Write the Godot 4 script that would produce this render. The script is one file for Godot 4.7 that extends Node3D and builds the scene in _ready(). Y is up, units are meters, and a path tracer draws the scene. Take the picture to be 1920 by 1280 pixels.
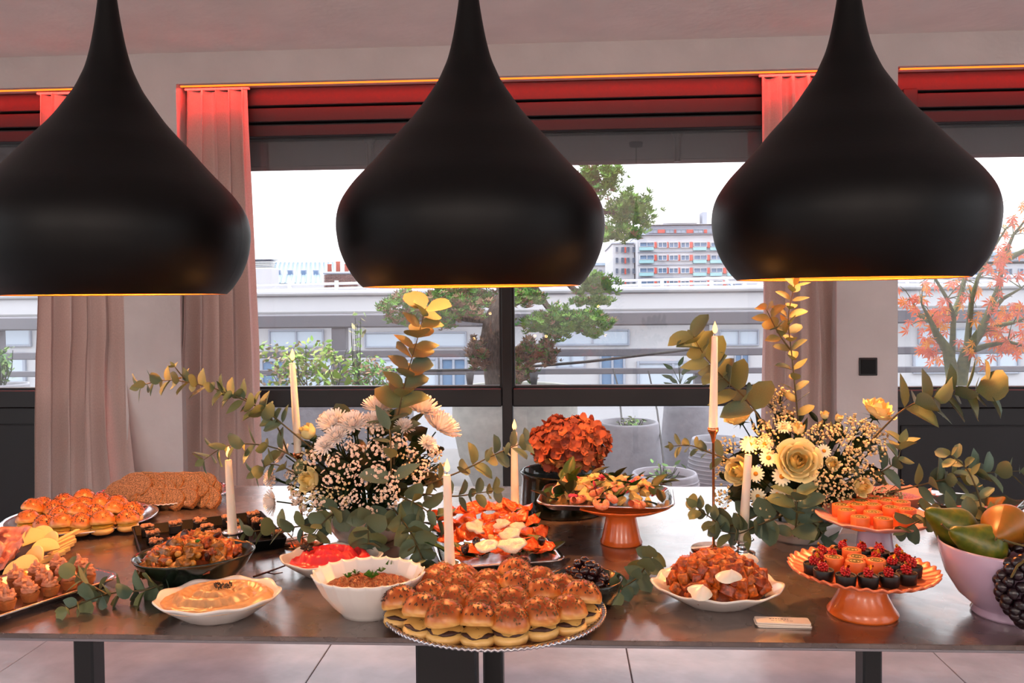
extends Node3D

# ---------------------------------------------------------------- lens of the photograph (1920 x 1280), used to find places on real planes
const F := 1600.0
const LENS_DROP := 41.0
const EYE := Vector3(0, 1.27, 0)
const TOP := 0.75            # table top
const WALL := -4.2           # room side of the window wall
var cam_basis := Basis.from_euler(Vector3(deg_to_rad(-1.35), deg_to_rad(3.2), deg_to_rad(-0.57)))
var rng := RandomNumberGenerator.new()
var mats := {}
var texs := {}
var taken := {}
var meshes := {}

func ray(px: float, py: float) -> Vector3:
	return cam_basis * Vector3((px - 960.0) / F, (640.0 - py - LENS_DROP) / F, -1.0)

func on(px: float, py: float, y: float) -> Vector3:      # where the sight line meets the level y
	var d := ray(px, py)
	return EYE + d * ((y - EYE.y) / d.y)

func tab(px: float, py: float, h := 0.0) -> Vector3:     # a place on (or h above) the table top
	return on(px, py, TOP + h)

func atz(px: float, py: float, z: float) -> Vector3:     # a place on the upright plane z
	var d := ray(px, py)
	return EYE + d * (z / d.z)

func per_px(z: float) -> float:
	return absf(z) / F

func rf(a: float, b: float) -> float:
	return rng.randf_range(a, b)

# ---------------------------------------------------------------- nodes
func numbered(called: String) -> String:
	if not taken.has(called):
		taken[called] = 0
		return called
	taken[called] += 1
	return "%s_%03d" % [called, taken[called]]

func tag(o: Node3D, label: String, category: String, group := "", kind := "") -> void:
	if label: o.set_meta("label", label)
	if category: o.set_meta("category", category)
	if group: o.set_meta("group", group)
	if kind: o.set_meta("kind", kind)

func thing(called: String, label: String, category: String, at: Vector3, turn := 0.0, group := "") -> Node3D:
	var o := Node3D.new()
	o.name = numbered(called)
	add_child(o)
	o.position = at
	o.rotation.y = turn
	tag(o, label, category, group)
	return o

func part(parent: Node3D, called: String, mesh: Mesh, m: Material, xf := Transform3D.IDENTITY, kind := "") -> MeshInstance3D:
	var o := MeshInstance3D.new()
	o.mesh = mesh
	o.material_override = m
	o.name = called
	parent.add_child(o, true)
	o.transform = xf
	if kind: o.set_meta("kind", kind)
	return o

func single(called: String, label: String, category: String, mesh: Mesh, m: Material, xf: Transform3D, group := "", kind := "") -> MeshInstance3D:
	var o := part(self, numbered(called), mesh, m, xf, kind)
	tag(o, label, category, group)
	return o

func setting(called: String, mesh: Mesh, m: Material, parent: Node3D = null) -> MeshInstance3D:
	var o := part(parent if parent else self, called, mesh, m)
	if parent == null: o.set_meta("kind", "structure")
	return o

func xf(at: Vector3, turn := Vector3.ZERO, s := Vector3.ONE) -> Transform3D:
	return Transform3D(Basis.from_euler(turn).scaled_local(s), at)

const ORD := ["first", "second", "third", "fourth", "fifth", "sixth", "seventh", "eighth", "ninth", "tenth", "eleventh", "twelfth"]

# ---------------------------------------------------------------- mesh builder
class MB:
	var s := SurfaceTool.new()
	var n := 0
	func _init() -> void:
		s.begin(Mesh.PRIMITIVE_TRIANGLES)
		s.set_smooth_group(0)
	func v(p: Vector3) -> void:
		s.add_vertex(p)
		n += 1
	func tri(a: Vector3, b: Vector3, c: Vector3) -> void:   # a, b, c clockwise seen from outside
		v(a); v(b); v(c)
		for k in 3: s.add_index(n - 3 + k)
	func quad(a: Vector3, b: Vector3, c: Vector3, d: Vector3) -> void:
		v(a); v(b); v(c); v(d)
		for k in [0, 1, 2, 0, 2, 3]: s.add_index(n - 4 + k)
	func grid(nu: int, nv: int, f: Callable, flip := false, cf = null) -> void:
		var base := n
		var colored := cf != null
		for j in nv + 1:
			for i in nu + 1:
				var p: Vector3 = f.call(float(i) / nu, float(j) / nv)
				if colored: s.set_color(cf.call(float(i) / nu, float(j) / nv, p))
				s.add_vertex(p)
		n += (nu + 1) * (nv + 1)
		for j in nv:
			for i in nu:
				var a := base + j * (nu + 1) + i
				var b := a + 1
				var c := a + nu + 2
				var d := a + nu + 1
				if flip:
					s.add_index(a); s.add_index(b); s.add_index(c); s.add_index(a); s.add_index(c); s.add_index(d)
				else:
					s.add_index(a); s.add_index(c); s.add_index(b); s.add_index(a); s.add_index(d); s.add_index(c)
	func done() -> ArrayMesh:
		s.generate_normals()
		return s.commit()
	# turned about y; profile of (radius, height), outside when it runs from bottom to top
	func lathe(prof: Array, seg := 32, bend = null, cf = null) -> void:
		var c := prof.size() - 1
		grid(seg, c, func(u, w):
			var q: Vector2 = prof[int(round(w * c))]
			var a: float = u * TAU
			if bend != null:
				return bend.call(a, q.x, q.y, w)
			return Vector3(cos(a) * q.x, q.y, sin(a) * q.x), false, cf)
	func cbox(t: Transform3D, size: Vector3, b := 0.002) -> void:   # box with chamfered edges
		s.set_smooth_group(-1)
		var h := size * 0.5
		b = minf(b, minf(h.x, minf(h.y, h.z)) * 0.9)
		var g := func(sx, sy, sz, ax): # corner vertex lying on the face across axis ax
			var p := Vector3(sx * (h.x - (0.0 if ax == 0 else b)), sy * (h.y - (0.0 if ax == 1 else b)), sz * (h.z - (0.0 if ax == 2 else b)))
			return t * p
		for q in [-1, 1]:
			fq(g.call(q, -1, -1, 0), g.call(q, 1, -1, 0), g.call(q, 1, 1, 0), g.call(q, -1, 1, 0), q > 0)
			fq(g.call(-1, q, -1, 1), g.call(-1, q, 1, 1), g.call(1, q, 1, 1), g.call(1, q, -1, 1), q > 0)
			fq(g.call(-1, -1, q, 2), g.call(1, -1, q, 2), g.call(1, 1, q, 2), g.call(-1, 1, q, 2), q > 0)
			for r in [-1, 1]:
				fq(g.call(q, r, -1, 0), g.call(q, r, 1, 0), g.call(q, r, 1, 1), g.call(q, r, -1, 1), q * r < 0)
				fq(g.call(q, -1, r, 2), g.call(q, 1, r, 2), g.call(q, 1, r, 0), g.call(q, -1, r, 0), q * r < 0)
				fq(g.call(-1, q, r, 1), g.call(1, q, r, 1), g.call(1, q, r, 2), g.call(-1, q, r, 2), q * r < 0)
				for w in [-1, 1]:
					if q * r * w > 0: tri(g.call(q, r, w, 0), g.call(q, r, w, 2), g.call(q, r, w, 1))
					else: tri(g.call(q, r, w, 0), g.call(q, r, w, 1), g.call(q, r, w, 2))
		s.set_smooth_group(0)
	func fq(a: Vector3, b: Vector3, c: Vector3, d: Vector3, flip: bool) -> void:
		if flip: quad(a, d, c, b)
		else: quad(a, b, c, d)
	func tube(pts: Array, r0: float, r1: float, seg := 6, cap := true) -> void:
		var up := Vector3.UP
		var rings := []
		for i in pts.size():
			var d: Vector3 = (pts[mini(i + 1, pts.size() - 1)] - pts[maxi(i - 1, 0)]).normalized()
			if i == 0 and absf(d.dot(up)) > 0.9: up = Vector3.RIGHT
			var x := up.cross(d).normalized()
			if x.length() < 0.1: x = Vector3.RIGHT.cross(d).normalized()
			var y := d.cross(x)
			up = y
			rings.append([pts[i], x, y, lerpf(r0, r1, float(i) / maxf(1, pts.size() - 1))])
		var c := pts.size() - 1
		grid(seg, c, func(u, w):
			var q = rings[int(round(w * c))]
			return q[0] + (q[1] * cos(u * TAU) + q[2] * sin(u * TAU)) * q[3], true)
		if cap:
			for e in [0, c]:
				var q = rings[e]
				for k in seg:
					var a: Vector3 = q[0] + (q[1] * cos(k * TAU / seg) + q[2] * sin(k * TAU / seg)) * q[3]
					var b: Vector3 = q[0] + (q[1] * cos((k + 1) * TAU / seg) + q[2] * sin((k + 1) * TAU / seg)) * q[3]
					if e == 0: tri(q[0], a, b)
					else: tri(q[0], b, a)
	func blob(t: Transform3D, r: Vector3, noise: FastNoiseLite, amp := 0.15, nu := 10, nv := 7, square := 1.0, cf = null) -> void:
		grid(nu, nv, func(u, w):
			var d := Vector3(cos(u * TAU) * sin(w * PI), -cos(w * PI), sin(u * TAU) * sin(w * PI))
			if nu * 1.0 == 0.0: return d
			var k := 1.0 + amp * noise.get_noise_3dv(d * 1.2 + t.origin * 90.0)
			var e := Vector3(signf(d.x) * pow(absf(d.x), square), signf(d.y) * pow(absf(d.y), square), signf(d.z) * pow(absf(d.z), square))
			return t * (e * r * k), false, cf)
	# flat outline in x and y pushed through z from -h to h, edges chamfered by b
	func prism(outline: PackedVector2Array, h: float, b := 0.0, t := Transform3D.IDENTITY) -> void:
		var o := outline
		if Geometry2D.is_polygon_clockwise(o): o.reverse()
		var inner := o
		if b > 0.0:
			var q := Geometry2D.offset_polygon(o, -b, Geometry2D.JOIN_MITER)
			if q.size() == 1 and q[0].size() == o.size():
				inner = q[0]
				if Geometry2D.is_polygon_clockwise(inner): inner.reverse()
				var best := 0
				for k in o.size():
					if inner[k].distance_to(o[0]) < inner[best].distance_to(o[0]): best = k
				var turned := PackedVector2Array()
				for k in o.size(): turned.append(inner[(k + best) % o.size()])
				inner = turned
			else: b = 0.0
		s.set_smooth_group(-1)
		var ix := Geometry2D.triangulate_polygon(inner)
		for k in range(0, ix.size(), 3):
			var a := inner[ix[k]]; var c := inner[ix[k + 1]]; var e := inner[ix[k + 2]]
			if (c - a).cross(e - a) < 0.0:
				var w := c; c = e; e = w
			tri(t * Vector3(a.x, a.y, h), t * Vector3(e.x, e.y, h), t * Vector3(c.x, c.y, h))
			tri(t * Vector3(a.x, a.y, -h), t * Vector3(c.x, c.y, -h), t * Vector3(e.x, e.y, -h))
		var m := o.size()
		for k in m:
			var p := o[k]; var q := o[(k + 1) % m]; var pi := inner[k]; var qi := inner[(k + 1) % m]
			quad(t * Vector3(p.x, p.y, h - b), t * Vector3(q.x, q.y, h - b), t * Vector3(q.x, q.y, -h + b), t * Vector3(p.x, p.y, -h + b))
			if b > 0.0:
				quad(t * Vector3(pi.x, pi.y, h), t * Vector3(qi.x, qi.y, h), t * Vector3(q.x, q.y, h - b), t * Vector3(p.x, p.y, h - b))
				quad(t * Vector3(p.x, p.y, -h + b), t * Vector3(q.x, q.y, -h + b), t * Vector3(qi.x, qi.y, -h), t * Vector3(pi.x, pi.y, -h))
		s.set_smooth_group(0)

func box_mesh(size: Vector3, b := 0.002) -> ArrayMesh:
	var key := "box%s%s" % [size, b]
	if not meshes.has(key):
		var m := MB.new()
		m.cbox(Transform3D.IDENTITY, size, b)
		meshes[key] = m.done()
	return meshes[key]

func box_between(a: Vector3, b: Vector3, bevel := 0.002) -> ArrayMesh:   # in the room's own axes
	var m := MB.new()
	m.cbox(Transform3D(Basis.IDENTITY, (a + b) * 0.5), (b - a).abs(), bevel)
	return m.done()

func boxes(list: Array, bevel := 0.002) -> ArrayMesh:
	var m := MB.new()
	for q in list: m.cbox(Transform3D(Basis.IDENTITY, (q[0] + q[1]) * 0.5), (q[1] - q[0]).abs(), bevel)
	return m.done()

func noise(freq: float, sd: int, kind := FastNoiseLite.TYPE_SIMPLEX_SMOOTH, octaves := 4) -> FastNoiseLite:
	var n := FastNoiseLite.new()
	n.noise_type = kind
	n.frequency = freq
	n.seed = sd
	n.fractal_octaves = octaves
	return n

# ---------------------------------------------------------------- materials
func tex(key: String, size: int, freq: float, stops: Array = [], bump := 0.0, kind := FastNoiseLite.TYPE_SIMPLEX_SMOOTH, warp := 0.0, octaves := 4) -> NoiseTexture2D:
	if texs.has(key): return texs[key]
	var n := noise(freq, key.hash() % 1000, kind, octaves)
	if warp > 0.0:
		n.domain_warp_enabled = true
		n.domain_warp_amplitude = warp
		n.domain_warp_frequency = freq * 0.8
	var t := NoiseTexture2D.new()
	t.width = size
	t.height = size
	t.seamless = true
	t.noise = n
	if stops:
		var g := Gradient.new()
		g.offsets = PackedFloat32Array(stops.map(func(q): return q[0]))
		g.colors = PackedColorArray(stops.map(func(q): return q[1]))
		t.color_ramp = g
	if bump > 0.0:
		t.as_normal_map = true
		t.bump_strength = bump
	texs[key] = t
	return t

func mat(key: String, c: Color, rough := 0.6, opt := {}) -> StandardMaterial3D:
	if mats.has(key): return mats[key]
	var m := StandardMaterial3D.new()
	m.resource_name = key
	m.albedo_color = c
	m.roughness = rough
	m.metallic = opt.get("metal", 0.0)
	m.metallic_specular = opt.get("spec", 0.5)
	m.cull_mode = BaseMaterial3D.CULL_DISABLED
	if opt.has("tex"): m.albedo_texture = opt.tex
	if opt.has("bump"):
		m.normal_enabled = true
		m.normal_texture = opt.bump
		m.normal_scale = opt.get("depth", 0.5)
	if opt.has("rtex"): m.roughness_texture = opt.rtex
	if opt.has("scale"):
		m.uv1_triplanar = true
		m.uv1_world_triplanar = opt.get("world", false)
		m.uv1_scale = Vector3.ONE * opt.scale if opt.scale is float else opt.scale
	if opt.has("back"):
		m.backlight_enabled = true
		m.backlight = opt.back
	if opt.has("glow"):
		m.emission_enabled = true
		m.emission = opt.glow
		m.emission_energy_multiplier = opt.get("power", 1.0)
	if opt.has("coat"):
		m.clearcoat_enabled = true
		m.clearcoat = opt.coat
		m.clearcoat_roughness = opt.get("coat_rough", 0.1)
	if opt.has("rim"):
		m.rim_enabled = true
		m.rim = opt.rim
	if opt.has("sss"):
		m.subsurf_scatter_enabled = true
		m.subsurf_scatter_strength = opt.sss
	if opt.get("vc", false): m.vertex_color_use_as_albedo = true
	mats[key] = m
	return m

func glass(key: String, c: Color, alpha: float) -> StandardMaterial3D:
	var m := mat(key, Color(c, alpha), 0.0)
	m.transparency = BaseMaterial3D.TRANSPARENCY_ALPHA
	return m

func grain(a: Color, b: Color) -> Array:
	return [[0.0, a], [0.35, a.lerp(b, 0.3)], [0.65, a.lerp(b, 0.7)], [1.0, b]]

func grey(a: float, b: float) -> Array:
	return [[0.0, Color(a, a, a)], [1.0, Color(b, b, b)]]

func make_materials() -> void:
	var fine := tex("fine_bump", 256, 0.06, [], 3.0)
	var lumps := tex("lump_bump", 256, 0.02, [], 5.0)
	var crumb := tex("crumb_bump", 256, 0.08, [], 6.0, FastNoiseLite.TYPE_CELLULAR)
	var streak := tex("cloudy", 256, 0.012, grey(0.82, 1.0))
	mat("plaster", Color(0.80, 0.765, 0.755), 0.85, {"bump": fine, "depth": 0.12, "scale": 1.2, "world": true, "tex": tex("plaster", 256, 0.01, grey(0.95, 1.0))})
	mat("ceiling_paint", Color(0.90, 0.865, 0.85), 0.9, {"bump": fine, "depth": 0.1, "scale": 1.0, "world": true, "tex": tex("plaster", 256, 0.01)})
	mat("tile", Color(0.68, 0.665, 0.69), 0.28, {"tex": tex("tile", 512, 0.012, grey(0.86, 1.0), 0.0, FastNoiseLite.TYPE_SIMPLEX_SMOOTH, 20.0), "scale": 0.9, "world": true, "bump": fine, "depth": 0.05})
	mat("joint", Color(0.36, 0.34, 0.34), 0.9)
	mat("frame", Color(0.035, 0.033, 0.042), 0.42, {"bump": fine, "depth": 0.05, "scale": 6.0})
	mat("shutter", Color(0.085, 0.072, 0.092), 0.55, {"bump": fine, "depth": 0.08, "scale": 4.0})
	mat("blind", Color(0.14, 0.14, 0.17), 0.7, {"back": Color(0.05, 0.05, 0.065), "tex": tex("weave", 128, 0.15, grey(0.8, 1.0)), "scale": 8.0})
	mat("lamp_black", Color(0.02, 0.019, 0.023), 0.46, {"bump": fine, "depth": 0.06, "scale": 9.0, "spec": 0.32})
	mat("lamp_gold", Color(0.88, 0.62, 0.32), 0.42, {"metal": 0.85, "bump": lumps, "depth": 0.3, "scale": 5.0})
	mat("bulb", Color(1, 0.9, 0.75), 0.4, {"glow": Color(1, 0.66, 0.30), "power": 2.5})
	mat("added_globe_glow", Color(1, 1, 1), 0.5, {"glow": Color(1, 0.93, 0.86), "power": 3.0})  # glowing skin of the added globes behind the camera
	mat("cord", Color(0.03, 0.03, 0.03), 0.6)
	mat("linen", Color(0.84, 0.76, 0.73), 0.9, {"back": Color(0.62, 0.53, 0.50), "tex": tex("linen", 256, 0.2, grey(0.86, 1.0)), "scale": Vector3(6, 1.5, 6), "bump": fine, "depth": 0.15, "rim": 0.2})
	mat("led", Color(1, 0.4, 0.2), 0.5, {"glow": Color(1.0, 0.40, 0.08), "power": 3.0})
	mat("outlet", Color(0.02, 0.02, 0.022), 0.4)
	glass("pane", Color(0.95, 0.97, 1.0), 0.04)
	# table
	var stone := tex("stone", 1024, 0.006, [[0.0, Color(0.20, 0.155, 0.145)], [0.36, Color(0.30, 0.24, 0.225)], [0.5, Color(0.37, 0.305, 0.285)], [0.62, Color(0.31, 0.25, 0.23)], [1.0, Color(0.50, 0.42, 0.39)]], 0.0, FastNoiseLite.TYPE_SIMPLEX_SMOOTH, 60.0, 6)
	mat("stone", Color.WHITE, 0.2, {"tex": stone, "scale": 0.8, "world": true, "bump": fine, "depth": 0.045, "spec": 0.7, "coat": 1.0, "coat_rough": 0.19, "rtex": tex("stone_gloss", 512, 0.02, grey(0.62, 1.0))})
	mats.stone.roughness = 0.34
	mat("table_edge", Color(0.62, 0.60, 0.62), 0.3, {"metal": 0.8})
	mat("steel_black", Color(0.045, 0.042, 0.055), 0.45, {"bump": fine, "depth": 0.05, "scale": 5.0})
	# table ware
	mat("silver", Color(0.83, 0.82, 0.84), 0.17, {"metal": 1.0, "bump": lumps, "depth": 0.05, "scale": 14.0})
	mat("porcelain", Color(0.86, 0.83, 0.81), 0.22, {"coat": 0.6, "bump": lumps, "depth": 0.05, "scale": 10.0})
	mat("lilac", Color(0.72, 0.62, 0.71), 0.22, {"coat": 0.6})
	mat("orange_glaze", Color(0.80, 0.36, 0.10), 0.3, {"coat": 0.5, "bump": lumps, "depth": 0.05, "scale": 8.0})
	mat("coral_glaze", Color(0.82, 0.40, 0.25), 0.35, {"coat": 0.4, "bump": lumps, "depth": 0.05, "scale": 8.0})
	mat("pink_glaze", Color(0.86, 0.58, 0.52), 0.3, {"coat": 0.5})
	mat("dark_glaze", Color.WHITE, 0.18, {"coat": 0.8, "tex": tex("dark_glaze", 256, 0.05, [[0.0, Color(0.02, 0.035, 0.03)], [0.55, Color(0.05, 0.085, 0.065)], [0.75, Color(0.14, 0.19, 0.15)], [1.0, Color(0.30, 0.33, 0.27)]]), "scale": 9.0})
	mat("green_glaze", Color(0.10, 0.15, 0.10), 0.15, {"coat": 0.9})
	mat("tray_black", Color(0.018, 0.017, 0.022), 0.5, {"spec": 0.25})
	mat("slate", Color(0.03, 0.03, 0.035), 0.5, {"bump": fine, "depth": 0.2, "scale": 10.0})
	mat("card", Color(0.87, 0.80, 0.74), 0.7)
	mat("ink", Color(0.16, 0.14, 0.13), 0.8)
	mat("wax", Color(0.89, 0.84, 0.78), 0.45, {"sss": 0.25, "back": Color(0.2, 0.15, 0.1)})
	mat("wick", Color(0.05, 0.04, 0.03), 0.9)
	mat("flame", Color(1, 0.8, 0.4), 1.0, {"glow": Color(1.0, 0.70, 0.47), "power": 2.6})
	mat("flame_core", Color(1, 0.9, 0.7), 1.0, {"glow": Color(1.0, 0.86, 0.58), "power": 4.0})
	mat("brass", Color(0.93, 0.66, 0.48), 0.22, {"metal": 1.0})
	var cg := mat("clear_glass", Color(0.97, 0.98, 1.0, 0.06), 0.02)
	cg.refraction_enabled = true
	cg.refraction_scale = 0.05
	glass("green_glass", Color(0.015, 0.05, 0.025), 0.82)
	mats.green_glass.roughness = 0.05
	# food
	mat("bun", Color.WHITE, 0.38, {"vc": true, "bump": fine, "depth": 0.12, "scale": 20.0, "coat": 0.15, "coat_rough": 0.3})
	mat("bun_crumb", Color(0.80, 0.62, 0.36), 0.8, {"bump": crumb, "depth": 0.4, "scale": 30.0})
	mat("seed", Color(0.40, 0.27, 0.12), 0.6)
	mat("seed_dark", Color(0.16, 0.11, 0.07), 0.6)
	mat("patty", Color(0.24, 0.12, 0.07), 0.6, {"bump": crumb, "depth": 0.8, "scale": 30.0})
	mat("egg_filling", Color(0.82, 0.60, 0.16), 0.55, {"bump": crumb, "depth": 0.7, "scale": 30.0, "tex": streak})
	mat("melted_cheese", Color(0.84, 0.67, 0.38), 0.4)
	mat("bread_crumb", Color.WHITE, 0.85, {"tex": tex("bread", 256, 0.055, [[0.0, Color(0.12, 0.085, 0.07)], [0.42, Color(0.40, 0.31, 0.245)], [1.0, Color(0.60, 0.49, 0.40)]]), "scale": 12.0, "bump": crumb, "depth": 0.9})
	mat("bread_crust", Color.WHITE, 0.8, {"tex": tex("crust", 256, 0.07, [[0.0, Color(0.16, 0.09, 0.05)], [0.5, Color(0.44, 0.27, 0.13)], [1.0, Color(0.68, 0.48, 0.26)]]), "scale": 14.0, "bump": crumb, "depth": 1.0})
	mat("chocolate", Color(0.075, 0.038, 0.025), 0.42, {"bump": fine, "depth": 0.2, "scale": 20.0})
	mat("walnut", Color.WHITE, 0.55, {"tex": tex("walnut", 128, 0.05, grain(Color(0.42, 0.24, 0.15), Color(0.74, 0.55, 0.42))), "scale": 25.0, "bump": crumb, "depth": 0.8})
	for k in 3:
		mat("squash_%d" % k, [Color(0.82, 0.38, 0.06), Color(0.74, 0.30, 0.05), Color(0.70, 0.42, 0.10)][k], 0.42, {"bump": lumps, "depth": 0.9, "scale": 30.0, "tex": tex("char", 128, 0.03, grey(0.45, 1.0)), "coat": 0.15})
		mat("potato_%d" % k, [Color(0.90, 0.44, 0.11), Color(0.70, 0.27, 0.08), Color(0.85, 0.37, 0.08)][k], 0.42, {"bump": lumps, "depth": 0.9, "scale": 28.0, "tex": tex("char", 128, 0.03, grey(0.45, 1.0)), "coat": 0.15})
	mat("onion", Color(0.22, 0.09, 0.08), 0.35, {"bump": lumps, "depth": 0.6, "scale": 25.0})
	mat("chickpea", Color(0.68, 0.45, 0.17), 0.45, {"bump": fine, "depth": 0.3, "scale": 25.0})
	mat("herb", Color(0.22, 0.42, 0.08), 0.6, {"back": Color(0.1, 0.2, 0.03)})
	mat("yoghurt", Color(0.90, 0.83, 0.75), 0.3, {"sss": 0.2})
	mat("sauce", Color(0.46, 0.20, 0.09), 0.25, {"bump": lumps, "depth": 0.8, "scale": 25.0})
	mat("ham", Color(0.88, 0.60, 0.54), 0.4, {"tex": tex("ham", 256, 0.03, grain(Color(0.82, 0.7, 0.66), Color(1, 1, 1))), "scale": 10.0, "back": Color(0.2, 0.08, 0.06)})
	mat("cheese", Color(0.90, 0.76, 0.47), 0.45, {"bump": fine, "depth": 0.1, "scale": 12.0})
	mat("cheese_stick", Color(0.88, 0.72, 0.44), 0.5, {"bump": fine, "depth": 0.1, "scale": 12.0})
	mat("muffin", Color(0.66, 0.37, 0.15), 0.75, {"bump": crumb, "depth": 1.0, "scale": 30.0, "tex": streak})
	mat("muffin_cream", Color(0.76, 0.50, 0.38), 0.6, {"bump": lumps, "depth": 0.5, "scale": 25.0})
	mat("hummus", Color(0.79, 0.60, 0.42), 0.3, {"bump": fine, "depth": 0.2, "scale": 20.0, "tex": streak})
	mat("beet_dip", Color(0.80, 0.17, 0.20), 0.33, {"bump": fine, "depth": 0.25, "scale": 20.0})
	mat("bean_dip", Color.WHITE, 0.35, {"tex": tex("bean_dip", 256, 0.06, grain(Color(0.26, 0.09, 0.04), Color(0.58, 0.27, 0.13))), "scale": 12.0, "bump": crumb, "depth": 1.0})
	mat("star_anise", Color(0.10, 0.03, 0.03), 0.5)
	mat("salmon", Color.WHITE, 0.28, {"tex": tex("salmon", 256, 0.03, [[0.0, Color(0.84, 0.22, 0.04)], [0.55, Color(0.88, 0.30, 0.08)], [0.75, Color(0.93, 0.52, 0.28)], [1.0, Color(0.88, 0.26, 0.06)]]), "scale": Vector3(22, 22, 6), "coat": 0.4, "back": Color(0.2, 0.04, 0.01)})
	mat("burrata", Color.WHITE, 0.4, {"tex": tex("pepper", 256, 0.12, [[0.0, Color(0.55, 0.30, 0.16)], [0.26, Color(0.80, 0.68, 0.58)], [0.5, Color(0.86, 0.79, 0.72)], [1.0, Color(0.84, 0.77, 0.70)]]), "scale": 16.0, "bump": lumps, "depth": 0.2})
	mat("salad_green", Color(0.13, 0.27, 0.05), 0.4, {"back": Color(0.08, 0.16, 0.02), "tex": streak, "scale": 12.0})
	mat("salad_dark", Color(0.05, 0.12, 0.035), 0.4, {"back": Color(0.03, 0.06, 0.01)})
	mat("shrimp", Color.WHITE, 0.3, {"tex": tex("shrimp", 128, 0.05, grain(Color(0.90, 0.36, 0.18), Color(0.93, 0.66, 0.50))), "scale": 22.0, "coat": 0.4})
	mat("pineapple", Color(0.93, 0.77, 0.45), 0.35, {"bump": crumb, "depth": 0.4, "scale": 25.0, "tex": streak})
	mat("radish", Color(0.80, 0.22, 0.30), 0.35)
	mat("olive", Color.WHITE, 0.14, {"tex": tex("olive", 128, 0.03, grain(Color(0.07, 0.03, 0.05), Color(0.20, 0.08, 0.09))), "scale": 18.0, "coat": 0.7})
	mat("tart", Color(0.045, 0.028, 0.028), 0.45)
	mat("ganache", Color(0.15, 0.06, 0.03), 0.2)
	mat("raspberry", Color(0.74, 0.06, 0.06), 0.28, {"coat": 0.4})
	mat("gold_leaf", Color(1.0, 0.68, 0.24), 0.25, {"metal": 1.0})
	mat("roll", Color(0.87, 0.40, 0.16), 0.5, {"bump": fine, "depth": 0.1, "scale": 18.0})
	mat("roll_cream", Color(0.92, 0.68, 0.42), 0.5)
	mat("roll_filling", Color(0.45, 0.36, 0.12), 0.5)
	mat("grains", Color.WHITE, 0.4, {"tex": tex("grains", 128, 0.08, grain(Color(0.42, 0.10, 0.04), Color(0.82, 0.42, 0.24))), "scale": 14.0, "bump": crumb, "depth": 1.0})
	mat("pear", Color.WHITE, 0.38, {"tex": tex("pear", 256, 0.03, [[0.0, Color(0.20, 0.24, 0.03)], [0.5, Color(0.33, 0.37, 0.06)], [0.8, Color(0.48, 0.42, 0.08)], [1.0, Color(0.46, 0.30, 0.07)]]), "scale": 7.0, "bump": fine, "depth": 0.1})
	mat("pear_ripe", Color.WHITE, 0.4, {"tex": tex("pear_ripe", 256, 0.03, grain(Color(0.54, 0.36, 0.06), Color(0.66, 0.38, 0.12))), "scale": 7.0})
	mat("grape", Color.WHITE, 0.28, {"tex": tex("grape", 128, 0.02, grain(Color(0.06, 0.02, 0.05), Color(0.20, 0.07, 0.11))), "scale": 16.0, "coat": 0.4})
	mat("twig", Color(0.34, 0.28, 0.10), 0.7)
	mat("twig_red", Color(0.24, 0.08, 0.08), 0.6)
	# flowers
	for k in 3:
		mat("euc_%d" % k, [Color(0.42, 0.49, 0.39), Color(0.50, 0.53, 0.36), Color(0.37, 0.46, 0.39)][k], 0.55, {"back": Color(0.46, 0.43, 0.15), "tex": streak, "scale": 10.0})
	mat("stem", Color(0.30, 0.26, 0.14), 0.6)
	mat("stem_green", Color(0.13, 0.22, 0.07), 0.6)
	mat("leaf_dark", Color(0.085, 0.15, 0.055), 0.5, {"back": Color(0.04, 0.08, 0.02)})
	mat("mum", Color(0.97, 0.94, 0.92), 0.6, {"back": Color(0.5, 0.46, 0.44)})
	mat("rose", Color(0.94, 0.87, 0.62), 0.55, {"back": Color(0.3, 0.25, 0.12)})
	mat("rose_heart", Color(0.93, 0.80, 0.46), 0.55, {"back": Color(0.3, 0.22, 0.1)})
	mat("waxflower", Color(0.94, 0.83, 0.75), 0.6, {"back": Color(0.3, 0.25, 0.2)})
	mat("breath", Color(0.87, 0.77, 0.57), 0.6, {"back": Color(0.2, 0.17, 0.1)})
	mat("daisy", Color(0.93, 0.89, 0.76), 0.6, {"back": Color(0.25, 0.22, 0.15)})
	mat("daisy_eye", Color(0.78, 0.50, 0.08), 0.7)
	for k in 4:
		mat("hydrangea_%d" % k, [Color(0.52, 0.21, 0.10), Color(0.62, 0.31, 0.17), Color(0.42, 0.16, 0.09), Color(0.62, 0.43, 0.24)][k], 0.65, {"back": Color(0.14, 0.05, 0.02)})
	# outside
	mat("render_white", Color(0.71, 0.715, 0.74), 0.85, {"tex": tex("plaster", 256, 0.01), "scale": 0.15, "world": true})
	mat("render_grey", Color(0.57, 0.60, 0.66), 0.85)
	mat("zinc", Color(0.50, 0.58, 0.66), 0.5)
	mat("window_blue", Color(0.36, 0.48, 0.61), 0.2)
	mat("shade_white", Color(0.68, 0.73, 0.79), 0.6)
	mat("panel_red", Color(0.74, 0.30, 0.25), 0.7)
	mat("balcony_glass", Color(0.50, 0.66, 0.69), 0.25)
	mat("brick", Color.WHITE, 0.85, {"tex": tex("brick", 128, 0.05, grain(Color(0.36, 0.24, 0.24), Color(0.50, 0.33, 0.30))), "scale": 1.0})
	mat("mortar", Color(0.60, 0.57, 0.57), 0.9)
	mat("terracotta", Color(0.66, 0.30, 0.22), 0.8)
	mat("rail_grey", Color(0.39, 0.39, 0.425), 0.6, {"bump": fine, "depth": 0.1, "scale": 3.0})
	mat("rail_white", Color(0.75, 0.75, 0.78), 0.5)
	mat("deck", Color(0.50, 0.49, 0.49), 0.8, {"tex": streak, "scale": 0.6})
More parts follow.
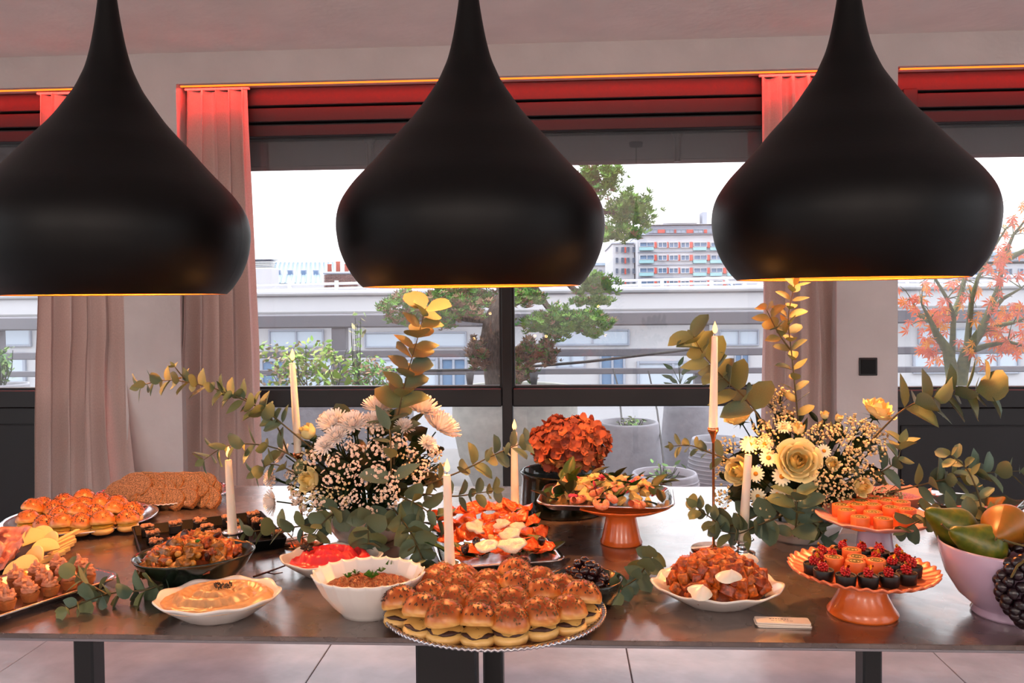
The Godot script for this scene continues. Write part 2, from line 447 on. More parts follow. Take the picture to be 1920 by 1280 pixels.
	mat("pot_pale", Color(0.74, 0.74, 0.715), 0.75, {"tex": tex("pot", 256, 0.02, grey(0.86, 1.0)), "scale": 3.0})
	mat("pot", Color(0.62, 0.62, 0.66), 0.75, {"tex": tex("pot", 256, 0.02, grey(0.86, 1.0)), "scale": 3.0, "bump": fine, "depth": 0.25})
	mat("soil", Color(0.10, 0.075, 0.06), 0.95, {"bump": crumb, "depth": 1.0, "scale": 10.0})
	mat("moss", Color(0.22, 0.28, 0.07), 0.9, {"bump": crumb, "depth": 1.0, "scale": 10.0})
	mat("bark", Color.WHITE, 0.9, {"tex": tex("bark", 256, 0.03, grain(Color(0.17, 0.14, 0.12), Color(0.44, 0.38, 0.34))), "scale": Vector3(9, 2, 9), "bump": lumps, "depth": 1.2})
	mat("maple_bark", Color.WHITE, 0.8, {"tex": tex("maple_bark", 256, 0.02, grain(Color(0.26, 0.30, 0.14), Color(0.44, 0.45, 0.25))), "scale": 5.0})
	for k in 3:
		mat("needle_%d" % k, [Color(0.10, 0.20, 0.09), Color(0.18, 0.30, 0.10), Color(0.30, 0.22, 0.12)][k], 0.7, {"back": Color(0.05, 0.09, 0.03)})
		mat("shrub_%d" % k, [Color(0.24, 0.38, 0.12), Color(0.16, 0.28, 0.10), Color(0.46, 0.40, 0.24)][k], 0.6, {"back": Color(0.1, 0.16, 0.03)})
		mat("maple_%d" % k, [Color(0.90, 0.40, 0.27), Color(0.95, 0.66, 0.16), Color(0.88, 0.46, 0.40)][k], 0.6, {"back": Color(0.75, 0.42, 0.26)})
	mat("lime_leaf", Color(0.52, 0.66, 0.10), 0.5, {"back": Color(0.22, 0.3, 0.03)})
	mat("spot_body", Color(0.22, 0.22, 0.24), 0.5)
	mat("spot_glow", Color(1, 0.9, 0.7), 0.5, {"glow": Color(1.0, 0.78, 0.45), "power": 3.0})

# ---------------------------------------------------------------- room
func wall_with_openings(called: String, z0: float, z1: float, x0: float, x1: float, y1: float, holes: Array) -> void:   # holes: [xa, xb, ya, yb]
	var list := []
	var x := x0
	for h in holes:
		list.append([Vector3(x, 0, z0), Vector3(h[0], y1, z1)])
		list.append([Vector3(h[0], h[3], z0), Vector3(h[1], y1, z1)])
		if h[2] > 0.0: list.append([Vector3(h[0], 0, z0), Vector3(h[1], h[2], z1)])
		x = h[1]
	list.append([Vector3(x, 0, z0), Vector3(x1, y1, z1)])
	setting(called, boxes(list, 0.0002), mats.plaster)

const CEIL := 2.52
const LINTEL := 2.365

func build_room() -> void:
	wall_with_openings("wall_back", WALL, WALL - 0.34, -4.6, 4.4, CEIL, [[-4.4, -2.2, 0.0, LINTEL], [-1.908, 1.335, 0.0, LINTEL], [1.624, 4.2, 0.0, LINTEL]])
	setting("wall_front", box_between(Vector3(-4.85, 0, 3.2), Vector3(4.65, CEIL, 3.5)), mats.plaster)
	for q in [["wall_left", -4.85, -4.6], ["wall_right", 4.4, 4.65]]:  # side walls left open for the added windows
		setting(q[0], boxes([[Vector3(q[1], 0, WALL - 0.34), Vector3(q[2], CEIL, -2.6)], [Vector3(q[1], 0, 2.6), Vector3(q[2], CEIL, 3.2)], [Vector3(q[1], 0, -2.6), Vector3(q[2], 0.1, 2.6)], [Vector3(q[1], 2.4, -2.6), Vector3(q[2], CEIL, 2.6)]], 0.003), mats.plaster)
	setting("ceiling", box_between(Vector3(-4.85, CEIL, WALL - 0.34), Vector3(4.65, CEIL + 0.25, 3.5)), mats.ceiling_paint)
	# floor: a bed with large tiles laid on it, joint lines run straight away from the camera
	var fl := setting("floor", box_between(Vector3(-4.85, -0.2, WALL - 0.34), Vector3(4.65, -0.008, 3.5)), mats.joint)
	var s := 1.088
	for i in range(-4, 5):
		for j in range(-4, 4):
			var a := Vector3(clampf(0.231 + i * s, -4.6, 4.4), -0.008, clampf(-3.35 + (j + 1) * s, WALL, 3.2))
			var b := Vector3(clampf(0.231 + (i + 1) * s, -4.6, 4.4), 0, clampf(-3.35 + j * s, WALL, 3.2))
			if b.x - a.x < 0.05 or a.z - b.z < 0.05: continue
			var t := part(fl, "floor_tile", box_mesh((b - a).abs() - Vector3(0.004, 0, 0.004), 0.002), mats.tile)
			t.position = (a + b) * 0.5
	for q in [["trim_1", -2.2, -1.908], ["trim_2", 1.335, 1.624]]:
		setting(q[0], box_between(Vector3(q[1] + 0.002, 0, WALL), Vector3(q[2] - 0.002, 0.08, WALL + 0.012)), mats.plaster)
	window(1, -4.4, -2.2, [-3.3], 0.815, true)
	window(2, -1.908, 1.335, [-0.272], 0.815, false)
	window(3, 1.624, 4.2, [2.95], 0.80, true)
	for q in [[4, -4.76, -4.70], [5, 4.50, 4.56]]:  # unseen side windows, added to let more sky light into the room
		var list := []
		for z in [-2.6, -0.9, 0.8, 2.55]: list.append([Vector3(q[1], 0.15, z), Vector3(q[2], 2.35, z + 0.05)])
		list.append([Vector3(q[1], 0.1, -2.6), Vector3(q[2], 0.15, 2.6)])
		list.append([Vector3(q[1], 2.35, -2.6), Vector3(q[2], 2.4, 2.6)])
		var n := setting("window_%d" % q[0], boxes(list, 0.004), mats.frame)
		for z in [-2.55, -0.85, 0.85]: part(n, "pane", box_between(Vector3(q[1] + 0.025, 0.15, z), Vector3(q[1] + 0.031, 2.35, z + (1.65 if z < 0.8 else 1.7)), 0.001), mats.pane)
	for q in [["light_strip", -4.4, -2.2, "window at the left edge"], ["light_strip", -1.908, 1.335, "wide middle window"], ["light_strip", 1.624, 4.2, "window at the right edge"]]:
		led_strip(q[1], q[2], "glowing red and amber light strip along the recess over the %s" % q[3])
	curtain("linen_curtain", "pale linen curtain left of the white pillar, its hem swept to the right", [62, 235], [70, 210], -4.262, 5.0, 0.2, 11)
	curtain("linen_curtain", "pale linen curtain right of the white pillar, behind the eucalyptus branch", [338, 490], [347, 468], -4.255, 4.6, 0.0, 22)
	curtain("linen_curtain", "pale linen curtain at the right end of the middle window, beside the black outlet", [1423, 1580], [1423, 1553], -4.255, 4.6, 0.0, 33)
	var o := thing("wall_outlet", "square matte black outlet plate on the white pillar near the right window", "outlet", atz(1627, 687, WALL))
	part(o, "plate", box_mesh(Vector3(0.086, 0.086, 0.009), 0.002), mats.outlet, xf(Vector3(0, 0, 0.0045)))
	part(o, "switch", box_mesh(Vector3(0.07, 0.07, 0.004), 0.0015), mats.lamp_black, xf(Vector3(0, 0, 0.0105)))

func window_frame(called: String, x0: float, x1: float, y0: float, y1: float, za: float, zb: float, posts: Array, rails: Array) -> MeshInstance3D:
	var list := [[Vector3(x0, y0, za), Vector3(x0 + 0.052, y1, zb)], [Vector3(x1 - 0.052, y0, za), Vector3(x1, y1, zb)],
		[Vector3(x0 + 0.052, y0, za), Vector3(x1 - 0.052, y0 + 0.052, zb)], [Vector3(x0 + 0.052, y1 - 0.052, za), Vector3(x1 - 0.052, y1, zb)]]
	var n := setting(called, boxes(list, 0.004), mats.frame)
	for p in posts: part(n, "mullion", box_between(Vector3(p - 0.027, y0 + 0.052, za - 0.004), Vector3(p + 0.027, y1 - 0.052, zb + 0.01), 0.004), mats.frame)
	return n

func window(k: int, x0: float, x1: float, posts: Array, rail: float, solid: bool) -> void:
	var za := WALL - 0.24
	var zb := WALL - 0.17
	var n := window_frame("window_%d" % k, x0, x1, 0.0, 2.17, za, zb, posts, [])
	var edges := [x0 + 0.052] + posts + [x1 - 0.052]
	for i in edges.size() - 1:
		var a: float = edges[i] + (0.027 if i > 0 else 0.0)
		var b: float = edges[i + 1] - (0.027 if i < edges.size() - 2 else 0.0)
		part(n, "transom", box_between(Vector3(a, rail - 0.095, za - 0.004), Vector3(b, rail, zb + 0.012), 0.006), mats.frame)
		part(n, "sash_bead", boxes([[Vector3(a, rail, za + 0.01), Vector3(a + 0.012, 2.118, zb - 0.01)], [Vector3(b - 0.012, rail, za + 0.01), Vector3(b, 2.118, zb - 0.01)], [Vector3(a + 0.012, rail, za + 0.01), Vector3(b - 0.012, rail + 0.012, zb - 0.01)]], 0.002), mats.frame)
		part(n, "pane", box_between(Vector3(a, rail, za + 0.032), Vector3(b, 2.118, za + 0.038), 0.001), mats.pane)
		if solid:
			var p := part(n, "lower_panel", box_between(Vector3(a, 0.052, za + 0.01), Vector3(b, rail - 0.095, zb - 0.012), 0.004), mats.frame)
			part(p, "panel_bead", boxes([[Vector3(a + 0.03, rail - 0.19, zb - 0.012), Vector3(b - 0.03, rail - 0.182, zb - 0.004)], [Vector3(a + 0.03, 0.12, zb - 0.012), Vector3(a + 0.038, rail - 0.19, zb - 0.004)], [Vector3(b - 0.038, 0.12, zb - 0.012), Vector3(b - 0.03, rail - 0.19, zb - 0.004)]], 0.002), mats.frame)
		else:
			part(n, "pane", box_between(Vector3(a, 0.052, za + 0.032), Vector3(b, rail - 0.095, za + 0.038), 0.001), mats.pane)
	# casing of the roller shutter under the lintel: three stepped boards
	var c := part(n, "shutter_casing", box_between(Vector3(x0 + 0.01, 2.27, WALL - 0.3), Vector3(x1 - 0.01, LINTEL - 0.004, WALL - 0.105), 0.004), mats.shutter)
	part(c, "casing_board", box_between(Vector3(x0 + 0.01, 2.19, WALL - 0.3), Vector3(x1 - 0.01, 2.262, WALL - 0.115), 0.004), mats.shutter)
	part(c, "casing_board", box_between(Vector3(x0 + 0.01, 2.118, WALL - 0.168), Vector3(x1 - 0.01, 2.182, WALL - 0.128), 0.004), mats.shutter)
	if k == 3:
		var hn := part(n, "handle", box_between(Vector3(x0 + 0.018, 1.02, zb), Vector3(x0 + 0.034, 1.14, zb + 0.012), 0.003), mats.outlet)
		part(hn, "hinge", box_between(Vector3(x0 + 0.018, 1.3, zb), Vector3(x0 + 0.036, 1.34, zb + 0.014), 0.003), mats.table_edge)
		part(c, "bracket", box_between(Vector3(x0 + 0.06, 2.16, WALL - 0.11), Vector3(x0 + 0.13, 2.28, WALL - 0.09), 0.004), mats.shutter)

func led_strip(x0: float, x1: float, label: String) -> void:
	var t := thing("light_strip", label, "light strip", Vector3((x0 + x1) * 0.5, LINTEL, WALL - 0.02))
	part(t, "channel", box_mesh(Vector3(x1 - x0 - 0.02, 0.006, 0.022), 0.001), mats.table_edge, xf(Vector3(0, -0.003, 0)))
	part(t, "glowing_band", box_mesh(Vector3(x1 - x0 - 0.03, 0.007, 0.010), 0.002), mats.led, xf(Vector3(0, -0.0095, 0.004)))
	var l := AreaLight3D.new()
	l.name = "strip_light"
	l.area_size = Vector2(x1 - x0 - 0.03, 0.012)
	l.light_color = Color(1, 0.13, 0.10)
	l.light_energy = 1.6 * (x1 - x0) / 3.0
	l.area_range = 8.0
	l.shadow_enabled = true
	t.add_child(l)
	l.position = Vector3(0, -0.016, 0.0)
	l.rotation = Vector3(deg_to_rad(-75), 0, 0)

func curtain(called: String, label: String, low: Array, high: Array, z: float, folds: float, sweep: float, sd: int) -> void:
	var a1 := atz(low[0], 600, z).x
	var b1 := atz(low[1], 600, z).x
	var a2 := atz(high[0], 170, z).x
	var b2 := atz(high[1], 170, z).x
	var n := noise(1.3, sd)
	var t := thing(called, label, "curtain", Vector3((a1 + b1) * 0.5, 0, z), 0.0, "linen curtains in the window recesses")
	var cx := (a1 + b1) * 0.5
	var y1 := LINTEL - 0.022
	var m := MB.new()
	m.grid(150, 26, func(u, w):
		var y: float = lerpf(0.02, y1, w)
		var k: float = clampf((y - 1.0) / (y1 - 1.0), 0, 1)
		var low_k: float = clampf((1.1 - y) / 1.1, 0, 1)
		var x: float = lerpf(lerpf(a1, a2, k), lerpf(b1, b2, k), u) + sweep * pow(low_k, 1.6) * (u * u) - 0.025 * low_k * (1.0 - u)
		var ph: float = u * folds * TAU + 1.4 * n.get_noise_2d(u * 2.5, w * 0.35)
		var d: float = lerpf(0.062, 0.036, k) * (0.75 + 0.5 * n.get_noise_2d(u * 3.0 + 9.0, w * 0.5))
		var g: float = sin(ph) + 0.28 * sin(2.0 * ph + 0.8)
		if sweep > 0.0: d *= 1.0 - 0.35 * low_k
		x = lerpf(x, x, 1.0) + 0.018 * cos(ph)
		return Vector3(x - cx, y, clampf(d * g, -0.075, 0.10) + sweep * 1.15 * pow(low_k, 0.85) * u), true)
	part(t, "cloth", m.done(), mats.linen)
	var h := MB.new()
	h.cbox(Transform3D(Basis.IDENTITY, Vector3((a2 + b2) * 0.5 - cx, y1 + 0.006, 0)), Vector3(b2 - a2, 0.012, 0.022), 0.003)
	part(t, "rail", h.done(), mats.plaster)

# ---------------------------------------------------------------- pendants
func pendant(label: String, rim_px: Vector2, z: float) -> void:
	var c := atz(rim_px.x, rim_px.y, z)
	var t := thing("pendant_lamp", label, "lamp", c, 0.0, "black pendants over the table")
	var k := 0.001143
	var pts := []
	for q in [[205, 531], [214, 522], [223, 510], [235, 490], [246, 462], [251, 436], [252.5, 412], [249, 388], [240, 366], [222, 340], [204, 320], [185, 300], [163, 275], [142, 250], [119, 225], [98, 200], [78, 171], [61, 145], [50, 122], [41, 100], [33, 70], [27, 40], [20.6, 0], [15, -45], [10, -90], [6.5, -110]]:
		pts.append(Vector2(q[0] * k, (531 - q[1]) * k))
	var smooth := []
	for i in pts.size() - 1:
		for s in 3:
			smooth.append(pts[i].cubic_interpolate(pts[i + 1], pts[maxi(i - 1, 0)], pts[mini(i + 2, pts.size() - 1)], s / 3.0))
	smooth.append(pts[-1])
	var m := MB.new()
	m.lathe(smooth, 96)
	part(t, "shade", m.done(), mats.lamp_black)
	var inn := []
	for q in smooth:
		if q.x > 0.03 and q.y < 0.5: inn.append(Vector2(q.x - 0.004, q.y + (0.0015 if q.y < 0.01 else 0.0)))
	inn.reverse()
	inn.append(Vector2(205 * k, 0.0))
	var mi := MB.new()
	mi.lathe(inn, 96)
	part(t, "gold_lining", mi.done(), mats.lamp_gold)
	var top: float = smooth[-1].y
	var mc := MB.new()
	mc.tube([Vector3(0, top - 0.02, 0), Vector3(0, CEIL - c.y - 0.02, 0)], 0.004, 0.004, 8)
	part(t, "cord", mc.done(), mats.cord)
	var mr := MB.new()
	mr.lathe([Vector2(0.004, -0.04), Vector2(0.05, -0.035), Vector2(0.055, 0.0), Vector2(0.0, 0.0)], 32)
	part(t, "ceiling_rose", mr.done(), mats.lamp_black, xf(Vector3(0, CEIL - c.y, 0)))
	var ms := MB.new()
	ms.lathe([Vector2(0.0, 0.20), Vector2(0.02, 0.20), Vector2(0.021, 0.33), Vector2(0.0, 0.335)], 20)
	part(t, "socket", ms.done(), mats.lamp_black)
	var mb := MB.new()
	mb.lathe([Vector2(0.0, 0.095), Vector2(0.02, 0.099), Vector2(0.036, 0.112), Vector2(0.042, 0.135), Vector2(0.036, 0.16), Vector2(0.02, 0.185), Vector2(0.016, 0.20)], 24)
	part(t, "bulb", mb.done(), mats.bulb)
	var l := OmniLight3D.new()
	l.name = "bulb_light"
	l.light_color = Color(1.0, 0.70, 0.42)
	l.light_energy = LAMP
	l.light_size = 0.04
	l.omni_range = 9.0
	l.omni_attenuation = 2.0
	l.shadow_enabled = true
	t.add_child(l)
	l.position = Vector3(0, 0.135, 0)

# ---------------------------------------------------------------- table
func rounded(w0: float, w1: float, d0: float, d1: float, r: float, seg := 14) -> PackedVector2Array:
	var o := PackedVector2Array()
	for q in [[w1 - r, d1 - r, 0.0], [w0 + r, d1 - r, PI / 2], [w0 + r, d0 + r, PI], [w1 - r, d0 + r, PI * 1.5]]:
		for k in seg + 1:
			var a: float = q[2] + k * PI / 2 / seg
			o.append(Vector2(q[0] + cos(a) * r, q[1] + sin(a) * r))
	return o

func build_table() -> void:
	var t := thing("dining_table", "long brown stone-topped table on black legs, laid with the whole buffet", "table", Vector3(-0.06, 0, -1.827))
	var flat := Transform3D(Basis(Vector3.RIGHT, -PI / 2), Vector3.ZERO)   # outline x,y -> x,-z
	var o := rounded(-1.26, 1.26, -0.535, 0.535, 0.36)
	var m := MB.new()
	m.prism(o, 0.004, 0.0012, Transform3D(flat.basis, Vector3(0, TOP - 0.004, 0)))
	part(t, "stone_top", m.done(), mats.stone)
	var e := MB.new()
	e.prism(rounded(-1.257, 1.257, -0.532, 0.532, 0.357), 0.0025, 0.001, Transform3D(flat.basis, Vector3(0, TOP - 0.0106, 0)))
	part(t, "edge_plate", e.done(), mats.table_edge)
	for q in [[155, 40], [1637, 35], [836, 117], [924, 38]]:
		var p := atz(q[0], 1240, -1.72 if q[1] < 100 else -1.6)
		var w: float = q[1] * per_px(p.z)
		var lg := part(t, "leg", box_between(Vector3(p.x - w / 2, 0.012, p.z - 0.05) - t.position, Vector3(p.x + w / 2, TOP - 0.0132, p.z) - t.position, 0.004), mats.steel_black)
		part(lg, "foot_plate", box_between(Vector3(p.x - w / 2 - 0.01, 0, p.z - 0.07) - t.position, Vector3(p.x + w / 2 + 0.01, 0.012, p.z + 0.02) - t.position, 0.003), mats.steel_black)

func added_globe(x: float, z: float, which: String) -> void:  # invented hanging globe, added out of view to brighten the room
	var t := thing("added_globe", "added white fill globe hanging unseen behind the camera, %s" % which, "lamp", Vector3(x, 1.95, z))
	var d := MB.new()
	d.blob(Transform3D.IDENTITY, Vector3.ONE * 0.15, noise(1.0, 1), 0.0, 32, 20)
	part(t, "globe", d.done(), mats.added_globe_glow)
	var c := MB.new()
	c.tube([Vector3(0, 0.14, 0), Vector3(0, CEIL - 1.95, 0)], 0.004, 0.004, 8)
	c.lathe([Vector2(0.05, CEIL - 1.98), Vector2(0.05, CEIL - 1.95)], 24)
	part(t, "cord", c.done(), mats.cord)
	var l := OmniLight3D.new()
	l.name = "added_globe_light"
	l.light_color = Color(1, 0.95, 0.91)
	l.light_energy = FILL
	l.light_size = 0.14
	l.omni_range = 14.0
	l.omni_attenuation = 2.0
	l.shadow_enabled = true
	t.add_child(l)

# ---------------------------------------------------------------- outside: terrace
func px_box(x0: float, y0: float, x1: float, y1: float, z: float, deep: float, b := 0.004) -> ArrayMesh:   # an upright box at depth z with its front on z
	var a := atz(x0, y1, z)
	var c := atz(x1, y0, z)
	return box_between(Vector3(a.x, a.y, z), Vector3(c.x, c.y, z - deep), b)

func build_terrace() -> void:
	setting("floor_terrace", box_between(Vector3(-9, -0.25, WALL - 0.345), Vector3(9, -0.03, -7.4)), mats.deck)
	var zb := WALL - 0.252
	var y0 := atz(465, 317, zb - 0.05).y
	for q in [[-4.38, -2.21, "left window"], [-1.9, 1.325, "middle window"], [1.634, 4.18, "right window"]]:
		var aw := thing("roller_blind", "dark grey roller blind let down across the top of the %s" % q[2], "blind", Vector3((q[0] + q[1]) / 2, y0, zb - 0.05), 0.0)
		part(aw, "cloth", box_between(Vector3(q[0] - aw.position.x, 0, 0.001), Vector3(q[1] - aw.position.x, 2.3 - y0, -0.001), 0.0004), mats.blind)
		part(aw, "bottom_bar", box_between(Vector3(q[0] - aw.position.x, -0.012, 0.005), Vector3(q[1] - aw.position.x, 0.012, -0.005), 0.003), mats.blind)
	for q in [[693, 252, "left"], [1270, 238, "right"]]:
		var p := atz(q[0], q[1], zb - 0.025)
		var t := thing("blind_rod", "dark rod with a flared cap before the middle window's blind, on its %s" % q[2], "rod", Vector3(p.x, y0, p.z))
		var m := MB.new()
		m.lathe([Vector2(0.017, -0.05), Vector2(0.026, -0.035), Vector2(0.029, -0.02), Vector2(0.029, -0.003), Vector2(0.0, 0.0)], 20)
		part(t, "cap", m.done(), mats.frame, xf(Vector3(0, p.y + 0.012 - y0, 0), Vector3.ZERO, Vector3(1.25, 1.25, 0.9)))
		var m2 := MB.new()
		m2.tube([Vector3(0, -0.008, 0), Vector3(0, p.y - y0, 0)], 0.017, 0.017, 14)
		part(t, "rod", m2.done(), mats.frame)
	# balustrade
	var b := thing("balustrade", "grey metal balustrade with a broad top beam running along the terrace", "railing", Vector3(0, -0.03, -7.0))
	var z := -7.0
	var o := Vector3(0, -0.03, z)
	var bt := atz(900, 586, z).y
	var bb := atz(900, 612, z).y
	var list := MB.new()
	list.cbox(Transform3D(Basis.IDENTITY, Vector3(0, (bt + bb) / 2, z) - o), Vector3(17.0, bt - bb, 0.14), 0.012)
	part(b, "top_beam", list.done(), mats.rail_grey)
	var xp := atz(638, 660, z).x
	for i in range(-2, 4):
		var x := xp + i * 2.97
		part(b, "post", box_between(Vector3(x - 0.06, -0.03, z + 0.05) - o, Vector3(x + 0.06, bb, z - 0.05) - o, 0.005), mats.rail_grey)
	for q in [[654, 668], [690, 701]]:
		part(b, "rail", box_between(Vector3(-8.4, atz(900, q[0], z).y, z + 0.075) - o, Vector3(8.4, atz(900, q[1], z).y, z + 0.05) - o, 0.006), mats.rail_grey)
	# light cable sagging along the terrace, and the two small spotlights
	var cab := MB.new()
	cab.tube([atz(700, 690, -6.6), atz(780, 695, -6.6), atz(900, 693, -6.5), atz(960, 690, -6.4), atz(1100, 678, -6.4), atz(1260, 659, -6.5), atz(1330, 650, -6.6)], 0.012, 0.012, 6)
	single("garden_cable", "black cable strung across the terrace in front of the balustrade", "cable", cab.done(), mats.cord, Transform3D.IDENTITY)
	for q in [[1150, 692, 1166, 790, "on the left, thin black watering tube going into the tall grey pot"], [1216, 696, 1247, 885, "on the right, thin black watering tube going down to the low pot"]]:
		var p0 := atz(q[0], q[1], -6.7)
		var p1 := atz(q[2], q[3], -5.62 if q[0] < 1200 else -5.08)
		var tm := MB.new()
		tm.tube([p0, p0.lerp(p1, 0.5) + Vector3(0.01, 0.03, 0), p1], 0.006, 0.006, 6)
		single("watering_tube", q[4], "tube", tm.done(), mats.cord, Transform3D.IDENTITY)
	for q in [[881, 712, "left of the pine trunk"], [1001, 712, "right of the pine trunk"]]:
		var p := atz(q[0], q[1], -5.35)
		var t := thing("garden_spotlight", "small grey garden spotlight on the pot rim, %s" % q[2], "spotlight", p)
		var m := MB.new()
		m.lathe([Vector2(0, -0.03), Vector2(0.018, -0.03), Vector2(0.028, 0.045), Vector2(0.025, 0.045), Vector2(0.02, 0.03)], 16)
		part(t, "housing", m.done(), mats.spot_body)
		var g := MB.new()
		g.lathe([Vector2(0.022, 0.036), Vector2(0.0, 0.04)], 16)
		part(t, "lens", g.done(), mats.spot_glow if q[0] < 900 else mats.spot_body)
		var st := MB.new()
		st.tube([Vector3(0, -0.02, 0), Vector3(0.01, -0.08, 0)], 0.006, 0.006, 6)
		part(t, "stake", st.done(), mats.spot_body)
	# pots
	pot("wide pale stone bowl pot holding the old pine", 965, 729, 236, -5.7, [[0.66, -0.78], [0.90, -0.52], [1.0, -0.26], [0.99, 0.0]], 0, "moss", "pot_pale")
	pot("tall smooth grey pot with a wide rim behind the brown hydrangea", 1178, 793, 113, -5.6, [[1.1, -1.9], [1.15, -1.2], [1.09, -0.5], [1.0, 0.0]], 0, "soil")
	pot("big plain grey pot standing behind the others by the curtain", 1292, 758, 92, -6.0, [[1.15, -2.2], [1.2, -1.4], [1.1, -0.5], [1.0, 0.0]], 0, "soil")
	pot("round grey pot with ribbed sides behind the tall candlestick", 1346, 825, 96, -5.35, [[0.9, -1.6], [1.12, -1.0], [1.14, -0.5], [1.0, 0.0]], 14, "soil")
	pot("low grey pot with bare soil nearest the glass", 1246, 889, 121, -5.0, [[0.8, -0.9], [1.04, -0.5], [1.06, -0.2], [1.0, 0.0]], 10, "soil")
	pot("blue grey bowl pot at the far left window", 10, 722, 84, -5.6, [[0.7, -0.9], [0.9, -0.5], [1.02, -0.2], [1.0, 0.0]], 0, "soil")
	pot("dark round pot of the little maple", 1792, 745, 150, -5.4, [[0.7, -1.1], [0.9, -0.7], [1.02, -0.2], [1.0, 0.0]], 0, "moss")
	var trough := thing("planter_trough", "long grey planter trough under the green shrubs", "planter", Vector3(atz(610, 720, -6.0).x, -0.03, -6.0))
	var hy := atz(610, 738, -6.0).y + 0.03
	part(trough, "trough", boxes([[Vector3(-0.6, 0, 0.2), Vector3(0.6, hy, 0.17)], [Vector3(-0.6, 0, -0.2), Vector3(0.6, hy, -0.17)], [Vector3(-0.6, 0, -0.17), Vector3(-0.57, hy, 0.17)], [Vector3(0.57, 0, -0.17), Vector3(0.6, hy, 0.17)]], 0.006), mats.pot)
	part(trough, "soil", box_between(Vector3(-0.565, hy - 0.08, -0.165), Vector3(0.565, hy - 0.03, 0.165)), mats.soil)
	shrub("loose green climbing shrub with reddish tips in the trough, behind the tall left candle", 575, 690, 100, 56, -6.0, 900, 0.045, [Color(0.22, 0.40, 0.08), Color(0.40, 0.52, 0.14), Color(0.42, 0.32, 0.24)])
	shrub("feathery green shrub in the trough, right of the lime leaves", 695, 705, 54, 38, -5.95, 620, 0.035, [Color(0.14, 0.36, 0.08), Color(0.26, 0.50, 0.12), Color(0.42, 0.26, 0.16)])
	shrub("small evergreen bush in the bowl pot at the far left", 2, 682, 22, 44, -5.6, 140, 0.045, [Color(0.13, 0.25, 0.1), Color(0.24, 0.38, 0.14)])
	shrub("thin climber with few pale leaves on the balustrade post", 672, 640, 16, 60, -6.0, 30, 0.055, [Color(0.30, 0.46, 0.16), Color(0.4, 0.36, 0.2)], 738)
	shrub("green weeds growing in the tall smooth grey pot", 1180, 790, 34, 9, -5.6, 40, 0.035, [Color(0.2, 0.36, 0.12), Color(0.32, 0.4, 0.18)])
	shrub("few weeds and a fallen leaf in the low pot", 1245, 880, 34, 12, -5.0, 24, 0.04, [Color(0.16, 0.34, 0.1), Color(0.3, 0.42, 0.15)])
	shrub("dark leafy sprig beside the ribbed pot", 1308, 776, 22, 24, -5.93, 60, 0.035, [Color(0.08, 0.14, 0.07), Color(0.13, 0.2, 0.09)], 762)
	# lime coloured broad leaves and a small laurel, leaf by leaf
	var lm := leaf_mesh(0.11, 0.052, 0.2, 0)
	var t := thing("lime_plant", "bright lime broad-leaved plant among the trough shrubs", "plant", atz(632, 735, -5.8))
	for q in [[617, 692, -0.4], [637, 710, 0.2], [640, 700, 1.2], [626, 727, -1.0], [650, 722, 0.8], [612, 712, -1.6]]:
		var p := atz(q[0], q[1], -5.8)
		part(t, "leaf", lm, mats.lime_leaf, Transform3D(Basis.from_euler(Vector3(0.9, q[2], 0.3)), p - t.position))
	var st := MB.new()
	for q in [[617, 692], [637, 710], [640, 700], [626, 727]]: st.tube([Vector3.ZERO, atz(q[0], q[1], -5.8) - t.position], 0.004, 0.003, 5)
	part(t, "stem", st.done(), mats.stem_green)
	var l2 := thing("laurel_sprig", "small dark green laurel with pointed leaves behind the glass, right of the middle window", "plant", atz(1275, 745, -6.0))
	var lm2 := leaf_mesh(0.085, 0.032, 0.15, 0)
	var s2 := MB.new()
	for q in [[1262, 692, -1.0], [1272, 686, 0.4], [1262, 708, -1.3], [1283, 697, 0.9], [1270, 718, -0.9], [1287, 712, 1.2], [1281, 724, 0.8], [1265, 724, -1.2], [1278, 703, 0.5]]:
		var p := atz(q[0], q[1], -6.0) - l2.position
		part(l2, "leaf", lm2, mats.shrub_1, Transform3D(Basis.from_euler(Vector3(0.5, 0, -q[2])), p))
		s2.tube([Vector3(0, p.y * 0.5, 0), p], 0.003, 0.002, 5)
	s2.tube([Vector3.ZERO, Vector3(0, 0.24, 0)], 0.004, 0.003, 5)
	part(l2, "stem", s2.done(), mats.stem_green)
	pine()
	maple()

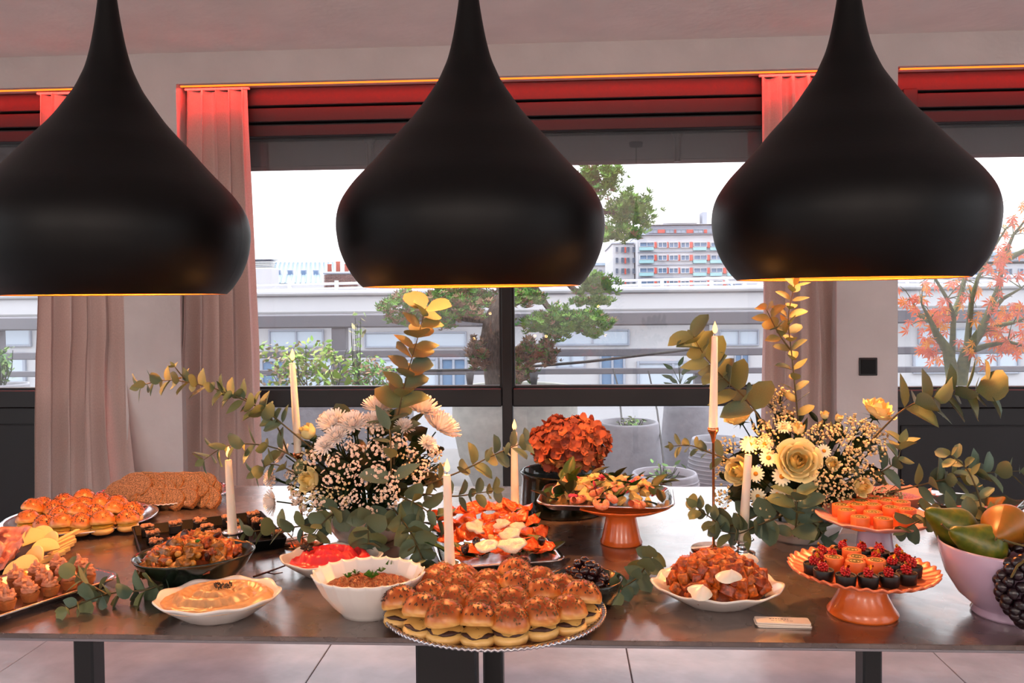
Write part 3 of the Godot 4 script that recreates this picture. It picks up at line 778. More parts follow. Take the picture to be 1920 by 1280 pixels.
func pot(label: String, px: float, py: float, wide: float, z: float, shape: Array, ribs: int, filling: String, clay := "pot") -> void:
	var c := atz(px, py, z)
	var r := wide * 0.5 * per_px(z)
	var t := thing("garden_pot", label, "pot", Vector3(c.x, -0.03, z))
	var prof := []
	var h := c.y + 0.03
	var low: float = maxf(shape[0][1] * r * 2.0, -h)
	for i in 13:
		var f := i / 12.0 * (shape.size() - 1)
		var a = shape[int(f)]
		var b = shape[mini(int(f) + 1, shape.size() - 1)]
		prof.append(Vector2(lerpf(a[0], b[0], f - int(f)) * r, h + maxf(lerpf(a[1], b[1], f - int(f)) * r * 2.0, -h)))
	prof = [Vector2(0, prof[0].y)] + prof + [Vector2(r * 0.97, h + 0.012), Vector2(r * 0.90, h + 0.01), Vector2(r * 0.86, h - 0.06)]
	if prof[0].y > 0.03: prof = [Vector2(0, 0), Vector2(prof[1].x * 0.7, 0.0), Vector2(prof[1].x * 0.72, prof[0].y - 0.002)] + prof.slice(1)
	var m := MB.new()
	m.lathe(prof, 56)
	part(t, "pot", m.done(), mats[clay])
	if ribs > 0:
		for k in ribs:
			var q: Vector2 = prof[5 + int(k * 8.0 / ribs)]
			var y := lerpf(prof[4].y, h - 0.01, float(k) / ribs)
			var rr := r
			for i in prof.size() - 1:
				if prof[i].y <= y and prof[i + 1].y >= y and prof[i + 1].y > prof[i].y: rr = lerpf(prof[i].x, prof[i + 1].x, (y - prof[i].y) / (prof[i + 1].y - prof[i].y))
			var mr := MB.new()
			mr.lathe([Vector2(rr - 0.003, y - 0.007), Vector2(rr + 0.004, y - 0.003), Vector2(rr + 0.004, y + 0.003), Vector2(rr - 0.003, y + 0.007)], 48)
			part(t, "rib", mr.done(), mats.pot)
	var so := MB.new()
	var nz := noise(6.0, 5)
	so.grid(28, 8, func(u, w):
		var rr: float = (1.0 - w) * r * 0.875
		var x: float = cos(u * TAU) * rr
		var y: float = sin(u * TAU) * rr
		return Vector3(x, h - 0.035 + (0.05 * w if filling == "moss" else 0.0) + 0.014 * nz.get_noise_2d(x * 3.0, y * 3.0), y))
	part(t, filling, so.done(), mats[filling])

func leaf_mesh(length: float, width: float, cup: float, round_tip: int, nu := 5, nv := 6) -> ArrayMesh:   # grows along +y from the origin, faces +z
	var key := "leaf%s" % [[length, width, cup, round_tip]]
	if meshes.has(key): return meshes[key]
	var m := MB.new()
	m.grid(nu, nv, func(u, w):
		var s: float
		if round_tip: s = sqrt(maxf(0.0, 1.0 - pow(2.0 * pow(w, 0.92) - 1.0, 2.0)))
		else: s = pow(sin(PI * pow(w, 0.75)), 0.9)
		var x: float = (u - 0.5) * width * maxf(s, 0.03)
		var a := absf(u - 0.5) * 2.0
		return Vector3(x, w * length, cup * width * (a * a * 0.55 * s) - cup * length * 0.45 * w * w), true)
	meshes[key] = m.done()
	return meshes[key]

func spray_mesh() -> ArrayMesh:    # a small tuft of needles
	if meshes.has("spray"): return meshes.spray
	var m := MB.new()
	for k in 7:
		var a := k * TAU / 7.0
		var d := Vector3(cos(a) * 0.75, 0.35 + 0.12 * (k % 3), sin(a) * 0.75)
		var s := d.cross(Vector3(0.3, 1, 0.2)).normalized() * 0.13
		m.tri(-s * 0.4, s * 0.4, d * 0.55 + s)
		m.tri(-s * 0.4, d * 0.55 + s, d * 0.55 - s)
		m.tri(d * 0.55 - s, d * 0.55 + s, d)
	meshes["spray"] = m.done()
	return meshes.spray

func scatter(parent: Node3D, called: String, mesh: Mesh, m: Material, xfs: Array, cols: Array) -> void:
	var mm := MultiMesh.new()
	mm.transform_format = MultiMesh.TRANSFORM_3D
	mm.use_colors = true
	mm.mesh = mesh
	mm.instance_count = xfs.size()
	for i in xfs.size():
		mm.set_instance_transform(i, xfs[i])
		mm.set_instance_color(i, cols[i])
	var o := MultiMeshInstance3D.new()
	o.multimesh = mm
	o.material_override = m
	o.name = called
	parent.add_child(o, true)
	o.set_meta("kind", "stuff")

func foliage_mat() -> StandardMaterial3D:
	return mat("foliage", Color.WHITE, 0.85, {"vc": true, "spec": 0.2, "back": Color(0.08, 0.11, 0.03)})

func any_turn() -> Basis:
	return Basis.from_euler(Vector3(rf(-PI, PI), rf(-PI, PI), rf(-PI, PI)))

func shrub(label: String, px: float, py: float, rx: float, ry: float, z: float, n: int, leaf: float, cols: Array, base_py := 0.0) -> void:
	var base := atz(px, base_py if base_py > 0.0 else py + ry + 6, z)
	var t := thing("shrub", label, "shrub", base)
	var c := atz(px, py, z) - base
	var k := per_px(z)
	var tr := []
	var cl := []
	var st := MB.new()
	for i in 9:
		var e := c + Vector3(rf(-0.8, 0.8) * rx * k, rf(-0.2, 0.8) * ry * k, rf(-0.6, 0.6) * minf(rx * k, 0.16))
		st.tube([Vector3(rf(-0.4, 0.4) * rx * k, 0, 0), e * Vector3(0.8, 0.5, 1), e], 0.005, 0.002, 5)
	part(t, "stem", st.done(), mats.stem_green)
	for i in n:
		var d := Vector3(rf(-1, 1), rf(-1, 1), rf(-1, 1)).normalized() * pow(rf(0, 1), 0.4)
		d *= 1.0 + 0.25 * sin(d.x * 7.0 + px) * cos(d.y * 5.0)
		tr.append(Transform3D(any_turn().scaled(Vector3.ONE * leaf * rf(0.7, 1.3)), c + d * Vector3(rx * k, ry * k, minf(rx * k, 0.18))))
		var col: Color = cols[rng.randi() % cols.size()]
		cl.append(col * rf(0.75, 1.25))
	scatter(t, "leaves", leaf_mesh(1.0, 0.5, 0.2, 0, 2, 3), foliage_mat(), tr, cl)

func pine() -> void:
	var z := -5.7
	var base := atz(940, 738, z)
	var t := thing("pine_tree", "old cloud-pruned pine with a leaning bare trunk behind the middle window", "tree", base)
	var k := per_px(z)
	var path := []
	for q in [[940, 745, 0], [932, 690, 0], [922, 645, 0.05], [928, 600, 0.05], [950, 560, 0], [995, 530, -0.05], [1035, 495, -0.1], [1060, 440, -0.1], [1085, 380, -0.05], [1105, 335, 0]]:
		path.append(atz(q[0], q[1], z + q[2]) - base)
	var m := MB.new()
	m.tube(path, 0.10, 0.03, 12)
	part(t, "trunk", m.done(), mats.bark)
	var pads := [[1125, 335, 46, 34, 0, 0.1], [1182, 398, 48, 40, 0, 0.02], [1160, 440, 42, 14, 0.15, 0.1], [815, 578, 108, 36, 0.1, 0.45], [880, 560, 60, 24, -0.2, 0.3], [1115, 535, 40, 24, 0.1, 0.05], [1110, 566, 44, 10, -0.1, 0.05],
		[1060, 606, 88, 30, 0.15, 0.08], [985, 560, 36, 18, 0.2, 0.2], [896, 664, 22, 30, 0.1, 0.75], [1005, 664, 44, 26, 0.15, 0.75], [975, 700, 30, 20, 0.2, 0.6], [1000, 420, 90, 80, -0.2, 0.1], [905, 470, 80, 50, -0.2, 0.2]]
	var tr := []
	var cl := []
	for p in pads:
		var c := atz(p[0], p[1], z + p[4]) - base
		var near: Vector3 = path[0]
		for q in path:
			if q.distance_to(c) < near.distance_to(c): near = q
		var b := MB.new()
		b.tube([near, near.lerp(c, 0.5) + Vector3(0, -0.03, 0.02), c + Vector3(0, -0.01, 0)], 0.03, 0.01, 7)
		part(t, "branch", b.done(), mats.bark)
		var n := int(p[2] * p[3] * 0.26) + 60
		for i in n:
			var d := Vector3(rf(-1, 1), rf(-1, 1), rf(-1, 1)).normalized() * pow(rf(0, 1), 0.35)
			d.x *= 1.0 + 0.18 * sin(d.z * 6.0 + p[0]) + 0.12 * sin(d.y * 9.0)
			d.y *= 1.0 + 0.3 * sin(d.x * 8.0 + p[1])
			var o := c + d * Vector3(p[2] * k, p[3] * k, p[2] * k * 0.8)
			tr.append(Transform3D(Basis.from_euler(Vector3(rf(-0.7, 0.7), rf(0, TAU), rf(-0.7, 0.7))).scaled(Vector3.ONE * rf(0.030, 0.050)), o))
			var col := Color(0.06, 0.20, 0.05).lerp(Color(0.22, 0.42, 0.07), rf(0, 1))
			if rf(0, 1) < p[5]: col = Color(0.26, 0.17, 0.11).lerp(Color(0.40, 0.24, 0.15), rf(0, 1))
			cl.append(col)
	scatter(t, "needles", spray_mesh(), foliage_mat(), tr, cl)

func maple_leaf() -> ArrayMesh:
	if meshes.has("maple"): return meshes.maple
	var m := MB.new()
	var c := Vector3(0, 0.12, 0)
	for q in [[0.0, 1.0], [0.75, 0.85], [-0.75, 0.85], [1.5, 0.62], [-1.5, 0.62], [2.3, 0.36], [-2.3, 0.36]]:
		var d: Vector3 = Vector3(sin(q[0]), cos(q[0]), 0) * q[1]
		var s: Vector3 = Vector3(cos(q[0]), -sin(q[0]), 0) * 0.13 * q[1]
		var bend := Vector3(0, 0, -0.14 * q[1])
		m.quad(c - s * 0.3, c + d * 0.45 - s + Vector3(0, 0, 0.05), c + d + bend, c + d * 0.45 + s + Vector3(0, 0, 0.05))
	meshes["maple"] = m.done()
	return meshes.maple

func maple() -> void:
	var z := -5.4
	var base := atz(1792, 745, z)
	var t := thing("maple_tree", "small maple with orange and pink star leaves behind the right window", "tree", base)
	var tips := []
	var limbs := [[[1795, 750], [1784, 690], [1776, 655], [1757, 628], [1744, 600], [1728, 570]], [[1784, 690], [1786, 640], [1788, 590], [1776, 560], [1752, 520], [1738, 470]], [[1788, 590], [1800, 560], [1808, 525], [1822, 470], [1850, 400]],
		[[1797, 748], [1802, 700], [1812, 660], [1838, 622], [1852, 590], [1880, 560], [1915, 540]], [[1812, 660], [1818, 600], [1822, 560], [1834, 520], [1860, 470], [1885, 430]], [[1838, 622], [1870, 610], [1900, 605], [1935, 590]], [[1852, 590], [1872, 540], [1880, 490], [1900, 440], [1925, 410]], [[1812, 660], [1850, 648], [1890, 640], [1925, 650]], [[1744, 600], [1722, 590], [1708, 560]], [[1880, 490], [1920, 470], [1960, 455]]]
	for i in limbs.size():
		var pts := []
		for j in limbs[i].size():
			var q = limbs[i][j]
			pts.append(atz(q[0], q[1], z + 0.12 * sin(i * 2.1 + 0.5) * j / 4.0) - base)
			if j > 1: tips.append(pts[-1])
		var m := MB.new()
		var r0: float = 0.05 if limbs[i][0][1] > 740 else 0.022
		m.tube(pts, r0, 0.005, 8)
		part(t, "trunk" if r0 > 0.03 else "branch", m.done(), mats.maple_bark)
	var tw := MB.new()
	var ends := []
	for q in tips:
		for k in 4:
			var e: Vector3 = q + Vector3(rf(-0.14, 0.14), rf(-0.06, 0.14), rf(-0.12, 0.12))
			tw.tube([q, q.lerp(e, 0.5) + Vector3(0, 0.012, 0), e], 0.004, 0.0015, 4, false)
			ends.append(e)
	part(t, "twigs", tw.done(), mats.maple_bark, Transform3D.IDENTITY, "stuff")
	for i in 290:
		var e: Vector3 = ends[rng.randi() % ends.size()]
		if e.y > 0.62 and rf(0, 1) < 0.75: e = ends[rng.randi() % ends.size()]
		var b := Basis.from_euler(Vector3(rf(-0.6, 0.5), rf(-0.6, 0.6), PI + rf(-1.3, 1.3))).scaled(Vector3.ONE * rf(0.045, 0.068))
		part(t, "leaf", maple_leaf(), mats["maple_%d" % (rng.randi() % 3)], Transform3D(b, e + Vector3(rf(-0.05, 0.05), rf(-0.05, 0.03), rf(-0.05, 0.05))))

# ---------------------------------------------------------------- outside: buildings
func far_window(parent: Node3D, x0: float, y0: float, x1: float, y1: float, z: float, pane: Material, frame: Material, called := "window") -> void:
	var a := atz(x0, y1, z)
	var c := atz(x1, y0, z)
	var o := parent.position
	var d := absf(z) * 0.004
	var w := (c.x - a.x)
	var f := minf(w, c.y - a.y) * 0.09
	var wn := part(parent, called, boxes([[Vector3(a.x, a.y, z), Vector3(a.x + f, c.y, z + d)], [Vector3(c.x - f, a.y, z), Vector3(c.x, c.y, z + d)], [Vector3(a.x + f, a.y, z), Vector3(c.x - f, a.y + f, z + d)], [Vector3(a.x + f, c.y - f, z), Vector3(c.x - f, c.y, z + d)], [Vector3((a.x + c.x - f) / 2, a.y + f, z), Vector3((a.x + c.x + f) / 2, c.y - f, z + d)]], d * 0.1), frame, Transform3D(Basis.IDENTITY, -o))
	part(wn, "pane", box_between(Vector3(a.x + f, a.y + f, z + d * 0.1), Vector3(c.x - f, c.y - f, z + d * 0.35), d * 0.05), pane)

func building(label: String, px: float, z: float, category := "building") -> Node3D:
	var c := atz(px, 600, z)
	return thing("building", label, category, Vector3(c.x, -9, z))

func slab(b: Node3D, called: String, x0: float, y0: float, x1: float, y1: float, z: float, deep: float, m: Material) -> MeshInstance3D:
	var a := atz(x0, y1, z)
	var c := atz(x1, y0, z)
	if y1 > 580: a.y = -9.0
	return part(b, called, box_between(Vector3(a.x, a.y, z) - b.position, Vector3(c.x, c.y, z - deep) - b.position, 0.02), m)

func build_city() -> void:
	setting("floor_street", box_between(Vector3(-160, -9.6, -7.6), Vector3(160, -9.0, -220)), mats.deck)
	var z := -14.0
	var b := building("long white neighbouring building with shuttered windows across the courtyard", 900, z)
	var lo := Vector3(-14, -9, z)
	part(b, "wall", box_between(lo - b.position, Vector3(13, atz(900, 583, z).y, z - 3.0) - b.position, 0.02), mats.render_white)
	part(b, "fascia", box_between(Vector3(-14, atz(900, 584, z).y, z + 0.5) - b.position, Vector3(13, atz(900, 551, z).y, z - 3.0) - b.position, 0.03), mats.render_white)
	part(b, "roof_edge", box_between(Vector3(-14, atz(900, 551, z).y, z + 0.6) - b.position, Vector3(13, atz(900, 541, z).y, z - 3.2) - b.position, 0.03), mats.render_white)
	for q in [[505, 617, 608, 652], [684, 621, 875, 652], [1042, 617, 1180, 648], [1348, 617, 1422, 648], [-60, 612, 60, 650], [1720, 614, 1860, 645]]: far_window(b, q[0], q[1], q[2], q[3], z, mats.shade_white, mats.render_grey)
	for q in [[490, 672, 545, 730], [564, 669, 632, 730], [700, 669, 822, 728], [826, 669, 876, 728], [1042, 660, 1098, 690], [1124, 659, 1172, 730], [1376, 659, 1404, 690], [1194, 676, 1330, 730], [-40, 660, 50, 720], [1710, 655, 1800, 700], [1830, 655, 1910, 700]]: far_window(b, q[0], q[1], q[2], q[3], z, mats.window_blue if int(q[0]) in [826, 1124, 490, 1376] else mats.shade_white, mats.render_grey)
	var r := thing("roof_railing", "white tubular safety railing on the flat roof opposite", "railing", Vector3(0, atz(900, 541, z).y, z - 0.6))
	for dy in [0, 9]:
		var m := MB.new()
		m.tube([atz(300, 541 + dy, z - 0.6) - r.position, atz(690, 530 + dy, z - 0.6) - r.position, atz(1140, 527 + dy, z - 0.6) - r.position, atz(1440, 519 + dy, z - 0.6) - r.position, atz(2000, 517 + dy, z - 0.6) - r.position], 0.022, 0.022, 8)
		part(r, "rail", m.done(), mats.rail_white)
	for x in [380, 460, 543, 631, 760, 900, 1040, 1199, 1241, 1334, 1396, 1480, 1700, 1800, 1900]:
		var p := atz(x, 528, z - 0.6)
		part(r, "post", box_between(Vector3(p.x - 0.03, -0.02, 0.03), Vector3(p.x + 0.03, p.y - r.position.y + 0.02, -0.03), 0.006), mats.rail_white)
	var sp := thing("roof_panel", "slanted dark blue solar panel on the flat roof under the right lamp", "panel", atz(1372, 534, z - 1.2))
	part(sp, "panel", box_mesh(Vector3(0.34, 0.02, 0.2), 0.004), mats.window_blue, xf(Vector3(0, 0, 0), Vector3(0.4, 0, -0.7)))
	part(sp, "stand", box_mesh(Vector3(0.03, 0.2, 0.03), 0.004), mats.rail_grey, xf(Vector3(0.05, -0.08, -0.05)))
	# left roofs
	var w := building("white rooftop block with a grey louvred top, beside the left curtain", 480, -24.0)
	slab(w, "wall", 380, 502, 508, 600, -24.0, 0.7, mats.render_white)
	for k in 4: slab(w, "louvre", 380, 488 + k * 3.6, 508, 490.5 + k * 3.6, -24.0, 0.5, mats.zinc)
	slab(w, "cap", 378, 485.5, 509, 488, -23.95, 0.7, mats.zinc)
	var mz := building("blue grey zinc mansard roof with four small skylights, left window", 560, -30.0)
	slab(mz, "wall", 506, 531, 640, 620, -30.0, 4.0, mats.render_white)
	var a0 := atz(506, 531, -30.0); var a1 := atz(640, 531, -30.0); var c0 := atz(518, 492, -32.5); var c1 := atz(632, 492, -32.5)
	var m := MB.new()
	m.s.set_smooth_group(-1)
	m.quad(a0, c0, c1, a1)
	m.quad(c0, c0 + Vector3(0, 0, -3), c1 + Vector3(0, 0, -3), c1)
	m.quad(a0, a0 + Vector3(0, 0, -6), c0 + Vector3(0, 0, -3), c0)
	m.quad(a1, c1, c1 + Vector3(0, 0, -3), a1 + Vector3(0, 0, -6))
	var rf1 := part(mz, "roof", m.done(), mats.zinc, Transform3D(Basis.IDENTITY, -mz.position))
	for k in 15:
		var f := k / 14.0
		var sm := MB.new()
		sm.tube([a0.lerp(a1, f), c0.lerp(c1, f)], 0.035, 0.035, 4)
		part(rf1, "seam", sm.done(), mats.zinc)
	for x in [523, 546, 571, 594]:
		var p := atz(x, 511, -31.1)
		var f := part(mz, "skylight", box_mesh(Vector3(0.22, 0.05, 0.22), 0.01), mats.render_grey, Transform3D(Basis(Vector3.RIGHT, 0.28 + PI / 2), p + Vector3(0, 0, 0.1) - mz.position))
		part(f, "pane", box_mesh(Vector3(0.16, 0.06, 0.16), 0.01), mats.window_blue)
	var ch := building("red brick chimney stack with three clay pots beside the middle lamp", 640, -20.0, "chimney")
	var zc := -20.0
	slab(ch, "core", 608, 514, 671, 640, zc - 0.05, 0.9, mats.mortar)
	slab(ch, "cap", 605, 508.5, 674, 514, zc + 0.02, 1.0, mats.render_grey)
	for row in 16:
		for col in 7:
			var x0 := 608 + col * 9.0 + (0.0 if row % 2 else -4.5)
			slab(ch, "brick", maxf(x0 + 0.4, 608), 515 + row * 2.6 + 0.3, minf(x0 + 8.6, 671), 515 + row * 2.6 + 2.3, zc, 0.1, mats.brick)
	for q in [[618, 495, 8], [634, 490, 8], [650, 495, 8], [666, 494, 8]]:
		var p := atz(q[0], 509, zc - 0.4)
		var hh: float = atz(q[0], q[1], zc - 0.4).y - p.y
		var pm := MB.new()
		pm.lathe([Vector2(0.0, 0), Vector2(0.055, 0), Vector2(0.05, hh * 0.85), Vector2(0.058, hh * 0.9), Vector2(0.058, hh), Vector2(0.03, hh), Vector2(0.03, hh * 0.8)], 14)
		part(ch, "chimney_pot", pm.done(), mats.terracotta, xf(p - ch.position))
	# far right apartment tower, floor by floor
	var tz := -70.0
	var tw := building("pale apartment tower with red panels between its windows, seen left of the right lamp", 1280, tz)
	slab(tw, "wall", 1196, 439, 1420, 640, tz, 12.0, mats.render_white)
	slab(tw, "setback_storey", 1211, 421, 1410, 439, tz - 1.0, 8.0, mats.render_grey)
	slab(tw, "roof_slab", 1207, 418.5, 1414, 421, tz - 0.6, 9.0, mats.render_white)
	slab(tw, "penthouse", 1244, 400, 1309, 419, tz - 2.0, 5.0, mats.render_white)
	slab(tw, "chimney", 1317, 397, 1326, 419, tz - 2.0, 1.5, mats.render_grey)
	slab(tw, "parapet", 1195, 437.5, 1421, 440, tz + 0.3, 8.0, mats.render_grey)
	for q in [[1216, 1232], [1248, 1263], [1268, 1286], [1300, 1318], [1336, 1350]]: far_window(tw, q[0], 430, q[1], 437, tz - 0.95, mats.shade_white, mats.render_grey)
	for q in [[1233, 1247], [1264, 1268], [1287, 1300], [1320, 1326]]: slab(tw, "red_panel", q[0], 430, q[1], 437, tz - 0.9, 0.1, mats.panel_red)
	for fl in 4:
		var y := 454.0 + fl * 24.0
		for q in [[1233, 1250], [1254, 1271], [1276, 1292]]: far_window(tw, q[0], y, q[1], y + 10.5, tz, mats.window_blue, mats.rail_white)
		for q in [[1199, 1226], [1300, 1325], [1332, 1354], [1364, 1390]]:
			far_window(tw, q[0], y, q[1], y + 9.0, tz, mats.window_blue, mats.rail_white)
			slab(tw, "balcony_front", q[0], y + 9.2, q[1], y + 15.5, tz + 0.4, 0.35, mats.balcony_glass)
		for q in [[1226.5, 1231.5], [1250.5, 1253.5], [1271.5, 1275], [1293, 1299], [1326, 1331], [1356, 1362]]: slab(tw, "red_panel", q[0], y - 0.5, q[1], y + 10.8, tz + 0.12, 0.1, mats.panel_red)
		slab(tw, "floor_band", 1196, y + 16.5, 1420, y + 18.0, tz + 0.15, 0.2, mats.render_grey)
	var wg := building("paler side wing of the apartment tower with small dark windows", 1170, -72.0)
	slab(wg, "wall", 1150, 457, 1189, 640, -72.0, 12.0, mats.render_white)
	slab(wg, "roof_slab", 1147, 454, 1189, 457, -71.8, 12.0, mats.render_grey)
	for fl in 4:
		for k in 4: far_window(wg, 1154 + k * 10.5, 463 + fl * 20.0, 1159 + k * 10.5, 473 + fl * 20.0, -72.0, mats.window_blue, mats.render_grey)
		slab(wg, "red_panel", 1171, 463 + fl * 20.0, 1174, 474 + fl * 20.0, -71.8, 0.1, mats.panel_red)
	var lw := building("far low pale house left of the apartment tower", 1125, -95.0)
	slab(lw, "wall", 1092, 498, 1150, 640, -95.0, 9.0, mats.render_white)
	slab(lw, "roof", 1090, 492, 1152, 498, -94.6, 9.4, mats.zinc)
	for k in 4: far_window(lw, 1098 + k * 12.5, 505, 1104 + k * 12.5, 514, -95.0, mats.window_blue, mats.render_grey)
	var rw := building("pale block with rows of windows behind the maple", 1830, -32.0)
	slab(rw, "wall", 1680, 492, 2100, 640, -32.0, 8.0, mats.render_white)
	slab(rw, "roof_slab", 1676, 487, 2104, 492, -31.8, 8.4, mats.render_grey)
	for k in 9: far_window(rw, 1712 + k * 28, 503, 1728 + k * 28, 522, -32.0, mats.window_blue, mats.render_grey)
	var hb := building("bluish roof and attic windows behind the maple on the right", 1905, -46.0)
	slab(hb, "wall", 1868, 478, 1990, 640, -46.0, 6.0, mats.render_grey)
	slab(hb, "roof", 1866, 470, 1992, 479, -45.8, 6.4, mats.zinc)
	for k in 3: far_window(hb, 1880 + k * 20, 480, 1890 + k * 20, 487, -46.0, mats.window_blue, mats.rail_white)

# ---------------------------------------------------------------- table ware
func lin(r: float, g: float, b: float) -> Color:
	return Color(r, g, b).srgb_to_linear()

# a turned dish at the table place under a pixel; prof: [share of radius, height]; the rim may be scalloped
func dish(called: String, label: String, category: String, at: Vector3, ax: float, az: float, turn: float, prof: Array, m: Material, lobes := 0, amp := 0.0, lift := 0.0, sharp := false, seg := 96, ridges := 0) -> Node3D:
	var t := thing(called, label, category, at, turn)
	var mb := MB.new()
	var rim := 0.0
	for q in prof: rim = maxf(rim, q[0])
	mb.lathe(prof.map(func(q): return Vector2(q[0], q[1])), seg, func(a, r, y, w):
		var c: float = cos(a * lobes)
		if sharp: c = 1.0 - 2.0 * pow(absf(sin(a * lobes * 0.5)), 0.55)
		var e: float = pow(r / rim, 3.0)
		var k: float = r * (1.0 + amp * e * c)
		var yy: float = y + lift * e * c
		if ridges > 0 and r > 0.9: yy += 0.0011 * sin(a * ridges)
		return Vector3(cos(a) * k * ax, yy, sin(a) * k * az))
	part(t, "body", mb.done(), m)
	return t

const PLATTER := [[0.0, 0.0], [0.78, 0.0], [0.84, 0.006], [0.9, 0.012], [1.0, 0.0155], [1.005, 0.0175], [0.995, 0.0195], [0.95, 0.018], [0.9, 0.0155], [0.84, 0.010], [0.79, 0.004], [0.0, 0.004]]
const SHALLOW := [[0.0, 0.0], [0.5, 0.0], [0.56, 0.004], [0.8, 0.022], [0.97, 0.036], [1.0, 0.0395], [0.985, 0.042], [0.95, 0.039], [0.78, 0.026], [0.55, 0.010], [0.0, 0.008]]
const BOWL := [[0.0, 0.0], [0.48, 0.0], [0.52, 0.006], [0.66, 0.018], [0.85, 0.040], [0.97, 0.062], [1.0, 0.0665], [0.985, 0.069], [0.95, 0.064], [0.83, 0.042], [0.62, 0.020], [0.45, 0.011], [0.0, 0.010]]

func scaled(prof: Array, ky: float) -> Array:
	return prof.map(func(q): return [q[0], q[1] * ky])

func tray(called: String, label: String, at: Vector3, w: float, d: float, r: float, turn: float, prof: Array, m: Material, parent: Node3D = null) -> Node3D:   # prof: [inset, height]
	var t := thing(called, label, "tray", at, turn)
	var mb := MB.new()
	var rings := []
	for q in prof: rings.append([rounded(-w / 2 + q[0], w / 2 - q[0], -d / 2 + q[0], d / 2 - q[0], maxf(r - q[0], 0.002), 10), q[1]])
	var n: int = rings[0][0].size()
	mb.grid(n, rings.size() - 1, func(u, v):
		var g = rings[int(round(v * (rings.size() - 1)))]
		var p: Vector2 = g[0][int(round(u * n)) % n]
		return Vector3(p.x, g[1], -p.y), true)
	part(t, "rim", mb.done(), m)
	var fl := MB.new()
	fl.prism(rings[-1][0], 0.0008, 0.0, Transform3D(Basis(Vector3.RIGHT, -PI / 2), Vector3(0, rings[-1][1], 0)))
	part(t, "tray_floor", fl.done(), m)
	return t

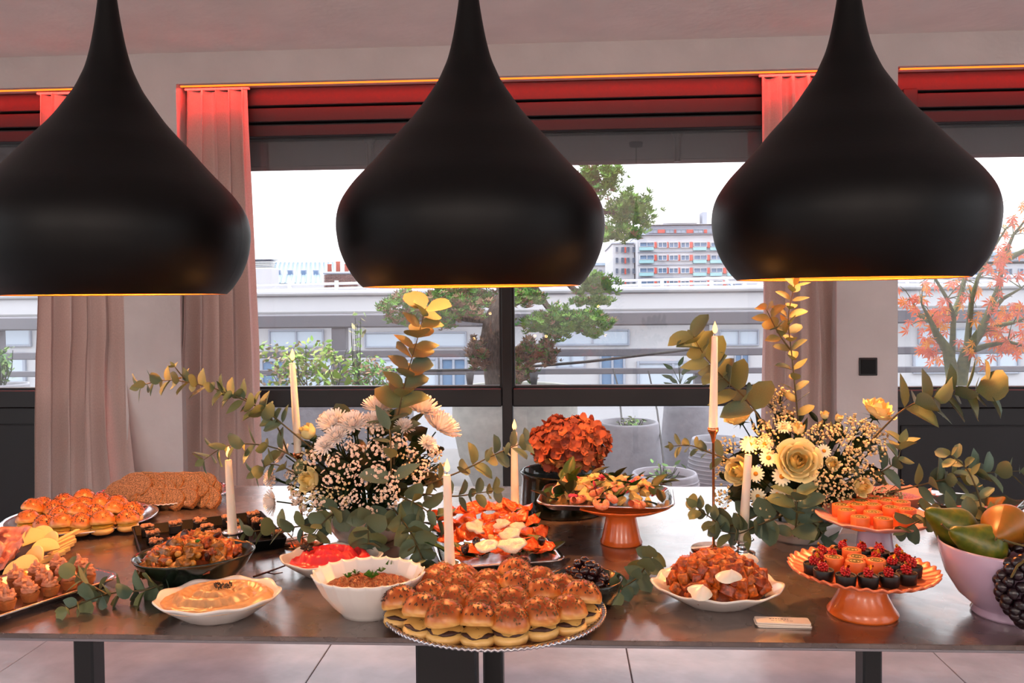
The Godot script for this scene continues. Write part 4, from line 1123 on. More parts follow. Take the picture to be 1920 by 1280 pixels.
# ---------------------------------------------------------------- buns
func bun(called: String, label: String, kind: String, v: int, at: Vector3, turn: float, group: String, s := 1.0) -> Node3D:
	var t := thing(called, label, "bun", at, turn, group)
	var nz := noise(3.0, 40 + v)
	var open: float = [0.10, 0.16, 0.32, 0.05][v]
	var key := "bun%s%d" % [kind, v]
	var hot := kind == "meat"
	if not meshes.has(key + "b"):
		var m := MB.new()
		m.lathe([[0.0, 0.0], [0.018, 0.0], [0.0245, 0.003], [0.0275, 0.009], [0.0265, 0.014], [0.020, 0.0165], [0.0, 0.017]].map(func(q): return Vector2(q[0], q[1])), 22, func(a, r, y, w):
			var k: float = 1.0 + 0.11 * nz.get_noise_2d(cos(a) * 9.0, sin(a) * 9.0)
			return Vector3(cos(a) * r * k, y, sin(a) * r * k), func(u, w, p): return lin(0.66, 0.40, 0.17).lerp(lin(0.88, 0.70, 0.42), clampf(p.y / 0.011 + 0.5 * nz.get_noise_3dv(p * 200.0), 0, 1)))
		meshes[key + "b"] = m.done()
		var f := MB.new()
		f.grid(26, 6, func(u, w):
			var a: float = u * TAU
			var r: float = sin(w * PI) * (0.0255 + 0.003 * nz.get_noise_2d(cos(a) * 20.0, sin(a) * 20.0 + 5.0))
			return Vector3(cos(a) * r, (0.0180 if hot else 0.0195) - cos(w * PI) * (0.0052 if hot else 0.0062) + 0.002 * nz.get_noise_2d(a * 9.0, 3.0), sin(a) * r))
		meshes[key + "f"] = f.done()
		var c := MB.new()
		c.grid(22, 3, func(u, w):
			var a: float = u * TAU
			var r: float = w * (0.0240 + 0.003 * sin(a * 4.0 + v))
			return Vector3(cos(a) * r, 0.0236 - 0.0045 * pow(w, 5.0) * (0.6 + 0.5 * sin(a * 4.0 + v)), sin(a) * r))
		meshes[key + "c"] = c.done()
		var d := MB.new()
		var dome := func(u, w):
			var a: float = u * TAU
			var th: float = lerpf(-0.42, PI / 2, w)
			var k: float = 1.0 + 0.05 * nz.get_noise_3d(cos(a) * 8.0, w * 8.0, sin(a) * 8.0)
			return Vector3(cos(a) * cos(th) * 0.0292 * k, 0.0255 + sin(th) * 0.0275 * (1.0 if th > 0 else 0.45) * k, sin(a) * cos(th) * 0.0292 * k)
		d.grid(28, 10, dome, false, func(u, w, p):
			var k: float = clampf((p.y - 0.0195) / 0.024 + 0.35 * nz.get_noise_3dv(p * 260.0), 0, 1)
			var pale := lin(0.88, 0.68, 0.39)
			var gold := lin(0.76, 0.42, 0.14)
			var brown := lin(0.54, 0.22, 0.06) if hot else lin(0.68, 0.34, 0.12)
			return pale.lerp(gold, clampf(k * 2.2, 0, 1)).lerp(brown, clampf(k * 1.7 - 0.62, 0, 1)))
		d.lathe([[0.0, 0.0215], [0.020, 0.0215], [0.0267, 0.0219]].map(func(q): return Vector2(q[0], q[1])), 22, null, func(u, w, p): return lin(0.93, 0.80, 0.55))
		meshes[key + "t"] = d.done()
		var se := MB.new()
		var r2 := RandomNumberGenerator.new()
		r2.seed = 90 + v
		for i in 120:
			var a := r2.randf_range(0, TAU)
			var w := 1.0 - pow(r2.randf(), 0.62) * 0.62
			var p: Vector3 = dome.call(a / TAU, w)
			var up := (p - Vector3(0, 0.0185, 0)).normalized()
			var b := Basis(up.cross(Vector3(0.3, 0.2, 0.9)).normalized(), r2.randf_range(0, 0)).orthonormalized()
			var x := up.cross(Vector3(cos(a * 7.0), 0.3, sin(a * 5.0))).normalized()
			var tx := Transform3D(Basis(x, up, x.cross(up)), p + up * 0.0003)
			var l := 0.0024
			var pts := [Vector3(l, 0, 0), Vector3(0, 0, l * 0.55), Vector3(-l, 0, 0), Vector3(0, 0, -l * 0.55)]
			for k in 4: se.tri(tx * Vector3(0, l * 0.55, 0), tx * pts[(k + 1) % 4], tx * pts[k])
		meshes[key + "s"] = se.done()
	part(t, "bun_bottom", meshes[key + "b"], mats.bun, xf(Vector3.ZERO, Vector3.ZERO, Vector3.ONE * s))
	var fo := part(t, "filling", meshes[key + "f"], mats.patty if hot else mats.egg_filling, xf(Vector3(0, 0, 0), Vector3.ZERO, Vector3.ONE * s))
	if hot: part(fo, "cheese_slice", meshes[key + "c"], mats.melted_cheese)
	# the lid leans back, opening to the front
	var bt := Basis(Vector3(1, 0, 0), -open) * Basis(Vector3(0, 0, 1), rf(-0.14, 0.14))
	var piv := Vector3(0, 0.0225, -0.024)
	var to := part(t, "bun_top", meshes[key + "t"], mats.bun, Transform3D(bt.scaled(Vector3.ONE * s), (piv - bt * piv) * s + Vector3(0, 0.0, 0)))
	part(to, "seeds", meshes[key + "s"], mats.seed if (v + int(hot)) % 3 else mats.seed_dark, Transform3D.IDENTITY, "stuff")
	return t

func row_label(i: int) -> String:
	return ORD[i] if i < ORD.size() else "last"

func build_buns() -> void:
	var at := tab(928, 1141, 0.018)
	at.y = TOP
	dish("silver_platter", "large oval silver platter with a beaded rim at the front edge, under the meat sliders", "platter", at, 0.180, 0.164, 0.0, PLATTER, mats.silver, 0, 0.0, 0.0, false, 480, 118)
	var g := "meat sliders on the front silver platter"
	var rows := {"front row": [[752, 1143], [791, 1162], [836, 1172], [896, 1177], [955, 1174], [1012, 1164], [1067, 1155], [1090, 1137]], "second row": [[806, 1130], [850, 1138], [907, 1146], [962, 1139], [1018, 1131], [1052, 1117]], "third row": [[812, 1106], [861, 1113], [912, 1123], [968, 1115], [1012, 1103]], "back row": [[866, 1093], [916, 1100], [965, 1091], [828, 1112 - 16]]}
	for name in rows:
		for i in rows[name].size():
			var q = rows[name][i]
			var p := tab(q[0], q[1] + 1, 0.03)
			p.y = TOP + 0.006
			var v: int = (i * 3 + rows[name].size()) % 4
			if name == "front row": v = [2, 2, 1, 2, 3, 0, 1, 2][i]
			bun("slider_bun", "seeded meat slider, %s from the left in the %s of the front platter" % [row_label(i) if name != "back row" or i != 3 else "leftmost", name], "meat", v, p, rf(-0.7, 0.7) + (0.6 if name == "front row" and i == 2 else 0.0), g, rf(1.0, 1.1))
	at = tab(153, 968, 0.018)
	at.y = TOP
	dish("silver_platter", "oval silver platter with a smooth rim at the far left, under the egg buns", "platter", at, 0.170, 0.160, 0.0, PLATTER, mats.silver, 0, 0.0, 0.0, false, 96)
	g = "egg buns on the left silver platter"
	rows = {"front row": [[52, 975], [84, 982], [116, 984], [151, 981], [192, 979], [240, 973]], "second row": [[60, 957], [112, 967], [146, 966], [178, 963], [214, 960], [248, 958]], "third row": [[79, 951], [100, 953], [134, 951], [157, 949], [187, 947], [219, 945]], "back row": [[119, 941], [158, 937], [190, 940]]}
	for name in rows:
		for i in rows[name].size():
			var q = rows[name][i]
			var p := tab(q[0], q[1] + 3, 0.028)
			p.y = TOP + 0.006
			bun("egg_bun", "seeded egg bun, %s from the left in the %s of the left platter" % [row_label(i), name], "egg", (i * 2 + name.length()) % 4, p, rf(-0.8, 0.8), g, rf(0.84, 0.92))

# ---------------------------------------------------------------- bread, cakes, cheese
func build_bread() -> void:
	var at := tab(305, 922, 0.018)
	at.y = TOP
	dish("silver_platter", "round silver platter at the back left, under the sliced brown bread", "platter", at, 0.172, 0.150, 0.0, PLATTER, mats.silver, 0, 0.0, 0.0, false, 300, 90)
	# a slice: loaf outline, pushed to 11 mm
	var o := PackedVector2Array()
	for q in [[-0.050, -0.022], [0.052, -0.022], [0.057, -0.012], [0.054, 0.006], [0.042, 0.020], [0.02, 0.028], [-0.012, 0.029], [-0.036, 0.023], [-0.052, 0.010], [-0.058, -0.008]]: o.append(Vector2(q[0], q[1]))
	var crumb := MB.new()
	crumb.prism(o, 0.0072, 0.0015)
	var big := PackedVector2Array()
	for p in o: big.append(p * 1.035)
	var cm := MB.new()
	cm.prism(big, 0.0062, 0.0012)
	var mc := crumb.done()
	var mk := cm.done()
	var spots := []
	for i in 8: spots.append([222 + i * 22.5, 930 + 4.0 * sin(i * 0.42), 0.022, 1.12, "front row"])
	for i in 8: spots.append([230 + i * 21.0, 915 + 2.0 * sin(i * 0.45), 0.036, 1.2, "middle row"])
	for i in 7: spots.append([252 + i * 19.0, 905 - 1.0 * sin(i * 0.5), 0.048, 1.25, "back row"])
	for i in spots.size():
		var q = spots[i]
		var p := tab(q[0] + 6, q[1] + rf(-2.5, 2.5), q[2])
		var b := Basis.from_euler(Vector3(0, -0.45 + rf(-0.2, 0.2), 0)) * Basis(Vector3.FORWARD, 0.10 + rf(-0.1, 0.1)) * Basis(Vector3.RIGHT, -q[3] + 0.22 + rf(-0.12, 0.12))
		var t := thing("bread_slice", "slice of brown seeded bread, %s from the left in the %s of the platter" % [row_label(i % 8), q[4]], "bread", p, 0.0, "sliced bread on the back left platter")
		t.basis = b
		part(t, "crumb", mc, mats.bread_crumb)
		part(t, "crust", mk, mats.bread_crust)

func build_cakes() -> void:
	var bl := tab(246, 988, 0.02); var br := tab(495, 958, 0.02); var fr := tab(533, 1010, 0.02); var fl := tab(266, 1048, 0.02)
	var at := (bl + br + fr + fl) * 0.25
	at.y = TOP
	var ex := ((br + fr) - (bl + fl)) * 0.5
	var ez := ((fl + fr) - (bl + br)) * 0.5
	var turn := atan2(-ex.z, ex.x)
	var t := tray("cake_tray", "black rectangular tray holding rows of small walnut cakes", at, ex.length(), ez.length(), 0.008, turn, [[0.006, 0.0], [0.0, 0.02], [0.0, 0.022], [0.003, 0.022], [0.008, 0.003], [0.02, 0.003]], mats.tray_black)
	var cake := box_mesh(Vector3(0.026, 0.020, 0.022), 0.002)
	var tops := []
	for v in 3:
		var m := MB.new()
		var nz := noise(8.0, 60 + v)
		for k in 10: m.blob(Transform3D(Basis.from_euler(Vector3(rf(-0.5, 0.5), rf(0, 6), rf(-0.5, 0.5))), Vector3(-0.009 + 0.006 * (k % 4), 0.0125 + rf(-0.001, 0.003), -0.007 + 0.007 * (k / 4))), Vector3(0.0062, 0.0036, 0.0042), nz, 0.6, 8, 5)
		tops.append(m.done())
	for c in 5:
		for r in 4:
			if (c == 1 and r == 1) or (c == 3 and r == 3): continue
			var x := lerpf(-0.40, 0.40, c / 4.0) * ex.length() + rf(-0.004, 0.004) + r * 0.004
			var z := lerpf(-0.36, 0.36, r / 3.0) * ez.length() + rf(-0.003, 0.003)
			var p := at + Basis(Vector3.UP, turn) * Vector3(x, 0.014, z)
			var k := thing("walnut_cake", "small chocolate cake square topped with walnuts, %s row from the left, %s from the back" % [ORD[c], ORD[r]], "cake", p, turn + rf(-0.15, 0.15), "walnut cakes on the black tray")
			part(k, "cake", cake, mats.chocolate)
			part(k, "walnut_topping", tops[(c + r) % 3], mats.walnut)

func curved_sheet(w: float, d: float, th: float, wave: float, sd: int, fold := 0.0) -> ArrayMesh:   # a thin soft slice with rounded outline
	var key := "sheet%s" % [[w, d, th, wave, sd, fold]]
	if meshes.has(key): return meshes[key]
	var nz := noise(2.2, sd)
	var m := MB.new()
	for side in [1.0, -1.0]:
		m.grid(18, 5, func(u, v):
			var a: float = u * TAU
			var r: float = v * (1.0 + 0.13 * nz.get_noise_2d(cos(a) * 2.0, sin(a) * 2.0))
			var x: float = cos(a) * r * w * 0.5
			var z: float = sin(a) * r * d * 0.5
			var y: float = wave * nz.get_noise_2d(x * 16.0 + 7.0, z * 16.0) + fold * x * x / w
			return Vector3(x, y + side * th * 0.5 * sqrt(maxf(0.0, 1.0 - pow(v, 6.0))), z), side > 0)
	meshes[key] = m.done()
	return meshes[key]

func build_cheese() -> void:
	var at := tab(-45, 1036, 0.01)
	at.y = TOP
	dish("slate_plate", "flat round black plate cut by the left edge, under ham and cheese", "plate", at, 0.172, 0.125, 0.0, [[0.0, 0.0], [0.97, 0.0], [1.0, 0.003], [1.0, 0.008], [0.98, 0.010], [0.0, 0.010]], mats.slate)
	for q in [[12, 1036, 0.4, 0.035], [-8, 1010, -0.5, 0.05], [30, 1008, 0.1, 0.046], [-30, 1045, 0.8, 0.035], [10, 1052, -0.2, 0.022], [-60, 1020, 0.5, 0.05]]:
		var p := tab(q[0], q[1], q[3])
		single("ham_slice", "folded slice of pink ham on the black plate at the left edge", "ham", curved_sheet(0.075, 0.055, 0.003, 0.012, int(q[0]) + 70, 1.2), mats.ham, Transform3D(Basis.from_euler(Vector3(0.55, q[2], 0.15)), p), "ham slices on the black plate")
	for q in [[48, 1056, 0.2, 0.03, 0], [66, 1040, -0.4, 0.034, 1], [84, 1024, 0.5, 0.04, 0], [62, 1006, 0.9, 0.05, 1], [78, 1000, 0.2, 0.052, 0], [95, 1012, -0.5, 0.045, 1], [34, 1066, 0.3, 0.018, 1]]:
		var p := tab(q[0], q[1], q[3])
		var o := PackedVector2Array()
		for k in 13: o.append(Vector2(cos(PI * k / 12.0) * 0.026, sin(PI * k / 12.0) * 0.03 - 0.012))
		if not meshes.has("wedge"):
			var m := MB.new()
			m.prism(o, 0.002, 0.0006)
			meshes["wedge"] = m.done()
		single("cheese_slice", "thin pale yellow half-round cheese slice leaning on the black plate", "cheese", meshes.wedge, mats.cheese, Transform3D(Basis.from_euler(Vector3(-0.75 + 0.2 * q[4], q[2], 0.2 * q[2])), p), "cheese slices on the black plate")
	for q in [[104, 1018, 146, 994, 0.030, "topmost"], [100, 1025, 138, 1006, 0.026, "second from the top"], [98, 1034, 140, 1012, 0.020, "third from the top"], [92, 1042, 136, 1018, 0.016, "fourth from the top"], [80, 1050, 129, 1027, 0.013, "fifth from the top"], [72, 1056, 120, 1034, 0.0125, "lowest"]]:
		var a := tab(q[0], q[1], q[4])
		var b := tab(q[2], q[3], q[4] + 0.002)
		var d := b - a
		single("cheese_stick", "long pale cheese stick on the left plate, %s of the fan" % q[5], "cheese", box_mesh(Vector3(d.length(), 0.009, 0.009), 0.001), mats.cheese_stick, Transform3D(Basis(Vector3.UP, atan2(-d.z, d.x)), (a + b) * 0.5), "cheese sticks fanned on the black plate")

func build_muffins() -> void:
	var a := tab(-70, 1178, 0.015)       # front long edge, left to right
	var b := tab(236, 1078, 0.015)
	var c := tab(112, 1046, 0.015)       # back right corner
	var d := (b - a)
	d.y = 0
	var turn := atan2(-d.z, d.x)
	var dir := d.normalized()
	var side := dir.cross(Vector3.UP)
	var wd := absf((c - b).dot(side)) * 0.96
	var ln := 0.46
	var mid := b - dir * (ln * 0.5) - side * (wd * 0.5) * signf((b - c).dot(side))
	mid.y = TOP
	tray("silver_tray", "long silver tray at the left front corner, full of mini muffins", mid, ln, wd, 0.035, turn, [[0.022, 0.0], [0.010, 0.010], [0.0, 0.013], [-0.001, 0.015], [0.001, 0.017], [0.010, 0.0145], [0.021, 0.005], [0.03, 0.0035]], mats.silver)
	var cup := MB.new()
	cup.lathe([[0.0, 0.0], [0.012, 0.0], [0.0135, 0.002], [0.0178, 0.016], [0.0185, 0.018], [0.016, 0.021], [0.0, 0.022]].map(func(q): return Vector2(q[0], q[1])), 26, func(t, r, y, w): return Vector3(cos(t) * r * (1.0 + 0.02 * cos(t * 13.0)), y, sin(t) * r * (1.0 + 0.02 * cos(t * 13.0))))
	var cm := cup.done()
	var creams := []
	for v in 3:
		var m := MB.new()
		var nz := noise(5.0, 80 + v)
		m.blob(Transform3D(Basis.IDENTITY, Vector3(0, 0.026, 0)), Vector3(0.0165, 0.009, 0.0165), nz, 0.55, 18, 12)
		for k in 7: m.blob(Transform3D(any_turn(), Vector3(cos(k * 0.9) * 0.011, 0.030 + 0.002 * (k % 3), sin(k * 0.9) * 0.011)), Vector3(0.007, 0.004, 0.0045), nz, 0.7, 8, 6)
		m.blob(Transform3D(Basis(Vector3.FORWARD, 0.3 * (v - 1)), Vector3(0.002 * v, 0.038, 0)), Vector3(0.0065, 0.009 + 0.002 * v, 0.0055), nz, 0.8, 10, 8)
		creams.append(m.done())
	for r in 3:
		for i in 11:
			var p := mid + dir * ((i - 5.0) * 0.0385 + rf(-0.004, 0.004) + (0.018 if r == 1 else 0.0)) + side * ((r - 1) * wd * 0.25 + rf(-0.003, 0.003))
			p.y = TOP + 0.0045
			var t := thing("mini_muffin", "mini muffin with piped cream, %s from the right end in the %s row" % [ORD[10 - i], ["back", "middle", "front"][r]], "muffin", p, rf(0, TAU), "mini muffins on the silver tray")
			part(t, "muffin", cm, mats.muffin, xf(Vector3.ZERO, Vector3.ZERO, Vector3.ONE * 0.82))
			part(t, "piped_cream", creams[(i + r) % 3], mats.muffin_cream, xf(Vector3.ZERO, Vector3.ZERO, Vector3.ONE * 0.82))

# ---------------------------------------------------------------- bowls and dips
func chunk_mesh(kind: String, v: int) -> ArrayMesh:
	var key := "chunk%s%d" % [kind, v]
	if meshes.has(key): return meshes[key]
	var m := MB.new()
	var nz := noise(1.4, 300 + v)
	match kind:
		"cube": m.blob(Transform3D.IDENTITY, Vector3(0.0125, 0.0095, 0.011) * (0.88 + 0.12 * v), nz, 0.35, 14, 9, 0.3)
		"lump": m.blob(Transform3D.IDENTITY, Vector3(0.0145, 0.0095, 0.0105) * (0.85 + 0.12 * v), nz, 0.95, 13, 9, 0.55)
		"pea": m.blob(Transform3D.IDENTITY, Vector3(0.0062, 0.0058, 0.006), nz, 0.2, 9, 6)
		"strip": m.blob(Transform3D.IDENTITY, Vector3(0.016, 0.004, 0.007), nz, 0.7, 10, 6)
		"olive": m.blob(Transform3D.IDENTITY, Vector3(0.0105, 0.0078, 0.0078), nz, 0.06, 14, 9)
		"grape": m.blob(Transform3D.IDENTITY, Vector3(0.0094, 0.0086, 0.0086), nz, 0.04, 14, 9)
		"wedge": m.prism(PackedVector2Array([Vector2(-0.016, -0.008), Vector2(0.016, -0.010), Vector2(0.019, 0.004), Vector2(0.0, 0.013), Vector2(-0.017, 0.003)]), 0.007 + 0.001 * v, 0.0015)
		"sprig":
			for k in 7:
				var a := k * 0.9
				m.quad(Vector3.ZERO, Vector3(cos(a) * 0.004, 0.006 + 0.001 * k, sin(a) * 0.004 + 0.0015), Vector3(cos(a) * 0.011, 0.006 + 0.002 * (k % 3), sin(a) * 0.011), Vector3(cos(a) * 0.004 + 0.001, 0.005, sin(a) * 0.004 - 0.0015))
	meshes[key] = m.done()
	return meshes[key]

# pieces heaped on an oval: sunflower places, dome of height h
func heap(n: int, at: Vector3, ax: float, az: float, turn: float, h: float, made: Callable, flat := 0.7) -> void:
	for i in n:
		var r := sqrt((i + 0.5) / n)
		var a := i * 2.39996 + 0.3
		var p := Vector3(cos(a) * r * ax, h * pow(maxf(0.0, 1.0 - r * r), flat) + rf(-0.003, 0.003), sin(a) * r * az)
		made.call(i, at + Basis(Vector3.UP, turn) * p, r)

func mound(ax: float, az: float, h: float, flat := 0.7) -> ArrayMesh:
	var m := MB.new()
	m.grid(36, 8, func(u, w):
		var r: float = 1.0 - w
		return Vector3(cos(u * TAU) * r * ax, h * pow(maxf(0.0, 1.0 - r * r), flat), sin(u * TAU) * r * az))
	return m.done()

func build_bowls() -> void:
	# curry
	var at := tab(365, 1040, 0.06); at.y = TOP
	dish("curry_bowl", "dark speckled oval bowl in front of the walnut cakes, heaped with squash curry", "bowl", at, 0.107, 0.088, 0.42, scaled(BOWL, 0.95), mats.dark_glaze)
	var top := at + Vector3(0, 0.044, 0)
	single("curry_sauce", "brown curry sauce under the squash pieces in the dark oval bowl", "sauce", mound(0.084, 0.067, 0.034), mats.sauce, xf(top - Vector3(0, 0.004, 0), Vector3(0, 0.42, 0)))
	heap(80, top, 0.083, 0.066, 0.42, 0.042, func(i, p, r):
		var b := any_turn()
		if i % 7 == 3 or i % 7 == 5: single("chickpea", "round golden chickpea among the squash in the dark oval bowl", "chickpea", chunk_mesh("pea", i % 2), mats.chickpea, Transform3D(b, p + Vector3(0, 0.004, 0)), "chickpeas in the curry bowl")
		elif i % 9 == 4: single("onion_piece", "dark cooked onion piece on the squash curry", "onion", chunk_mesh("strip", i % 3), mats.onion, Transform3D(b, p + Vector3(0, 0.005, 0)), "onion pieces in the curry bowl")
		else: single("squash_piece", "soft orange squash piece heaped in the dark oval bowl", "squash", chunk_mesh("lump", i % 3), mats["squash_%d" % (i % 3)], Transform3D(b, p), "squash pieces in the curry bowl"))
	for q in [[352, 1012], [362, 1008], [325, 1020], [378, 1010], [366, 1022]]:
		single("herb_sprig", "bright green herb sprig on top of the squash curry", "herb", chunk_mesh("sprig", 0), mats.herb, Transform3D(Basis(Vector3.UP, rf(0, 6)), tab(q[0], q[1], 0.085)), "herb sprigs on the squash curry")
	# hummus
	at = tab(409, 1115, 0.035); at.y = TOP
	dish("hummus_dish", "white dish with a wavy rim at the front, filled with beige hummus", "dish", at, 0.101, 0.086, 0.22, scaled(SHALLOW, 0.9), mats.porcelain, 9, 0.022, 0.0022)
	dip("hummus", "beige hummus swirled in the front white dish around dark seeds", at + Vector3(0, 0.028, 0), 0.093, 0.079, 0.22, 0.015, mats.hummus, 0.0052)
	var gn := MB.new()
	var nz := noise(3.0, 9)
	for k in 60: gn.blob(Transform3D(any_turn(), Vector3(rf(-0.014, 0.014), rf(0, 0.005), rf(-0.012, 0.012))), Vector3(0.0022, 0.0012, 0.0014), nz, 0.2, 5, 4)
	single("seed_garnish", "small dark pile of seeds in the middle of the hummus", "seeds", gn.done(), mats.seed_dark, xf(at + Vector3(0.002, 0.0445, -0.012)), "", "stuff")
	# beetroot dip
	at = tab(622, 1042, 0.034); at.y = TOP
	dish("beetroot_dish", "white dish with a wavy rim holding bright pink dip, under the left bouquet", "dish", at, 0.096, 0.080, 0.1, scaled(SHALLOW, 0.85), mats.porcelain, 8, 0.026, 0.0025)
	dip("beetroot_dip", "bright pink beetroot dip swirled in the white dish under the bouquet", at + Vector3(0, 0.022, 0), 0.080, 0.065, 0.1, 0.022, mats.beet_dip, 0.008)
	var sa := MB.new()
	for k in 8: sa.blob(Transform3D(Basis(Vector3.UP, k * TAU / 8) * Basis(Vector3.FORWARD, -0.3), Basis(Vector3.UP, k * TAU / 8) * Vector3(0.006, 0.002, 0)), Vector3(0.006, 0.002, 0.0022), nz, 0.1, 6, 4)
	single("star_anise", "dark star anise on the pink beetroot dip", "spice", sa.done(), mats.star_anise, xf(tab(574, 1029, 0.046), Vector3(0.2, 0, -0.3), Vector3.ONE * 1.25))
	# bean dip
	at = tab(691, 1076, 0.065); at.y = TOP
	dish("bean_bowl", "deep white fluted bowl with red-brown bean dip, left of the front sliders", "bowl", at, 0.094, 0.082, 0.0, scaled(BOWL, 1.02), mats.porcelain, 22, 0.018, 0.0014, true, 220)
	dip("bean_dip", "red-brown bean dip with green dill in the white fluted bowl", at + Vector3(0, 0.044, 0), 0.076, 0.066, 0.0, 0.010, mats.bean_dip, 0.006)
	for q in [[697, 1084, 1.3], [735, 1062, 1.2], [652, 1083, 0.8], [668, 1076, 0.7], [715, 1072, 0.8]]:
		single("dill_sprig", "feathery green dill sprig on the bean dip", "herb", chunk_mesh("sprig", 0), mats.herb, Transform3D(Basis(Vector3.UP, rf(0, 6)).scaled(Vector3.ONE * q[2]), tab(q[0], q[1], 0.053)), "dill sprigs on the bean dip")
	# olives
	at = tab(1097, 1083, 0.042); at.y = TOP
	dish("olive_bowl", "small dark speckled bowl heaped with purple olives", "bowl", at, 0.064, 0.060, 0.0, [[0.0, 0.0], [0.7, 0.0], [0.78, 0.004], [0.93, 0.022], [1.0, 0.040], [0.99, 0.0435], [0.95, 0.042], [0.88, 0.024], [0.72, 0.009], [0.0, 0.007]], mats.dark_glaze)
	for layer in 3:
		heap([26, 22, 15][layer], at + Vector3(0, [0.024, 0.036, 0.044][layer], 0), [0.050, 0.044, 0.032][layer], [0.046, 0.040, 0.030][layer], layer * 1.0, [0.008, 0.016, 0.023][layer], func(i, p, r): single("olive", "shiny dark purple olive in the small speckled bowl", "olive", chunk_mesh("olive", 0), mats.olive, Transform3D(Basis.from_euler(Vector3(rf(-0.5, 0.5), rf(0, 6), rf(-0.6, 0.6))), p), "olives in the small bowl"))
	# sweet potato
	at = tab(1344, 1094, 0.032); at.y = TOP
	dish("potato_plate", "white plate with a wavy rim and pointed ends under roasted sweet potato", "plate", at, 0.110, 0.092, -0.08, scaled(SHALLOW, 0.82), mats.porcelain, 10, 0.024, 0.0025)
	top = at + Vector3(0, 0.027, 0)
	single("potato_glaze", "dark roasted glaze under the sweet potato cubes on the white plate", "sauce", mound(0.080, 0.065, 0.040), mats.sauce, xf(top - Vector3(0, 0.006, 0)))
	heap(96, top, 0.079, 0.063, -0.08, 0.050, func(i, p, r): single("potato_cube", "roasted orange sweet potato cube on the white wavy plate", "sweet potato", chunk_mesh("cube", i % 3), mats["potato_%d" % (i % 3)], Transform3D(any_turn().scaled(Vector3.ONE * rf(0.85, 1.08)), p), "sweet potato cubes on the white plate"))
	for q in [[1365, 1083, 0.066, 0.95, "in the middle of"], [1398, 1052, 0.062, 1.0, "at the back right of"], [1264, 1076, 0.045, 0.9, "at the left end of"], [1312, 1112, 0.043, 1.0, "at the front rim of"]]:
		var m := MB.new()
		m.grid(20, 9, func(u, w):
			var a: float = u * TAU
			var r: float = (1.0 - w) * (0.017 + 0.003 * sin(a * 2.0 + q[0]) + 0.002 * cos(a * 3.0))
			return Vector3(cos(a) * r * 1.25 + 0.004 * w, 0.013 * pow(sin(w * PI / 2), 0.8) + 0.004 * pow(w, 6.0), sin(a) * r))
		single("yoghurt_dollop", "white yoghurt dollop %s the sweet potato heap" % q[4], "yoghurt", m.done(), mats.yoghurt, Transform3D(Basis.from_euler(Vector3(0.3, rf(-0.4, 0.4), 0)).scaled(Vector3.ONE * q[3]), tab(q[0], q[1], q[2])))

func dip(called: String, label: String, at: Vector3, ax: float, az: float, turn: float, h: float, m: Material, wave: float) -> void:
	var mb := MB.new()
	var nz := noise(3.0, called.length())
	mb.grid(72, 22, func(u, w):
		var r: float = 1.0 - w
		var a: float = u * TAU
		var sp: float = sin(r * 17.0 - a * 1.0 + 1.5 * nz.get_noise_2d(cos(a) * r * 2.0, sin(a) * r * 2.0))
		if called == "bean_dip": sp = 1.6 * nz.get_noise_2d(cos(a) * r * 9.0, sin(a) * r * 9.0)
		return Vector3(cos(a) * r * ax, h * pow(maxf(0.0, 1.0 - r * r), 0.6) * (0.92 if called == "hummus" and r < 0.15 else 1.0) + wave * sp * (1.0 - pow(r, 6.0)) * minf(r * 4.0, 1.0), sin(a) * r * az))
	single(called, label, "dip", mb.done(), m, xf(at, Vector3(0, turn, 0)))

